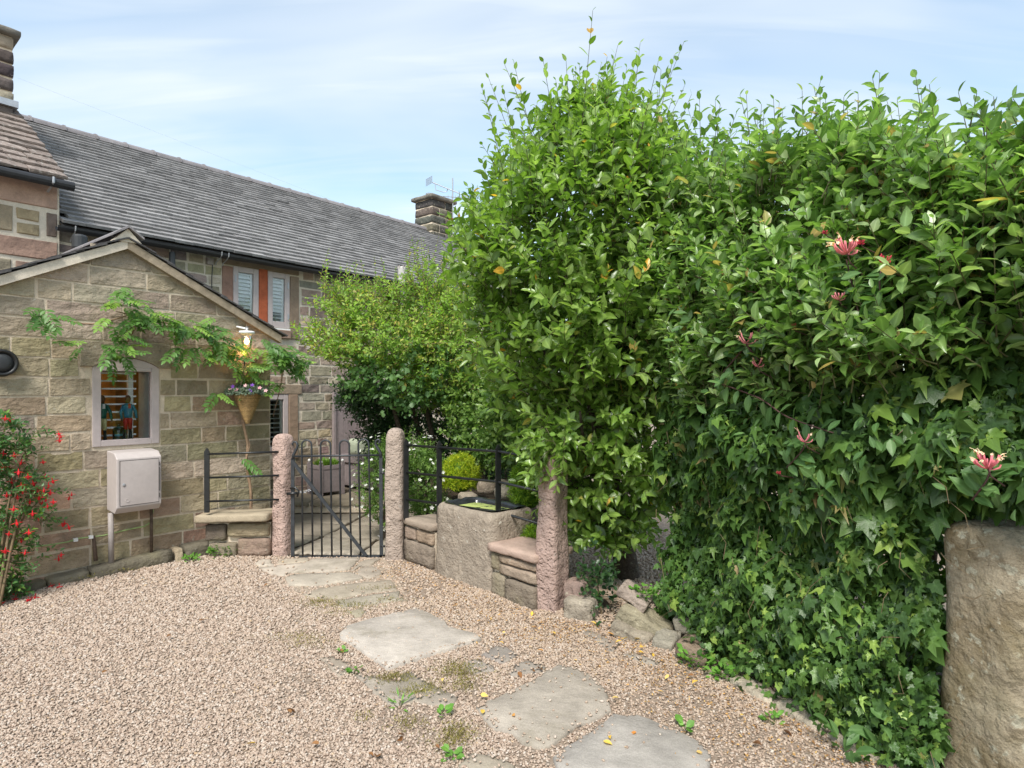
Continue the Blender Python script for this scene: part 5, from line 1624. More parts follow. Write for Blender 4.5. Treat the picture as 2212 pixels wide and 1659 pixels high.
pl = bpy.data.lights.new('lantern_light', 'POINT'); pl.energy = 1.4; pl.color = (1.0, 0.5, 0.2); pl.shadow_soft_size = 0.03
plo = bpy.data.objects.new('lantern_light', pl); link(plo, lan); plo.location = tuple(lc_ - WO[lan.name] + UP * -0.125 + N_IN * 0.05)

bdp = -0.20
hb = thing('hanging_basket', wallpt(535, 915, bdp), 'cone-shaped wicker hanging basket of violet and pink flowers', 'hanging basket')
tip = wallpt(535, 915, bdp); rim = wallpt(534, 850, bdp)
Hc = rim[2] - tip[2]; Rc = 27.5 / FPX * tip[1]
vs = []; fs = []
NR, NS = 30, 60
for i in range(NR):
    q = i / (NR - 1)
    for k in range(NS):
        an = 2 * math.pi * k / NS
        r = 0.012 + (Rc - 0.012) * q ** 0.9 + 0.0045 * math.sin(an * NS / 4 + (i % 2) * math.pi) + 0.003 * (i % 2)
        vs.append(tip + np.array([r * math.cos(an), r * math.sin(an), Hc * q]))
for i in range(NR - 1):
    for k in range(NS):
        l = (k + 1) % NS
        fs.append((i * NS + k, i * NS + l, (i + 1) * NS + l, (i + 1) * NS + k))
b = MB(); b.add(vs, fs); b.build('cone', M['wicker'], hb, smooth=True)
for i in range(0, 22):
    q = (i + 0.5) / 22
    r = 0.015 + (Rc - 0.012) * q ** 0.9
    an = np.linspace(0, 2 * math.pi, 33)
    b = MB(); b.tube([tip + np.array([(r + 0.003 * math.sin(14 * t + i * 3.1)) * math.cos(t), (r + 0.003 * math.sin(14 * t + i * 3.1)) * math.sin(t), Hc * q]) for t in an], 0.0048, 5)
    b.build('wicker_strand', M['wicker'], hb, smooth=True)
hook = wallpt(528, 790, bdp + 0.04)
for an in (0.3, 2.4, 4.5):
    b = MB(); b.tube([rim + np.array([Rc * math.cos(an), Rc * math.sin(an), 0]), hook], 0.004, 5); b.build('rope', M['rope'], hb)
b = MB(); b.tube([hook, hook + UP * 0.05, hook + UP * 0.07 + N_IN * 0.1, hook + UP * 0.07 + N_IN * 0.16], 0.008, 6); b.build('hook', M['iron'], hb)

# ------------------------------------------------------------------ garden seat and planter
NO = -N_IN
sF = s_at(720, DM - 0.05)
seat = thing('arbour_seat', W(sF + 0.3, DM - 0.6, 0.16), 'mauve painted wooden arbour seat with cushions beyond the gate', 'garden seat')
TZ = 0.165
for i in range(6):
    a = sF + 0.0 + i * 0.085
    b = MB(); b.sbox(a, a + 0.082, DM - 0.075, DM - 0.05, TZ, 1.62); b.build('side_board', M['bench'], seat)
b = MB(); b.sbox(sF - 0.02, sF + 0.52, DM - 0.082, DM - 0.076, 1.36, 1.46); b.build('moulding', M['bench'], seat)
b = MB(); b.sbox(sF - 0.02, sF + 0.02, DM - 0.10, DM - 0.045, TZ, 1.64); b.build('corner_post', M['bench'], seat)
for i in range(8):
    a = DM - 0.1 - (i + 1) * 0.135
    b = MB(); b.sbox(sF + 0.02, sF + 0.04, a, a + 0.132, TZ + 0.05, TZ + 0.40); b.build('base_board', M['bench'], seat)
b = MB(); b.sbox(sF - 0.01, sF + 0.52, DM - 1.22, DM - 0.09, TZ + 0.40, TZ + 0.50); b.build('seat', M['bench'], seat, bevel=0.006)
b = MB(); b.sbox(sF + 0.50, sF + 0.53, DM - 1.2, DM - 0.09, TZ, 1.55); b.build('backrest', M['bench'], seat)
b = MB(); b.sbox(sF - 0.02, sF + 0.5, DM - 1.26, DM - 1.18, TZ + 0.72, TZ + 0.80); b.build('armrest', M['bench'], seat)
b = MB(); b.sbox(sF - 0.015, sF + 0.03, DM - 1.25, DM - 1.19, TZ, TZ + 0.72); b.build('front_post', M['bench'], seat)
def cushion(c, half, xd, m, label, tilt=0.0):
    p, f = rock(half, (8, 4, 8), min(half) * 0.95, 0.006, 8, c[0])
    e = np.abs(p / np.array(half))
    p[:, 1] *= 1 - 0.45 * np.maximum(e[:, 0], e[:, 2]) ** 3
    xd = nrm(xd); yd = np.cross(UP, xd)
    zu = nrm(UP + yd * tilt)
    b = MB(); b.add(basis(p, xd, yd, zu, c), f)
    return b.build('cushion', M[m], None, smooth=True, label=label, cat='cushion')
cu = W(sF + 0.2, DM - 0.42, TZ + 0.62)
cushion(cu, (0.2, 0.07, 0.13), NO + 0.2 * U, 'cushion', 'sage green cushion with orange motif lying on the arbour seat')
q = MB(); q.lathe([(0.0, 0.012), (0.05, 0.008), (0.05, 0.0)], cu - U * 0.075, 16, axis=-U)
cushion(W(sF + 0.38, DM - 0.6, TZ + 0.74), (0.2, 0.06, 0.2), NO, 'cushion', 'plain pale green cushion leaning at the back of the arbour seat', 0.2)
pc = at(702, 1060, 9.0)
plc = at(704, 1058, 9.05); plc[2] = TZ
pt = thing('square_planter', plc, 'square mauve wooden planter with grassy plant beside the arbour seat', 'planter')
hs = 0.17
XP = nrm([0.72, -0.7, 0]); YP = np.cross(UP, XP)
for sx, sy in ((-1, -1), (1, -1), (1, 1), (-1, 1)):
    c = plc + XP * sx * hs + YP * sy * hs
    b = MB(); b.box(c + UP * 0.23, XP * 0.022, YP * 0.022, UP * 0.23); po = b.build('post', M['bench'], pt)
    b = MB(); b.lathe([(0.004, 0.46), (0.018, 0.47), (0.022, 0.485), (0.016, 0.50), (0.003, 0.507)], c, 10); b.build('finial', M['whitish'], po, smooth=True)
for d_, w_ in ((XP, YP), (-XP, YP), (YP, XP), (-YP, XP)):
    b = MB(); b.box(plc + d_ * hs + UP * 0.24, w_ * (hs - 0.023), d_ * 0.009, UP * 0.19); b.build('side_panel', M['bench'], pt)
    b = MB(); b.box(plc + d_ * (hs + 0.004) + UP * 0.40, w_ * (hs - 0.023), d_ * 0.012, UP * 0.025); b.build('top_rail', M['bench'], pt)
b = MB(); b.box(plc + UP * 0.37, XP * (hs - 0.01), YP * (hs - 0.01), UP * 0.02); b.build('compost', M['soil'], pt)

# ------------------------------------------------------------------ rubble at the foot of the hedge
def q8(zx, zy): return (1150.2 + 0.28 * zx, 973.3 + 0.28 * zy)
RUB = [((270, 490), (1095, 1295), 1290, (0.30, 0.255, 0.20), 0.0, 0.10), ((610, 940), (1260, 1450), 1445, (0.33, 0.28, 0.215), -0.25, 0.11), ((940, 1110), (1380, 1512), 1512, (0.30, 0.27, 0.215), -0.1, 0.10),
       ((1105, 1400), (1340, 1625), 1620, (0.29, 0.215, 0.155), -0.3, 0.14), ((670, 1100), (1110, 1330), 1420, (0.31, 0.27, 0.185), -0.42, 0.12), ((670, 920), (960, 1090), 1380, (0.33, 0.265, 0.22), -0.5, 0.10),
       ((270, 440), (960, 1110), 1250, (0.26, 0.185, 0.155), 0.1, 0.10), ((1110, 1230), (1230, 1350), 1440, (0.27, 0.24, 0.185), 0.2, 0.08), ((980, 1045), (1500, 1552), 1552, (0.30, 0.26, 0.22), 0, 0.04)]
RLAB = ['squared grey rubble stone tucked against the pink post', 'long grey rubble stone at the foot of the hedge gap', 'small rounded grey rubble stone beside the boulder', 'rounded brown boulder at the foot of the ivy',
        'flat buff rubble slab lying tilted over the long stone', 'topmost mauve-grey rubble slab leaning by the trunk', 'mauve rubble stone behind the pink post', 'grey rubble stone half under the ivy', 'pebble-sized grey stone lying on the gravel by the boulder']
for i, ((xa, xb), (ya, yb), ybase, colr, tilt, dep) in enumerate(RUB):
    pb0 = G(*q8((xa + xb) / 2, ybase))
    Y = pb0[1] + dep * 0.4
    a = at(*q8(xa, ya), Y); c = at(*q8(xb, yb), Y)
    hw_, hh_ = (c[0] - a[0]) / 2, (a[2] - c[2]) / 2
    if tilt < -0.2: hh_ *= 0.55; hw_ *= 0.92
    p, f = rock((hw_, dep, hh_), (8, 6, 6), min(hw_, hh_, dep) * (0.8 if i == 3 else 0.3), 0.018 if i < 8 else 0.004, 6, i * 2.7, 0.005, 28)
    ct, st = math.cos(tilt), math.sin(tilt)
    p = np.stack([p[:, 0] * ct - p[:, 2] * st, p[:, 1], p[:, 0] * st + p[:, 2] * ct], 1)
    b = MB(); b.add(rotz(p, -0.5) + np.array([(a[0] + c[0]) / 2, Y, (a[2] + c[2]) / 2 - (0.085 if i in (4, 5) else 0.035)]), f)
    o = b.build('rubble_stone', M['rubble_foot'], None, smooth=True, label=RLAB[i], cat='stone', group='rubble stones under the hedge'); o.color = (*colr, 1)
# rockery edge behind the trough
RKL = ['leftmost high', 'second high', 'widest', 'rightmost high', 'low front', 'lone left']
for i, (px, py, y, w_) in enumerate(((1050, 1052, 6.5, 0.09), (1075, 1050, 6.6, 0.11), (1105, 1056, 6.4, 0.12), (1130, 1050, 6.6, 0.10), (1090, 1064, 6.2, 0.1), (1010, 1078, 6.4, 0.1))):
    p, f = rock((w_, 0.09, 0.065), (6, 5, 5), 0.05, 0.015, 8, i * 3.3)
    b = MB(); b.add(rotz(p, i) + at(px, py, y), f)
    o = b.build('rockery_stone', M['rubble_foot'], None, smooth=True, label=RKL[i] + ' buff rockery stone edging the bed behind the trough', cat='stone', group='rockery stones behind the trough'); o.color = (*vary((0.36, 0.29, 0.22)), 1)

# ------------------------------------------------------------------ foliage
def T(vs, fs): return np.array(vs, float), np.array(fs, int)
LEAF = T([(0, 0, 0), (-.19, .22, .035), (0, .22, -.01), (.19, .22, .035), (-.235, .50, .035), (0, .50, -.03), (.235, .50, .035), (-.14, .78, -.005), (0, .78, -.06), (.14, .78, -.005), (0, 1, -.12)],
         [(0, 2, 1), (0, 3, 2), (1, 2, 5), (1, 5, 4), (2, 3, 6), (2, 6, 5), (4, 5, 8), (4, 8, 7), (5, 6, 9), (5, 9, 8), (7, 8, 10), (8, 9, 10)])
SMALL = T([(0, 0, 0), (-.25, .45, .05), (0, .5, -.03), (.25, .45, .05), (0, 1, -.08)], [(0, 2, 1), (0, 3, 2), (1, 2, 4), (2, 3, 4)])
ROUND = T([(0, 0, 0), (-.3, .3, .04), (0, .4, -.02), (.3, .3, .04), (-.32, .65, .03), (.32, .65, .03), (0, .98, -.06)], [(0, 2, 1), (0, 3, 2), (1, 2, 4), (3, 5, 2), (4, 2, 6), (2, 5, 6)])
NARROW = T([(0, 0, 0), (-.09, .4, .02), (.09, .4, .02), (0, 1, -.03)], [(0, 2, 1), (1, 2, 3)])
iv = [(0.05, 0.02), (0.25, -0.10), (0.44, 0.05), (0.33, 0.24), (0.42, 0.50), (0.23, 0.55), (0.0, 0.95)]
ivf = iv + [(-x, y) for x, y in iv[-2::-1]]
iv2 = [(0.04, 0.0), (0.20, -0.10), (0.36, -0.02), (0.20, 0.20), (0.34, 0.42), (0.13, 0.46), (0.0, 1.05)]
ivf2 = iv2 + [(-x, y) for x, y in iv2[-2::-1]]
IVY2 = T([(0, .2, 0.0)] + [(x, y, (-0.16 if y > 0.9 else -0.07 if (abs(x) > 0.3 or y < -0.05) else 0.06)) for x, y in ivf2], [(0, i + 1, (i + 1) % len(ivf2) + 1) for i in range(len(ivf2))])
IVY = T([(0, .2, 0.0)] + [(x, y, (-0.10 if y > 0.9 else -0.04 if (abs(x) > 0.4 or y < -0.05) else 0.05)) for x, y in ivf], [(0, i + 1, (i + 1) % len(ivf) + 1) for i in range(len(ivf))])

def frames(axis, up, roll_noise=0.3):
    """leaf frames: y along the leaf, z its upper face"""
    n = len(axis)
    y = axis / np.maximum(np.linalg.norm(axis, axis=1, keepdims=True), 1e-6)
    z = up + rng.normal(0, roll_noise, (n, 3))
    z = z - (z * y).sum(1, keepdims=True) * y
    z /= np.maximum(np.linalg.norm(z, axis=1, keepdims=True), 1e-6)
    x = np.cross(y, z)
    return np.stack([x, y, z], 2)      # columns
class Leaves:
    def __init__(self, tmpl):
        self.t = tmpl; self.p = []; self.R = []; self.s = []; self.r = []
    def add(self, p, Rm, s, r):
        self.p.append(p); self.R.append(Rm); self.s.append(s); self.r.append(r)
        return self
    def fin(self):
        return np.concatenate(self.p), np.concatenate(self.R), np.concatenate(self.s), np.concatenate(self.r)
def vein_of(tmpl):
    v = tmpl[0]
    if len(v) == 14: return np.array([1.0] + [0.0] * 13)
    return (np.abs(v[:, 0]) < 1e-6).astype(float) * (v[:, 1] < 0.9)
def leaf_mesh(name, tmpl, p, Rm, s, r, m, parent, label=None, cat=None, kind='stuff', smooth=True):
    tv_, tf_ = tmpl
    n, k = len(p), len(tv_)
    if n == 0: return None
    off = woff(parent)
    v = np.einsum('nij,kj->nki', Rm * s[:, None, None], tv_) + (p - off)[:, None, :]
    f = (tf_[None] + (np.arange(n) * k)[:, None, None]).reshape(-1, 3)
    me = bpy.data.meshes.new(name)
    me.vertices.add(n * k); me.vertices.foreach_set('co', v.reshape(-1).astype(np.float32))
    me.loops.add(f.size); me.loops.foreach_set('vertex_index', f.ravel().astype(np.int32))
    me.polygons.add(len(f)); me.polygons.foreach_set('loop_start', np.arange(0, f.size, 3, dtype=np.int32)); me.polygons.foreach_set('loop_total', np.full(len(f), 3, np.int32))
    if smooth: me.polygons.foreach_set('use_smooth', np.ones(len(f), bool))
    me.update(calc_edges=True)
    a = me.attributes.new('rnd', 'FLOAT', 'POINT'); a.data.foreach_set('value', np.repeat(r, k).astype(np.float32))
    a = me.attributes.new('vein', 'FLOAT', 'POINT'); a.data.foreach_set('value', np.tile(vein_of(tmpl), n).astype(np.float32))
    me.materials.append(m)
    o = bpy.data.objects.new(name, me)
    link(o, parent); WO[o.name] = off.copy()
    return tag(o, label, cat, None, kind)
def foliage(L, m, parent, n_parts=0, part='leaf', rest='foliage', cell=7):
    """joined foliage; the leaves that show largest become parts of their own"""
    p, Rm, s, r = L.fin()
    if n_parts:
        cam_p = np.array([0, 0, CAMH])
        d = p - cam_p; dist = np.linalg.norm(d, axis=1)
        px = (CX + FPX * p[:, 0] / p[:, 1]) * 1024 / 2212; py = (HY - FPX * (p[:, 2] - CAMH) / p[:, 1]) * 1024 / 2212
        ins = (px > 4) & (px < 1020) & (py > 4) & (py < 764) & (p[:, 1] > 0.5)
        area = s ** 2 * np.abs((Rm[:, :, 2] * d).sum(1)) / dist ** 3
        key = (px // cell).astype(int) * 1000 + (py // cell).astype(int)
        idx = np.where(ins)[0]
        idx = idx[np.argsort(dist[idx])]
        _, first = np.unique(key[idx], return_index=True)
        cand = idx[first]
        cand = cand[np.argsort(-area[cand])][:n_parts]
        me = raw_mesh(part, L.t[0], L.t[1], True); me.materials.append(m)
        va = me.attributes.new('vein', 'FLOAT', 'POINT'); va.data.foreach_set('value', vein_of(L.t).astype(np.float32))
        for i in cand:
            A = np.eye(4); A[:3, :3] = Rm[i] * s[i]; A[:3, 3] = p[i]
            put(part, me, parent, [tuple(q) for q in A])
        keep = np.ones(len(p), bool); keep[cand] = False
        p, Rm, s, r = p[keep], Rm[keep], s[keep], r[keep]
    return leaf_mesh(rest, L.t, p, Rm, s, r, m, parent)
def rdir(n):
    v = rng.normal(size=(n, 3)); return v / np.linalg.norm(v, axis=1, keepdims=True)
def unit(a): return a / np.maximum(np.linalg.norm(a, axis=1, keepdims=True), 1e-6)
def shoots(L, B, D, length, nleaf, size, spread=0.9, droop=0.0, up=0.8, twigs=None, rnd_lo=0.0, rnd_hi=1.0, tip_bright=0.25):
    """leafy shoots: alternate leaves up each stem, smaller towards the tip"""
    n = len(B)
    D = unit(D)
    ln = length if hasattr(length, '__len__') else np.full(n, length)
    ln = ln * rng.uniform(0.7, 1.2, n)
    ref = unit(np.cross(D, rdir(n)))
    ref2 = np.cross(D, ref)
    base_r = rng.uniform(rnd_lo, rnd_hi, n)
    for k in range(nleaf):
        t = (k + 0.6) / nleaf
        pos = B + D * (ln * t)[:, None]
        pos[:, 2] -= droop * ln * t * t
        an = k * 2.4 + rng.uniform(-.4, .4, n)
        side = ref * np.cos(an)[:, None] + ref2 * np.sin(an)[:, None]
        sp_ = spread * (1 - 0.35 * t ** 3)
        ax = unit(D * (1 - 0.45 * sp_) + side * sp_ + rng.normal(0, 0.12, (n, 3)))
        ax[:, 2] -= droop * 0.5
        upv = D * 0.7 + np.array([0, 0, up]) - side * 0.2
        sz = size * (0.78 + 0.42 * math.sin(math.pi * min(1, t * 0.9 + 0.12))) * (1 - 0.38 * t ** 5) * rng.uniform(0.75, 1.2, n)
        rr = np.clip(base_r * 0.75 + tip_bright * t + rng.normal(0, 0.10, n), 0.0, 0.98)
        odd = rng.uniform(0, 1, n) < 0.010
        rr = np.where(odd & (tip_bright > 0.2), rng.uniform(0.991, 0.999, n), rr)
        Fm = frames(ax, upv, 0.55)
        Fm[:, :, 0] *= rng.uniform(0.75, 1.3, n)[:, None]; Fm[:, :, 2] *= rng.uniform(0.3, 2.4, n)[:, None]
        L.add(pos, Fm, sz, rr)
    if twigs is not None:
        for i in range(n):
            twigs.append((B[i] - D[i] * 0.03, B[i] + D[i] * ln[i] * 0.5 - UP * droop * ln[i] * 0.25, B[i] + D[i] * ln[i] * 0.97 - UP * droop * ln[i] * 0.94))
def twig_mesh(name, tw, r0, r1, m, parent):
    vs = []; fs = []
    tw = np.array(tw)
    n = len(tw)
    ring = 3
    d = unit(tw[:, 2] - tw[:, 0])
    a = unit(np.cross(d, np.array([0.31, 0.77, 0.2]))); b_ = np.cross(d, a)
    V = np.zeros((n, 3, ring, 3))
    for j in range(3):
        r = r0 + (r1 - r0) * j / 2
        for k in range(ring):
            q = 2 * math.pi * k / ring
            V[:, j, k] = tw[:, j] + r * (math.cos(q) * a + math.sin(q) * b_)
    F = []
    for j in range(2):
        for k in range(ring):
            l = (k + 1) % ring
            F += [(j * ring + k, j * ring + l, (j + 1) * ring + l), (j * ring + k, (j + 1) * ring + l, (j + 1) * ring + k)]
    V = V.reshape(n, -1, 3)
    off = woff(parent)
    F = (np.array(F)[None] + (np.arange(n) * V.shape[1])[:, None, None]).reshape(-1, 3)
    me = bpy.data.meshes.new(name)
    vv = (V.reshape(-1, 3) - off)
    me.vertices.add(len(vv)); me.vertices.foreach_set('co', vv.astype(np.float32).ravel())
    me.loops.add(F.size); me.loops.foreach_set('vertex_index', F.ravel().astype(np.int32))
    me.polygons.add(len(F)); me.polygons.foreach_set('loop_start', np.arange(0, F.size, 3, dtype=np.int32)); me.polygons.foreach_set('loop_total', np.full(len(F), 3, np.int32))
    me.update(calc_edges=True)
    me.materials.append(m)
    o = bpy.data.objects.new(name, me); link(o, parent); WO[o.name] = off.copy()
    o['kind'] = 'stuff'
    return o
def limb(parent, pts, rad, m='bark', name='branch', n=8):
    # smooth the path a little
    P = [np.asarray(p, float) for p in pts]
    Q = []; Rr = []
    for i in range(len(P) - 1):
        for t in np.linspace(0, 1, 4, endpoint=False):
            p0, p1, p2, p3 = P[max(i - 1, 0)], P[i], P[i + 1], P[min(i + 2, len(P) - 1)]
            Q.append(0.5 * ((2 * p1) + (-p0 + p2) * t + (2 * p0 - 5 * p1 + 4 * p2 - p3) * t * t + (-p0 + 3 * p1 - 3 * p2 + p3) * t ** 3))
            Rr.append(rad[i] + (rad[i + 1] - rad[i]) * t)
    Q.append(P[-1]); Rr.append(rad[-1])
    b = MB(); b.tube(Q, Rr, n)
    return b.build(name, M[m], parent, smooth=True)

# ---- the big leafy shrub in the middle
TCX, TCY = 0.78, 5.25
big = thing('leafy_shrub', (1.0, 5.6, 0), 'tall bright green leafy shrub on a leaning trunk behind the pink post', 'shrub')
tb0 = np.array([1.02, 5.55, -0.05])
limb(big, [tb0, (0.98, 5.5, 0.25), (0.86, 5.42, 0.55), (0.80, 5.35, 1.0), (0.76, 5.3, 1.8), (0.75, 5.25, 2.7)], [0.125, 0.10, 0.075, 0.055, 0.04, 0.015], name='trunk', n=12)
for (p, q, e) in (((0.9, 5.44, 0.45), (0.70, 5.3, 1.0), (0.25, 5.1, 2.0)), ((0.86, 5.42, 0.6), (1.0, 5.35, 1.3), (1.3, 5.2, 2.2)), ((0.82, 5.38, 0.9), (0.62, 5.1, 1.6), (0.4, 4.8, 2.6)), ((0.78, 5.32, 1.4), (0.98, 5.0, 2.2), (1.1, 4.9, 3.2)), ((0.78, 5.3, 1.6), (0.5, 5.4, 2.4), (0.35, 5.5, 3.2)), ((0.95, 5.48, 0.3), (0.75, 5.2, 0.6), (0.45, 4.95, 0.95)), ((0.85, 5.4, 0.7), (0.60, 4.95, 1.1), (0.5, 4.6, 1.5))):
    limb(big, [p, q, e], [0.035, 0.022, 0.008])
ZR = np.array([0.35, 0.7, 1.1, 1.6, 2.1, 2.6, 3.1, 3.45, 3.75, 4.0]); RR = np.array([0.25, 0.50, 0.76, 1.02, 1.16, 1.20, 1.10, 0.90, 0.58, 0.22])
def crown_pts(n, lo=0.3, hi=1.0):
    z = rng.choice(np.linspace(0.4, 4.05, 60), n, p=(lambda w: w / w.sum())(np.interp(np.linspace(0.4, 4.05, 60), ZR, RR))) + rng.uniform(-.03, .03, n)
    an = rng.uniform(0, 2 * math.pi, n)
    rr = np.interp(z, ZR, RR)
    dirx = np.stack([np.cos(an), np.sin(an), np.zeros(n)], 1)
    lump = 1 + 0.20 * wob(np.stack([np.cos(an) * 1.2, np.sin(an) * 1.2, z * 1.1], 1), 1.9, 4.0)
    q = np.sqrt(rng.uniform(lo, hi, n))
    cx = TCX - 0.10 * np.clip((z - 1.2), 0, 1.5) + np.where(z < 1.2, (1.2 - z) * 0.06, 0)
    P = np.stack([cx, np.full(n, TCY), z], 1) + dirx * (rr * q * lump)[:, None]
    return P, dirx, z, q
L = Leaves(LEAF); tw = []
P, dx_, z, q = crown_pts(1950, 0.28, 1.0)
upk = np.clip((z - 1.3) / 1.8, -0.25, 1.2)
D = dx_ * (0.9 - 0.35 * np.clip(upk, 0, 1))[:, None] + UP * (0.1 + 0.75 * upk)[:, None] + rng.normal(0, 0.28, (len(P), 3))
P = P - unit(D) * 0.2
# keep the gap by the pink post and the view of the trunk open
ppx = CX + FPX * P[:, 0] / P[:, 1]; ppy = HY - FPX * (P[:, 2] - CAMH) / P[:, 1]
keep = ~((ppy > 1010) & (ppx < 1195)) & ~((ppy > 1125) & (ppx > 1335)) & ~((ppy > 985) & (ppx < 1120)) & ~(ppy > 1190)
keep &= ~((wob(P, 3.0, 5.5) > 0.30) & (q > 0.70))
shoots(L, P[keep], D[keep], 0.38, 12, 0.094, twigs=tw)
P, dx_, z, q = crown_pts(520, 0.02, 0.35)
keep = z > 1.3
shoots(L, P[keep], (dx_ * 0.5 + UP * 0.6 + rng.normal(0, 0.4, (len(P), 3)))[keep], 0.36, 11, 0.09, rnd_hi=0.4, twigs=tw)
# leaves hanging round the head of the pink post
n = 26
P = np.array([at(rng.uniform(1150, 1225), rng.uniform(915, 985), rng.uniform(4.45, 4.75)) for _ in range(n)])
shoots(L, P, np.tile([-0.35, -0.35, -0.15], (n, 1)) + rng.normal(0, 0.35, (n, 3)), 0.24, 9, 0.085, droop=0.25, twigs=tw)
# tall leaders that break the outline
n = 80
P, dx_, z, q = crown_pts(n, 0.1, 1.0)
an = rng.uniform(0, 6.28, n); rr = rng.uniform(0, 0.95, n)
P = np.stack([TCX - 0.18 + np.cos(an) * rr, TCY + np.sin(an) * rr, 3.66 - 0.75 * rr ** 2 + rng.uniform(-.1, .1, n)], 1)
D = np.stack([np.cos(an) * rr * 0.5, np.sin(an) * rr * 0.5, np.ones(n)], 1) + rng.normal(0, 0.12, (n, 3))
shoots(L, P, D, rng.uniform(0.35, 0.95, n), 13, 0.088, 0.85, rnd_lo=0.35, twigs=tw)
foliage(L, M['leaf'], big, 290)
twig_mesh('twigs', tw, 0.004, 0.0015, M['twig_green'], big)

# ---- hedge on the right: leafy shrubs above, ivy below
H0 = np.array([1.00, 5.00, 0]); H1 = np.array([2.42, 1.75, 0])
HD = nrm(H1 - H0); HN = np.array([HD[1], -HD[0], 0.0])        # HN points out of the hedge towards the drive
HL = np.linalg.norm(H1 - H0)
hedge = thing('leafy_hedge', (2.2, 3.2, 0), 'bright green leafy hedge with upright shoots on the right', 'hedge')
def htop(t): return 1.65 + (0.375 + 0.05 * np.clip((t - 1.8) / 0.8, 0, 1)) * (5.0 - 0.916 * t) - 0.03 - 0.15 * np.exp(-((t - 0.85) / 0.32) ** 2) + 0.08 * np.exp(-((t - 1.75) / 0.3) ** 2) + 0.06 * np.sin(t * 7.3) + 0.05 * np.sin(t * 9.1)
def hbot(t): return 1.35 + 0.22 * t
L = Leaves(LEAF); tw = []
n = 2400
t = rng.uniform(-0.3, HL, n); u_ = rng.uniform(0, 1, n) ** 0.75
z = hbot(t) - 0.1 + (htop(t) - hbot(t)) * u_
bulge = 0.10 + 0.22 * np.sin(np.clip((z - 1.2) / 1.7, 0, 1) * math.pi * 0.9) + 0.19 * wob(np.stack([t * 1.3, z * 1.3, z * 0], 1), 2.4, 9)
q = rng.uniform(0, 1, n) ** 1.6 * 0.75
P = H0 + HD * t[:, None] + HN * (bulge - q)[:, None] + UP * z[:, None]
D = HN * (0.55 - 0.5 * q)[:, None] + UP * (0.55 + 0.5 * u_)[:, None] + rng.normal(0, 0.3, (n, 3))
kk = ~((wob(P, 3.4, 1.5) > 0.34) & (q < 0.22))
shoots(L, (P - unit(D) * 0.15)[kk], D[kk], 0.34, 12, 0.088, rnd_lo=0.15, twigs=tw)
# top surface with upright leaders
n = 300
t = rng.uniform(-0.1, HL, n); q = rng.uniform(-0.2, 0.95, n)
P = H0 + HD * t[:, None] - HN * q[:, None] + UP * (htop(t) - 0.12 - 0.15 * (q - 0.3) ** 2)[:, None]
D = UP + rng.normal(0, 0.22, (n, 3)) + HN * 0.1
shoots(L, P, D, rng.uniform(0.15, 0.55, n) * (1.25 - 0.2 * t), 11, 0.088, 0.95, rnd_lo=0.35, twigs=tw)
n = 46
t = rng.uniform(0.1, HL - 0.4, n); q = rng.uniform(0.0, 0.8, n)
P = H0 + HD * t[:, None] - HN * q[:, None] + UP * (htop(t) - 0.1)[:, None]
shoots(L, P, UP + rng.normal(0, 0.16, (n, 3)), rng.uniform(0.45, 0.72, n) * (1.15 - 0.17 * t), 11, 0.092, 1.0, rnd_lo=0.3, twigs=tw)
foliage(L, M['hedge_leaf'], hedge, 290)
twig_mesh('twigs', tw, 0.0045, 0.0015, M['twig_green'], hedge)
for k in range(14):
    t = HL * (k + 0.5) / 14
    c = H0 + HD * t - HN * rng.uniform(0.25, 0.5)
    limb(hedge, [c, c + UP * 0.9 + rng.normal(0, 0.08, 3), c + UP * 1.7 + rng.normal(0, 0.15, 3), c + UP * 2.4 + rng.normal(0, 0.2, 3)], [0.035, 0.03, 0.02, 0.006], name='stem')

ivy = thing('ivy', (1.55, 3.4, 0), 'dark green ivy covering the lower hedge down to the gravel', 'ivy')
L = Leaves(IVY)
def ivy_face(n, depth, size, lo, hi, z0=0.03, spread=1.0):
    t = rng.uniform(0.50, 2.95, n); u_ = rng.uniform(0, 1, n)
    top = hbot(t) + 0.35
    z = z0 + (top - z0) * u_
    bul = 0.12 + 0.10 * np.sin(u_ * math.pi) + 0.19 * wob(np.stack([t * 1.1, z * 1.1, z * 0], 1), 3.4, 2.0) + 0.05 * wob(np.stack([t, z, z * 0], 1), 11.0, 5.0)
    # the foot flares out on to the drive towards the camera
    bul += 0.10 * np.clip(0.5 - z, 0, 0.5) * 2
    q = rng.uniform(0, 1, n) * depth
    P = H0 + HD * t[:, None] + HN * (bul - q)[:, None] + UP * z[:, None]
    ax = -UP * rng.uniform(0.3, 1.1, n)[:, None] + HN * rng.uniform(0.1, 0.6, n)[:, None] + HD * rng.normal(0, 0.55, n)[:, None]
    up = HN * 0.75 + UP * 0.65 - HD * 0.0 + rng.normal(0, 0.25, (n, 3))
    s = size * rng.uniform(0.55, 1.35, n)
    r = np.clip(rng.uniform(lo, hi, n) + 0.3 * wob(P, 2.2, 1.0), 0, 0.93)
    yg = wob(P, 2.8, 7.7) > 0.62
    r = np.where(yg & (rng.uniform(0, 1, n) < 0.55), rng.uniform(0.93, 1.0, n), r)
    Fm = frames(ax, up, 0.22)
    Fm[:, :, 0] *= rng.uniform(0.7, 1.2, n)[:, None]; Fm[:, :, 2] *= rng.uniform(0.4, 2.6, n)[:, None]
    LL.add(P, Fm, s, r)
L2 = Leaves(IVY2)
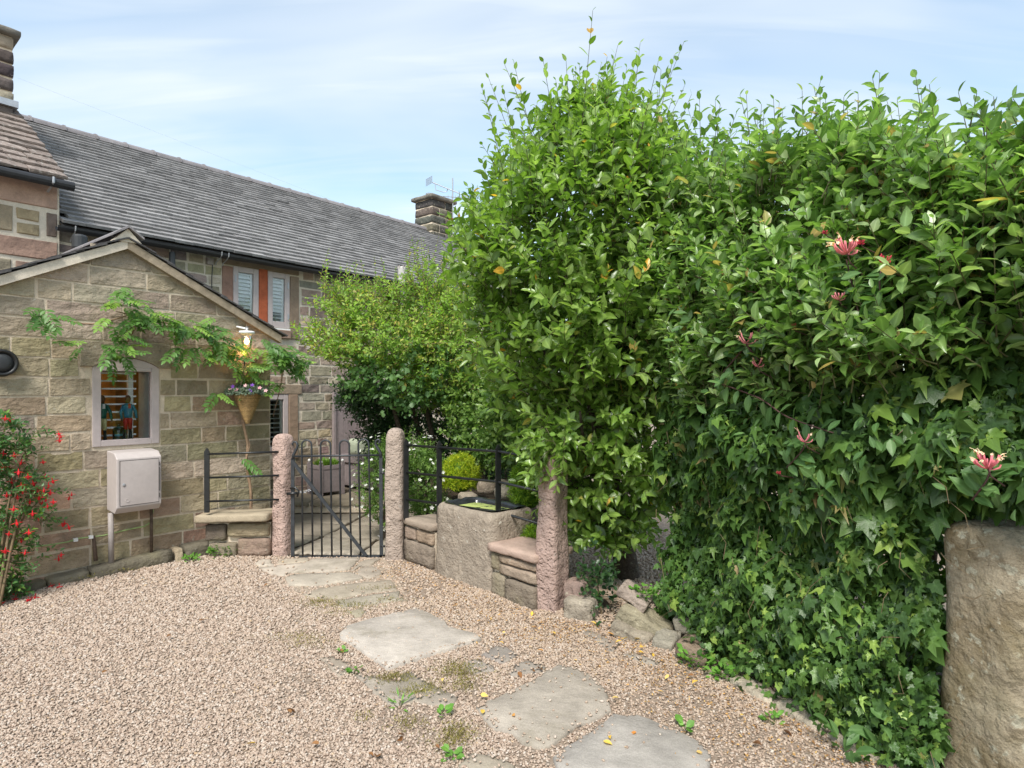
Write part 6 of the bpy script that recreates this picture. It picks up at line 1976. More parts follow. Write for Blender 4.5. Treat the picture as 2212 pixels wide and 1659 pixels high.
for LL, k_ in ((L, 1.0), (L2, 0.9)):
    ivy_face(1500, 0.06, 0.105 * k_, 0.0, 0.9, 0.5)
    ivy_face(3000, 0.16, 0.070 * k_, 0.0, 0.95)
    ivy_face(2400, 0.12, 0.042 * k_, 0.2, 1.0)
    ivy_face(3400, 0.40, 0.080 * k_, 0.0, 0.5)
# scrambling young shoots low down
n = 1500
t = rng.uniform(1.0, 2.7, n); z = rng.uniform(0.02, 0.45, n)
P = H0 + HD * t[:, None] + HN * (0.30 - 0.25 * z + 0.06 * rng.normal(size=n))[:, None] + UP * z[:, None]
ax = rng.normal(0, 0.6, (n, 3)) - UP * 0.3 + HN * 0.3
L.add(P, frames(ax, HN * 0.6 + UP * 0.7 + np.zeros((n, 3)), 0.3), 0.038 * rng.uniform(0.6, 1.4, n), np.where(wob(P, 3.1, 3.3) > 0.15, rng.uniform(0.85, 1.0, n), rng.uniform(0.2, 0.9, n)))
# ivy over the big post's shoulder and behind it
n = 900
P = np.stack([rng.uniform(1.85, 2.9, n), rng.uniform(2.85, 3.3, n), rng.uniform(0.2, 2.1, n)], 1)
ax = -UP * 0.8 + rng.normal(0, 0.5, (n, 3))
L.add(P, frames(ax, np.array([-0.3, -0.8, 0.5]) + np.zeros((n, 3)), 0.25), 0.085 * rng.uniform(0.6, 1.3, n), rng.uniform(0, 0.8, n))
def clear_post(L_, tm):
    pi_, Ri_, si_, ri_ = L_.fin()
    ipx = CX + FPX * pi_[:, 0] / pi_[:, 1]; ipy = HY - FPX * (pi_[:, 2] - CAMH) / pi_[:, 1]
    ok = ~((ipx > 2028 + 14 * np.sin(ipy / 40)) & (ipy > 1105 + 12 * np.sin(ipx / 9)) & (pi_[:, 1] < 2.95))
    return Leaves(tm).add(pi_[ok], Ri_[ok], si_[ok], ri_[ok])
L = clear_post(L, IVY); L2 = clear_post(L2, IVY2)
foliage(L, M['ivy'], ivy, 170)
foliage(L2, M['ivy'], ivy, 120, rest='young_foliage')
tw = []
for k in range(70):
    t = rng.uniform(0.5, 2.7); z = rng.uniform(0.05, 1.7)
    p = H0 + HD * t + HN * rng.uniform(0.2, 0.32) + UP * z
    e = p + HD * rng.normal(0, 0.06) + UP * rng.normal(-0.06, 0.08) + HN * rng.normal(0.01, 0.03)
    tw.append((p, (p + e) / 2 + rng.normal(0, 0.02, 3), e))
twig_mesh('bare_tendrils', tw, 0.0022, 0.0012, M['twig'], ivy)

# ---- honeysuckle through the hedge
M['purple_stem'] = plain('purple_brown_stem', (0.09, 0.045, 0.04), 0.7, 0.3, bump=0)
hon = thing('honeysuckle', (1.6, 3.2, 1.5), 'climbing honeysuckle with red and cream flowers woven through the hedge', 'honeysuckle')
def hface(px, py, out=0.0):
    """point on the hedge face (pushed out a little) seen at this place in the photograph"""
    k = (px - CX) / FPX
    b0_ = H0 + HN * (0.34 + out)
    t = (k * b0_[1] - b0_[0]) / (HD[0] - k * HD[1])
    p = b0_ + HD * t
    return np.array([p[0], p[1], CAMH + (HY - py) / FPX * p[1]])
L = Leaves(LEAF)
vines = [[(1500, 596), (1580, 622), (1680, 640), (1800, 668)], [(1880, 780), (1860, 700), (1840, 610), (1828, 560)], [(1905, 660), (1900, 610), (1905, 575)], [(1860, 740), (1830, 690), (1812, 655)],
         [(1560, 830), (1640, 860), (1700, 900), (1800, 935)], [(1640, 780), (1610, 740), (1600, 730)], [(1700, 1010), (1735, 970), (1738, 945)], [(2100, 1080), (2130, 1040), (2140, 1010)], [(1650, 700), (1600, 760), (1540, 830)]]
for v in vines:
    pts = [hface(x, y, 0.05 + 0.02 * math.sin(i * 2)) for i, (x, y) in enumerate(v)]
    limb(hon, pts, [0.0038] * (len(pts) - 1) + [0.003], 'purple_stem', 'vine_stem', 6)
    for i in range(len(pts) - 1):
        d = pts[i + 1] - pts[i]
        for q in np.arange(0.15, 1.0, 0.3):
            c = pts[i] + d * q
            for sg in (-1, 1):
                side = nrm(np.cross(d, HN)) * sg
                ax = np.array([side * 0.9 + nrm(d) * 0.4 + HN * 0.2 + rng.normal(0, 0.15, 3)])
                L.add(np.array([c]), frames(ax, np.array([HN * 0.5 + UP * 0.8]), 0.15), np.array([rng.uniform(0.07, 0.11)]), np.array([rng.uniform(0, 1)]))
def scatter_clump(px, py, n, rad, size):
    c = hface(px, py, 0.0)
    P = c + rng.normal(0, rad, (n, 3)) * np.array([1, 1, 0.8])
    ax = rdir(n) + HN * 0.4
    L.add(P, frames(ax, HN * 0.6 + UP * 0.6 + np.zeros((n, 3)), 0.25), size * rng.uniform(0.7, 1.2, n), rng.uniform(0, 1, n))
for px, py, n, rad in ((1850, 620, 26, 0.10), (1900, 640, 14, 0.07), (1560, 840, 22, 0.10), (1620, 790, 18, 0.09), (1740, 990, 26, 0.10), (1900, 940, 26, 0.09), (2130, 1040, 18, 0.07), (1790, 1060, 24, 0.1), (1500, 700, 20, 0.1), (1650, 900, 16, 0.08)):
    scatter_clump(px, py, n, rad, 0.075)
# big leaves by the foot of the gatepost
n = 22
c = G(1890, 1640)
P = c + np.stack([rng.normal(0.06, 0.10, n), rng.normal(0.06, 0.05, n), rng.uniform(0.03, 0.22, n)], 1)
L.add(P, frames(rng.normal(0, 0.6, (n, 3)) + np.array([-0.2, -0.5, -0.1]), np.array([0, -0.4, 0.8]) + np.zeros((n, 3)), 0.2), rng.uniform(0.08, 0.12, n), rng.uniform(0, 0.6, n))
c = G(1822, 1632)
P = c + np.stack([rng.normal(0, 0.04, 8), rng.normal(0, 0.03, 8), rng.uniform(0.01, 0.14, 8)], 1)
L.add(P, frames(rng.normal(0, 0.6, (8, 3)) + np.array([0, -0.5, 0.1]), np.array([0, -0.4, 0.8]) + np.zeros((8, 3)), 0.2), rng.uniform(0.07, 0.1, 8), rng.uniform(0, 0.6, 8))
foliage(L, M['honey_leaf'], hon, 200)
def honey_flower(px, py, width_px, style):
    c = hface(px, py + width_px * 0.25, 0.12)
    w = width_px * 0.92 / FPX * c[1]
    K = {'open': 26, 'bud': 15, 'spent': 6}[style]
    bt = MB(); bc = MB(); bs = MB()
    for k in range(K):
        an = 2 * math.pi * k / K * 1.618 + rng.uniform(-.2, .2)
        tier = k / K
        el = -0.1 + 1.3 * tier
        out = nrm(np.array([math.cos(an), math.sin(an), el]))
        l = w * rng.uniform(0.40, 0.52) * (0.8 if style == 'bud' else 1)
        base = c + UP * w * 0.05 * tier
        p1 = base + out * l * 0.45 + UP * l * 0.02; p2 = base + out * l * 0.85 + UP * l * 0.22; p3 = base + out * l * 0.95 + UP * l * 0.48
        r = 0.029 * w
        bt.tube([base, base + out * l * 0.2, p1, p2, p3], [r * 0.5, r * 0.75, r, r * 1.25, r * (1.1 if style == 'bud' else 0.9)], 6)
        if style != 'bud' and rng.uniform() < 0.6:
            sd = nrm(np.cross(out, UP) + rng.normal(0, 0.2, 3))
            f_ = nrm(out + UP * 0.5)
            e = p3 + f_ * l * 0.12
            e2 = e + out * l * 0.16 - UP * l * 0.06
            e3 = e2 - UP * l * 0.22 + out * l * 0.02
            wd = w * 0.055
            bc.add([p3 - sd * r, p3 + sd * r, e + sd * wd, e - sd * wd, e2 + sd * wd * 1.2, e2 - sd * wd * 1.2, e3 + sd * wd * 0.7, e3 - sd * wd * 0.7], [(0, 1, 2, 3), (3, 2, 4, 5), (5, 4, 6, 7)])
            d1 = p3 + out * l * 0.25 - UP * l * 0.25
            bc.add([p3 - sd * r * 0.7, p3 + sd * r * 0.7, d1 + sd * wd * 0.4, d1 - sd * wd * 0.4], [(0, 1, 2, 3)])
            for j_ in range(2):
                q_ = p3 + out * l * rng.uniform(0.35, 0.55) + rng.normal(0, 0.05 * w, 3) - UP * l * 0.1
                bs.tube([p3, (p3 + q_) / 2 + UP * w * 0.03, q_], 0.011 * w, 4)
    head = bt.build('flower_head', M['crimson'] if style == 'bud' and px != 1812 else M['pink_petal'], hon, smooth=True)
    if bc.v: bc.build('petals', M['cream_petal'], head, smooth=True)
    if bs.v: bs.build('stamens', M['cream_petal'], head)
    bk2 = MB(); bk2.tube([c, c - UP * w * 0.3 - HN * 0.02, c - UP * w * 0.7 - HN * 0.10], 0.0028, 5); bk2.build('stalk', M['purple_stem'], head)
for a in ((1830, 533, 64, 'open'), (1912, 558, 40, 'bud'), (1812, 638, 40, 'bud'), (1612, 730, 48, 'spent'), (1636, 783, 36, 'spent'), (1738, 945, 42, 'spent'), (2134, 998, 62, 'open'), (1860, 522, 24, 'bud'), (1782, 500, 20, 'bud'), (1712, 702, 24, 'bud'), (1682, 1020, 16, 'bud')):
    honey_flower(*a)

# ---- background shrubs beyond the gate
def blob(L, c, r, n, size, length, nleaf, lo=0.25, up=0.4, **kw):
    v = rdir(n)
    q = rng.uniform(lo, 1, n) ** (1 / 2.0)
    lump = 1 + 0.16 * wob(v * 1.5, 2.2, c[0] * 3)
    P = np.asarray(c) + v * np.asarray(r) * (q * lump)[:, None]
    D = v * np.array([1, 1, 0.6]) + UP * up + rng.normal(0, 0.3, (n, 3))
    shoots(L, P - unit(D) * length * 0.5, D, length, nleaf, size, **kw)
gs = thing('golden_shrub', (-1.35, 8.0, 0.2), 'yellow-green shrub spreading over dark stems beyond the gate', 'shrub')
L = Leaves(SMALL); tw = []
blob(L, (-1.55, 7.95, 2.25), (1.15, 0.75, 0.40), 900, 0.058, 0.26, 10, 0.3, 0.35, twigs=tw)
blob(L, (-0.80, 8.0, 2.05), (0.75, 0.75, 0.75), 800, 0.058, 0.26, 10, 0.3, 0.35, twigs=tw)
blob(L, (-1.9, 8.0, 2.75), (0.62, 0.5, 0.30), 260, 0.058, 0.3, 10, 0.2, 0.6, twigs=tw)
blob(L, (-1.0, 8.2, 2.85), (0.7, 0.5, 0.35), 320, 0.058, 0.3, 10, 0.2, 0.6, twigs=tw)
n = 40
P = np.stack([rng.uniform(-2.4, -0.5, n), rng.uniform(7.7, 8.3, n), rng.uniform(2.7, 3.05, n)], 1)
shoots(L, P, UP + rng.normal(0, 0.25, (n, 3)), 0.4, 14, 0.045, twigs=tw)
n = 14
P = np.stack([rng.uniform(-1.35, -1.05, n), rng.uniform(7.8, 8.1, n), rng.uniform(2.9, 3.1, n)], 1)
shoots(L, P, UP + rng.normal(0, 0.12, (n, 3)), 0.5, 16, 0.045, twigs=tw)
foliage(L, M['gold_leaf'], gs, 0)
L2 = Leaves(ROUND)
blob(L2, (-1.3, 7.7, 1.85), (0.8, 0.5, 0.45), 260, 0.065, 0.25, 8, 0.4, 0.2)
foliage(L2, M['honey_leaf'], gs, 0, rest='glaucous_foliage')
twig_mesh('twigs', tw, 0.004, 0.002, M['twig'], gs)
for (x, y) in ((-1.5, 8.2), (-1.1, 8.1), (-0.7, 8.3), (-1.3, 8.5)):
    limb(gs, [(x, y, 0.1), (x + 0.1, y, 0.8), (x - 0.05, y - 0.05, 1.6), (x + rng.uniform(-.3, .3), y, 2.3)], [0.04, 0.035, 0.028, 0.012], name='stem')
ds = thing('dark_evergreen', (-0.6, 9.4, 0.2), 'dark evergreen bush in shade behind the yellow-green shrub', 'shrub')
L = Leaves(SMALL)
blob(L, (-1.25, 8.9, 1.1), (0.85, 0.6, 1.0), 800, 0.06, 0.3, 11, 0.3, 0.1)
blob(L, (-0.2, 9.2, 1.2), (1.0, 0.7, 1.1), 900, 0.06, 0.3, 11, 0.3, 0.1)
blob(L, (0.9, 9.0, 1.1), (0.9, 0.7, 1.1), 700, 0.06, 0.3, 11, 0.3, 0.1)
blob(L, (-1.75, 8.75, 1.3), (0.5, 0.4, 0.55), 380, 0.055, 0.3, 11, 0.3, 0.0)
blob(L, (-2.02, 8.35, 1.62), (0.36, 0.3, 0.30), 260, 0.05, 0.26, 11, 0.2, -0.1)
foliage(L, M['dark_leaf'], ds, 0)
for x in (-1.2, -0.3, 0.8):
    limb(ds, [(x, 9.1, 0.0), (x + 0.05, 9.1, 0.8), (x, 9.0, 1.6)], [0.05, 0.04, 0.015], name='stem')
mg = thing('mid_green_bush', (0.1, 6.9, 0.4), 'mid green bush behind the railing under the tall shrub', 'shrub')
L = Leaves(ROUND)
blob(L, (0.15, 6.9, 1.35), (0.55, 0.5, 0.65), 420, 0.06, 0.3, 11, 0.3, 0.2)
blob(L, (-0.35, 7.6, 1.3), (0.5, 0.4, 0.6), 330, 0.055, 0.28, 10, 0.3, 0.2)
blob(L, (0.75, 6.9, 1.9), (0.6, 0.5, 0.7), 420, 0.065, 0.3, 11, 0.3, 0.2)
foliage(L, M['mid_leaf'], mg, 0)
for x, y in ((0.1, 6.9), (-0.4, 7.6), (0.7, 6.9)):
    limb(mg, [(x, y, 0.2), (x + 0.05, y, 0.7), (x, y, 1.4)], [0.03, 0.025, 0.01], name='stem')

# white-flowering bush either side of the right gatepost
L = Leaves(SMALL); 
wf = thing('white_flowering_bush', (-1.15, 7.0, 0.1), 'small-leaved bush dotted with white flowers behind the grey gatepost', 'bush')
blob(L, (-1.42, 6.95, 0.62), (0.30, 0.3, 0.50), 420, 0.03, 0.16, 12, 0.3, 0.3)
blob(L, (-0.98, 6.85, 0.66), (0.30, 0.3, 0.46), 420, 0.03, 0.16, 12, 0.3, 0.3)
blob(L, (-1.2, 7.1, 0.85), (0.35, 0.3, 0.35), 260, 0.03, 0.16, 12, 0.3, 0.3)
foliage(L, M['mid_leaf'], wf, 0)
fl5 = []
ff5 = []
for k in range(5):
    a = k * 2 * math.pi / 5
    o_ = len(fl5)
    fl5 += [(0, 0, 0), (0.6 * math.cos(a - .5), 0.6 * math.sin(a - .5), 0.12), (1.0 * math.cos(a), 1.0 * math.sin(a), 0.18), (0.6 * math.cos(a + .5), 0.6 * math.sin(a + .5), 0.12)]
    ff5.append((o_, o_ + 1, o_ + 2, o_ + 3))
flower_me = raw_mesh('white_flower', fl5, ff5); flower_me.materials.append(M['white_petal'])
for i in range(120):
    c0, r0 = (((-1.42, 6.95, 0.62), (0.34, 0.34, 0.54)), ((-0.98, 6.85, 0.66), (0.34, 0.34, 0.50)))[i % 2]
    v = rdir(1)[0]; v[1] = -abs(v[1])
    p = np.array(c0) + v * np.array(r0) * rng.uniform(0.95, 1.08)
    zz_ = nrm(v + UP * 0.5 + rng.normal(0, 0.3, 3)); xx_ = nrm(np.cross(zz_, [0.3, 0.5, 0.8])); yy_ = np.cross(zz_, xx_)
    s_ = rng.uniform(0.018, 0.027)
    put('white_flower', flower_me, wf, frame_mat(xx_, yy_, zz_, p, (s_, s_, s_)))
for x in (-1.42, -0.98):
    limb(wf, [(x, 6.95, 0.0), (x, 6.95, 0.3), (x + 0.03, 6.95, 0.7)], [0.02, 0.015, 0.006], name='stem')

# golden conifers
def conifer(c, r, n, label, m='conifer', name='golden_conifer'):
    t = thing(name, (c[0], c[1], c[2] - r[2]), label, 'conifer', None)
    L = Leaves(NARROW)
    v = rdir(n); v[:, 2] = np.where(v[:, 2] < -0.6, -v[:, 2] * 0.3, v[:, 2])
    q = rng.uniform(0.7, 1.0, n)
    lump = 1 + 0.07 * wob(v, 7, c[0])
    P = np.asarray(c) + v * np.asarray(r) * (q * lump)[:, None]
    D = v + UP * 0.8 + rng.normal(0, 0.25, (n, 3))
    shoots(L, P, D, 0.05, 7, 0.032, 0.8)
    foliage(L, M[m], t, 0)
    limb(t, [(c[0], c[1], c[2] - r[2] - 0.1), (c[0], c[1], c[2])], [0.02, 0.01], name='stem')
    core_, f = rock((r[0] * 0.72, r[1] * 0.72, r[2] * 0.75), (6, 6, 6), min(r) * 0.7, 0.01, 9, c[0])
    b = MB(); b.add(core_ + np.asarray(c), f); b.build('inner_twigs', M['conifer_green'], t, smooth=True)
conifer((-0.57, 6.8, 0.72), (0.20, 0.20, 0.23), 1500, 'golden yellow dwarf conifer ball behind the trough')
conifer((0.14, 5.72, 0.76), (0.15, 0.15, 0.25), 1300, 'greener dwarf conifer half hidden by the pink post', 'conifer_green')
conifer((0.20, 5.35, 0.36), (0.12, 0.10, 0.12), 500, 'small tuft of green conifer behind the pink coping', 'conifer_green')
# planter's grass
L = Leaves(NARROW)
n = 420
an = rng.uniform(0, 6.28, n); rr = rng.uniform(0, 0.13, n)
P = np.stack([plc[0] + np.cos(an) * rr, plc[1] + np.sin(an) * rr, np.full(n, plc[2] + 0.38)], 1)
ax = np.stack([np.cos(an) * 0.6, np.sin(an) * 0.6, np.ones(n)], 1) + rng.normal(0, 0.2, (n, 3))
L.add(P, frames(ax, np.stack([np.cos(an), np.sin(an), np.ones(n) * 0.3], 1), 0.2), rng.uniform(0.08, 0.17, n), rng.uniform(0, 0.5, n))
foliage(L, M['gold_leaf'], pt, 0, rest='grassy_plant')

# ---- wisteria on the outbuilding
wis = thing('wisteria', wallpt(540, 1100, -0.1), 'climbing wisteria trained across the outbuilding gable', 'wisteria')
trunk = [wallpt(541, 1112, -0.12), wallpt(542, 1070, -0.13), wallpt(538, 1030, -0.12), wallpt(533, 990, -0.12), wallpt(535, 960, -0.10), wallpt(528, 925, -0.10), wallpt(526, 890, -0.08), wallpt(530, 830, -0.08), wallpt(540, 790, -0.08), wallpt(560, 765, -0.09)]
limb(wis, trunk, [0.014, 0.014, 0.016, 0.014, 0.014, 0.015, 0.012, 0.011, 0.010, 0.009], 'vine_stem', 'trunk')
tw2 = [p + 0.017 * (U * math.sin(i * 1.9) + (-N_IN) * math.cos(i * 1.9)) for i, p in enumerate(trunk)]
limb(wis, tw2, [0.008] * len(tw2), 'vine_stem', 'twining_stem')
runs = [[(560, 765), (520, 745), (470, 728), (420, 716), (370, 700), (320, 690), (280, 680), (250, 672)], [(560, 765), (600, 768), (650, 775)], [(280, 680), (200, 700), (130, 690), (80, 688)], [(540, 790), (575, 770), (610, 800), (590, 900)], [(300, 690), (285, 720), (270, 750)], [(530, 860), (545, 840), (585, 770)]]
for v in runs:
    limb(wis, [wallpt(x, y, -0.06 - 0.02 * (i % 2)) for i, (x, y) in enumerate(v)], [0.008] * (len(v) - 1) + [0.003], 'vine_stem', 'stem', 6)
# a pinnate leaf: midrib and leaflets as one mesh, several shapes shared by the copies
pin = []
for vv_ in range(4):
    L = Leaves(LEAF)
    nl = 6
    pos = []; axs = []; szs = []
    for k in range(nl):
        t = 0.12 + 0.78 * k / (nl - 1)
        for sg in (-1, 1):
            pos.append((0, t, -0.18 * t * t)); axs.append((sg * 0.85, 0.5, -0.12 - 0.1 * rng.uniform())); szs.append(0.32 * (1 - 0.35 * abs(t - 0.45)) * rng.uniform(0.9, 1.1))
    pos.append((0, 0.95, -0.17)); axs.append((0, 1, -0.3)); szs.append(0.3)
    pos = np.array(pos, float); axs = np.array(axs, float) + rng.normal(0, 0.08, (len(pos), 3)); szs = np.array(szs)
    F_ = frames(axs, np.tile([0, 0, 1.0], (len(pos), 1)), 0.12)
    tv_, tf_ = LEAF
    v = (np.einsum('nij,kj->nki', F_ * szs[:, None, None], tv_) + pos[:, None, :]).reshape(-1, 3)
    f = (tf_[None] + (np.arange(len(pos)) * len(tv_))[:, None, None]).reshape(-1, 3)
    b = MB(); b.add(v, f); b.tube([(0, 0, 0), (0, .5, -.045), (0, .95, -.17)], 0.006, 4)
    me_ = raw_mesh('leaf', b.v, b.f, True); me_.materials.append(M['wisteria'])
    pin.append(me_)
spots = []
for (x0, y0, x1, y1, n, jx, jy) in ((240, 655, 330, 690, 16, 22, 16), (330, 675, 400, 705, 16, 22, 16), (400, 695, 470, 725, 18, 22, 20), (470, 715, 540, 745, 20, 22, 22), (540, 735, 600, 770, 18, 22, 22), (590, 750, 655, 785, 34, 18, 18), (230, 700, 280, 740, 10, 14, 18), (250, 620, 290, 650, 5, 10, 10), (500, 770, 560, 800, 10, 16, 14), (515, 800, 550, 840, 9, 12, 14), (75, 670, 120, 690, 6, 12, 14), (140, 740, 180, 750, 3, 12, 4), (470, 850, 480, 850, 3, 6, 4), (215, 745, 270, 770, 8, 10, 8), (520, 990, 520, 990, 2, 2, 2), (375, 740, 500, 770, 12, 10, 10), (600, 830, 625, 830, 3, 8, 4)):
    for i in range(n):
        q = (i + rng.uniform(0, 1)) / n
        spots.append((x0 + (x1 - x0) * q + rng.normal(0, jx * 0.6), y0 + (y1 - y0) * q + rng.normal(0, jy * 0.6)))
for i, (px, py) in enumerate(spots):
    d = -rng.uniform(0.05, 0.22)
    if 512 < px < 556 and 705 < py < 775: continue
    p = wallpt(px, py, d)
    a = rng.uniform(-1, 1)
    y = nrm(U * a * 0.9 - UP * rng.uniform(-0.15, 0.8) - N_IN * rng.uniform(0.3, 0.9))
    zz_ = nrm(UP * 0.9 - N_IN * 0.5 + rng.normal(0, 0.2, 3)); zz_ = nrm(zz_ - y * np.dot(zz_, y)); x = np.cross(y, zz_)
    s_ = rng.uniform(0.15, 0.24)
    put('leaf', pin[i % 4], wis, frame_mat(x, y, zz_, p, (s_, s_, s_)))

# ---- basket planting
L = Leaves(SMALL)
n = 380
v = rdir(n); v[:, 2] = np.abs(v[:, 2]) * 0.6
P = rim + UP * 0.0 + v * np.array([0.19, 0.16, 0.11]) * (rng.uniform(0.4, 1, n) ** 0.5)[:, None]
shoots(L, P, v + UP * 0.1, 0.07, 6, 0.026, droop=0.3)
foliage(L, M['silver_leaf'], hb, 0, rest='trailing_foliage')
for i, (px, py, mm) in enumerate(((503, 835, 'violet_petal'), (511, 842, 'rose_petal'), (497, 841, 'rose_petal'), (530, 833, 'rose_petal'), (545, 832, 'violet_petal'), (538, 843, 'violet_petal'), (541, 846, 'violet_petal'), (561, 838, 'rose_petal'), (520, 848, 'violet_petal'), (574, 844, 'rose_petal'))):
    p = at(px, py, rim[1] - 0.15)
    me_ = raw_mesh('flower', [(a * 1, b_ * 1, c * 1) for a, b_, c in fl5], ff5); me_.materials.append(M[mm])
    zz_ = nrm(np.array([0, -0.8, 0.5]) + rng.normal(0, 0.2, 3)); xx_ = nrm(np.cross(zz_, [0.3, 0.5, 0.8])); yy_ = np.cross(zz_, xx_)
    put('flower', me_, hb, frame_mat(xx_, yy_, zz_, p, (0.024, 0.024, 0.024)))

# ---- fuchsia at the left edge
fu = thing('fuchsia_bush', (-3.75, 4.75, 0), 'fuchsia bush with hanging red flowers against the wall at the left edge', 'fuchsia')
L = Leaves(LEAF); tw = []
n = 320
fx = rng.uniform(-60, 130, n)
fy = rng.uniform(900, 1290, n)
lim = np.interp(fy, [890, 930, 1000, 1080, 1150, 1200, 1290], [15, 45, 68, 88, 78, 50, 45])
fx = np.where(fx > lim, lim - rng.uniform(0, 120, n), fx)
dd_ = -rng.uniform(0.08, 0.38, n)
P = np.array([wallpt(a, b_, c) for a, b_, c in zip(fx, fy, dd_)])
P[:, 2] = np.maximum(P[:, 2], 0.03)
D = -N_IN * 0.5 + U * rng.uniform(-0.3, 0.6, n)[:, None] + UP * rng.uniform(-0.2, 0.7, n)[:, None] + rng.normal(0, 0.25, (n, 3))
shoots(L, P, D, 0.16, 9, 0.042, droop=0.3, twigs=tw)
foliage(L, M['fuchsia_leaf'], fu, 0)
twig_mesh('twigs', tw, 0.003, 0.0015, M['twig'], fu)
for k in range(7):
    b0_ = np.array([-3.95 + rng.normal(0, 0.06), 4.8 + rng.normal(0, 0.06), 0.0])
    e = wallpt(rng.uniform(-20, 110), rng.uniform(930, 1100), -0.25)
    limb(fu, [b0_, (b0_ * 0.5 + e * 0.5) + UP * 0.2, e], [0.012, 0.008, 0.003], 'twig', 'stem', 6)
FS = [(12, 905), (22, 908), (125, 938), (130, 945), (128, 952), (30, 985), (8, 980), (60, 1030), (20, 1012), (92, 1000), (45, 1050), (70, 1045), (80, 1060), (90, 1070), (100, 1080), (95, 1060), (105, 1050), (110, 1065), (75, 1055), (85, 1075), (60, 1055), (50, 1065), (102, 1095), (92, 1088), (115, 1085), (112, 1040), (98, 1030), (155, 1070), (150, 1078), (85, 1120), (133, 1135), (140, 1132), (146, 1140), (15, 1070), (25, 1040), (40, 1020), (8, 1130), (45, 1170), (55, 1195), (132, 1200), (126, 1208), (30, 1100), (65, 1085), (12, 1190), (35, 1130), (70, 1110), (5, 1010), (48, 1000), (20, 1155), (62, 1150), (38, 1075)]
FSD = [-rng.uniform(0.14, 0.24) if a > 115 else -rng.uniform(0.32, 0.5) for a, _ in FS]
L = Leaves(LEAF); tw = []
for (a, b_), d_ in zip(FS, FSD):
    if a > 85:
        e = wallpt(a, b_ - 14, d_)
        st = wallpt(a - rng.uniform(35, 60), b_ - rng.uniform(0, 25), d_ - 0.05)
        shoots(L, np.array([st]), np.array([e - st]), np.array([np.linalg.norm(e - st)]), 7, 0.036, droop=0.1, twigs=tw)
foliage(L, M['fuchsia_leaf'], fu, 0, rest='outer_foliage')
twig_mesh('outer_twigs', tw, 0.0025, 0.0012, M['twig'], fu)
b = MB()
b.tube([(0, 0, 0), (0, 0, -0.35), (0, 0, -0.5)], [0.05, 0.09, 0.13], 6)
for k in range(4):
    a = k * math.pi / 2
    o_ = np.array([math.cos(a), math.sin(a), 0])
    s_ = np.array([-math.sin(a), math.cos(a), 0])
    b.add([o_ * 0.1 + UP * -0.45, o_ * 0.4 - s_ * 0.12 + UP * -0.6, o_ * 0.85 + UP * -0.62, o_ * 0.4 + s_ * 0.12 + UP * -0.6], [(0, 1, 2, 3)])
b.tube([(0, 0, -0.5), (0, 0, -0.8), (0, 0, -0.95)], [0.14, 0.2, 0.14], 6)
b.tube([(0, 0, -0.9), (0, 0, -1.3)], 0.02, 4)
fme = raw_mesh('flower', b.v, b.f); fme.materials.append(M['red_petal'])
for (px, py), d_ in zip(FS, FSD):
    s_ = rng.uniform(0.038, 0.052)
    a = rng.uniform(0, 6.28)
    zz_ = nrm(UP + rng.normal(0, 0.15, 3)); x = nrm(np.cross([math.cos(a), math.sin(a), 0], zz_)); y = np.cross(zz_, x)
    put('flower', fme, fu, frame_mat(x, y, zz_, wallpt(px, py - 8, d_), (s_, s_, s_)))

# ------------------------------------------------------------------ litter, weeds, moss
ORD = ['first', 'second', 'third', 'fourth', 'fifth', 'sixth', 'seventh', 'eighth', 'ninth', 'tenth', 'eleventh', 'twelfth', 'thirteenth', 'fourteenth']
def region(px, py):
    if px < 400: return 'on the gravel in the left foreground' if py > 1320 else 'on the gravel by the plinth'
    if px < 700: return 'on the gravel left of the stepping stones'
    if px < 1000: return 'near the broken flagstone'
    if py < 1450: return 'on the gravel below the rubble stones' if px > 1220 else 'on gravel right of the large pale flagstone'
    if px < 1290: return 'on or by the middle stepping stone'
    if py > 1585: return 'around the bottom right flagstone'
    return 'on the gravel beside the ivy'
def label_set(spots, what):
    reg = {}
    for i, (px, py) in enumerate(spots): reg.setdefault(region(px, py), []).append((px, i))
    out = {}
    for k, v in reg.items():
        v.sort()
        for r_, (_, i) in enumerate(v):
            out[i] = f'{what} {k}' if len(v) == 1 else f'{what} {k}, {ORD[r_]} from the left'
    return out
leaf1 = raw_mesh('fallen_leaf', LEAF[0] * np.array([1.1, 1, 1.6]), LEAF[1], True); leaf1.materials.append(M['yellow_leaf'])
leaf2 = raw_mesh('fallen_brown_leaf', LEAF[0] * np.array([1.3, 1, 2.5]), LEAF[1], True); leaf2.materials.append(M['brown_leaf'])
YL = [(1042, 1556), (1112, 1561), (1318, 1604), (1303, 1616), (1375, 1597), (1337, 1521), (1395, 1530), (1508, 1483), (1686, 1582), (1160, 1416), (1088, 1379), (1078, 1397), (1370, 1390), (1312, 1378), (1316, 1360), (1277, 1353), (956, 1478), (1038, 1513), (1504, 1640), (1420, 1506), (1445, 1470), (1380, 1420), (1200, 1380), (1240, 1370), (1150, 1330), (1300, 1350), (552, 1620), (1600, 1560), (1355, 1388), (1330, 1398), (1390, 1408), (1410, 1430)]
YLAB = label_set(YL, 'yellow leaf')
for i, (px, py) in enumerate(YL):
    g = G(px, py); a = rng.uniform(0, 6.28); s_ = rng.uniform(0.030, 0.048)
    zz_ = nrm(UP + rng.normal(0, 0.25, 3)); x = nrm(np.cross([math.cos(a), math.sin(a), 0], zz_)); y = np.cross(zz_, x)
    o = put('fallen_leaf', leaf1, None, frame_mat(x, y, zz_, g + UP * 0.034, (s_, s_, s_)))
    tag(o, YLAB[i], 'leaf', 'fallen yellow leaves')
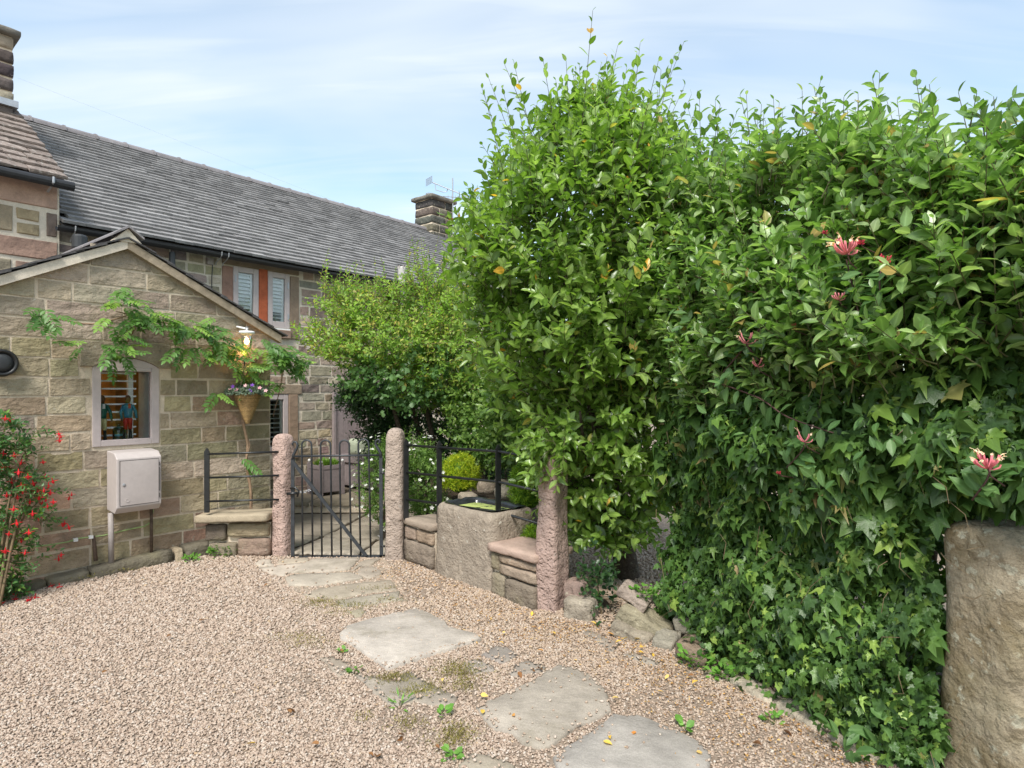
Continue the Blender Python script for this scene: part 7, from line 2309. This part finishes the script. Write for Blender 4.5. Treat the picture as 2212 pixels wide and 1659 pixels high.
BL = [(578, 1268), (372, 1382), (430, 1350), (618, 1545), (630, 1552), (860, 1600), (870, 1605), (735, 1412), (796, 1640), (815, 1650), (690, 1620), (220, 1465), (940, 1625), (1150, 1460), (1170, 1458), (1500, 1470), (1625, 1620), (1690, 1590), (560, 1272), (1120, 1462)]
BLAB = label_set(BL, 'brown dead leaf')
for i, (px, py) in enumerate(BL):
    g = G(px, py); a = rng.uniform(0, 6.28); s_ = rng.uniform(0.03, 0.055)
    zz_ = nrm(UP + rng.normal(0, 0.45, 3)); x = nrm(np.cross([math.cos(a), math.sin(a), 0], zz_)); y = np.cross(zz_, x)
    o = put('fallen_brown_leaf', leaf2, None, frame_mat(x, y, zz_, g + UP * 0.03, (s_, s_, s_)))
    tag(o, BLAB[i], 'leaf', 'dead brown leaves')
RP = [(10, 1283), (16, 1292), (24, 1300), (12, 1305), (76, 1292), (70, 1298), (40, 1276), (60, 1280), (118, 1268), (135, 1272), (28, 1290), (5, 1298)]
RP.sort()
for i, (px, py) in enumerate(RP):
    g = G(px, py)
    s_ = 0.045; a = rng.uniform(0, 6.28)
    x = np.array([math.cos(a), math.sin(a), 0.2]); zz_ = nrm(np.cross(x, [0.2, 0.1, 1])); x = nrm(x); y = np.cross(zz_, x)
    o = put('fallen_fuchsia_flower', fme, None, frame_mat(y, zz_, x, g + UP * 0.02, (s_, s_, s_)))
    tag(o, f'fallen red fuchsia flower on the gravel under the bush, {ORD[i]} from the left', 'flower', 'fallen fuchsia flowers')
def weed(px, py, r, n, size, label, tmpl=ROUND, m='grass', z=0.0):
    g = G(px, py) if z == 0 else at(px, py, z)
    t = thing('weed', g, label, 'weed', 'weeds in the gravel')
    L = Leaves(tmpl)
    an = rng.uniform(0, 6.28, n); rr = rng.uniform(0, 1, n) ** 0.6 * r
    P = np.stack([g[0] + np.cos(an) * rr, g[1] + np.sin(an) * rr, g[2] + 0.005 + rng.uniform(0, 1, n) * r * 0.9], 1)
    ax = np.stack([np.cos(an), np.sin(an), rng.uniform(0.0, 1.0, n)], 1)
    L.add(P, frames(ax, np.tile([0, -0.3, 1.0], (n, 1)), 0.3), size * rng.uniform(0.6, 1.2, n), rng.uniform(0, 1, n))
    foliage(L, M[m], t, 0, rest='leaves')
    b = MB()
    for k in range(5):
        b.tube([g + UP * -0.01, g + np.array([rng.normal(0, r * 0.4), rng.normal(0, r * 0.4), r * 0.7])], 0.002, 4)
    b.build('stalks', M['twig_green'], t)
weed(482, 1200, 0.12, 150, 0.045, 'leafy green weed clump at the foot of the low wall')
weed(413, 1213, 0.06, 50, 0.035, 'smaller green weed by the plinth left of the low wall clump')
weed(866, 1527, 0.04, 14, 0.06, 'grassy tuft growing at the broken flagstone edge', NARROW)
weed(957, 1548, 0.03, 10, 0.04, 'small seedling in the gravel below the broken flagstone')
weed(738, 1412, 0.025, 12, 0.03, 'tiny weed in the gravel left of the large pale flagstone')
weed(766, 1455, 0.03, 14, 0.03, 'small weed between the left flagstones')
weed(975, 1640, 0.035, 12, 0.04, 'small bright weed near the bottom flagstones')
weed(1500, 1440, 0.09, 60, 0.05, 'bright green weed below the brown boulder')
weed(1560, 1465, 0.07, 40, 0.04, 'low green weed at the foot of the ivy right of the boulder')
weed(1668, 1560, 0.04, 20, 0.035, 'three-leaved weed at the kerb')
weed(1275, 1300, 0.07, 40, 0.04, 'weed between rubble stone and trunk')
weed(1390, 1290, 0.08, 90, 0.035, 'young green growth hanging over the tilted rubble slab', z=4.35)
weed(1482, 1580, 0.03, 6, 0.05, 'dark green stray leaf sprig in the gravel')
gw = thing('glossy_ground_shrub', G(1290, 1320), 'low bush of rounded blue-green leaves between post and trunk', 'bush')
L = Leaves(ROUND)
n = 60
c = at(1290, 1262, 4.62)
P = c + rng.normal(0, 1, (n, 3)) * np.array([0.08, 0.06, 0.09])
shoots(L, P, rng.normal(0, 0.5, (n, 3)) + UP * 0.6 - np.array([0, 0.4, 0]), 0.10, 5, 0.042)
foliage(L, M['dark_leaf'], gw, 0, rest='leaves')
limb(gw, [G(1300, 1330), at(1295, 1290, 4.65), at(1285, 1235, 4.6)], [0.008, 0.007, 0.003], 'twig', 'stem', 6)
# moss: too fine to count
L = Leaves(NARROW)
for (px, py, rx, ry, n) in ((692, 1306, 0.10, 0.06, 500), (760, 1312, 0.12, 0.05, 350), (640, 1380, 0.10, 0.05, 260), (672, 1395, 0.08, 0.05, 180), (850, 1470, 0.06, 0.035, 500), (925, 1490, 0.05, 0.035, 260), (990, 1450, 0.06, 0.05, 500), (1000, 1462, 0.09, 0.05, 420), (1000, 1488, 0.05, 0.04, 240), (900, 1502, 0.07, 0.03, 260), (985, 1590, 0.05, 0.05, 420), (975, 1605, 0.07, 0.05, 260), (732, 1330, 0.08, 0.05, 160), (815, 1275, 0.1, 0.04, 120), (230, 1240, 0.14, 0.04, 320), (150, 1255, 0.12, 0.04, 220), (840, 1300, 0.08, 0.04, 160), (785, 1555, 0.03, 0.03, 60), (880, 1570, 0.05, 0.04, 200)):
    g = G(px, py)
    P = np.stack([g[0] + rng.normal(0, rx, n), g[1] + rng.normal(0, ry, n), np.full(n, 0.012) + rng.uniform(0, 0.012, n)], 1)
    if py < 1260 and px < 400: P[:, 2] += 0.02
    ax = rng.normal(0, 0.7, (n, 3)) + UP * 0.8
    L.add(P, frames(ax, rng.normal(0, 1, (n, 3)), 0.3), rng.uniform(0.012, 0.024, n), rng.uniform(0, 1, n))
p_, R_, s_2, r_2 = L.fin()
leaf_mesh('moss', NARROW, p_, R_, s_2, r_2, M['moss'], None, 'olive green moss growing in patches between the flagstones', 'moss')

L = Leaves(SMALL)
n = 2600
q = rng.uniform(0, 1, n)
line = np.array([(-1.0, 6.0), (-0.2, 5.05), (0.25, 4.5), (0.6, 4.35), (0.95, 3.95), (1.15, 3.6), (1.45, 3.05), (1.7, 2.6)])
seg = rng.integers(0, len(line) - 1, n)
base_ = line[seg] + (line[seg + 1] - line[seg]) * q[:, None]
off_ = np.abs(rng.normal(0, 0.32, n))
P = np.column_stack([base_ + np.array([-0.74, -0.67]) * off_[:, None], rng.uniform(0.012, 0.022, n)])
ax = rng.normal(0, 1, (n, 3)); ax[:, 2] *= 0.25
L.add(P, frames(ax, np.tile([0, 0, 1.0], (n, 1)), 0.45), rng.uniform(0.008, 0.022, n), rng.uniform(0, 1, n))
M['litter'] = leaf_mat('leaf_litter', [(0.0, (0.12, 0.06, 0.03)), (0.4, (0.30, 0.16, 0.06)), (0.8, (0.48, 0.28, 0.09)), (1.0, (0.60, 0.42, 0.16))], 0.7, 0.2, 0.1, 1.0)
p_, R_, s_2, r_2 = L.fin()
leaf_mesh('leaf_litter', SMALL, p_, R_, s_2, r_2, M['litter'], None, 'brown and orange leaf litter along the foot of wall and hedge', 'leaf litter')
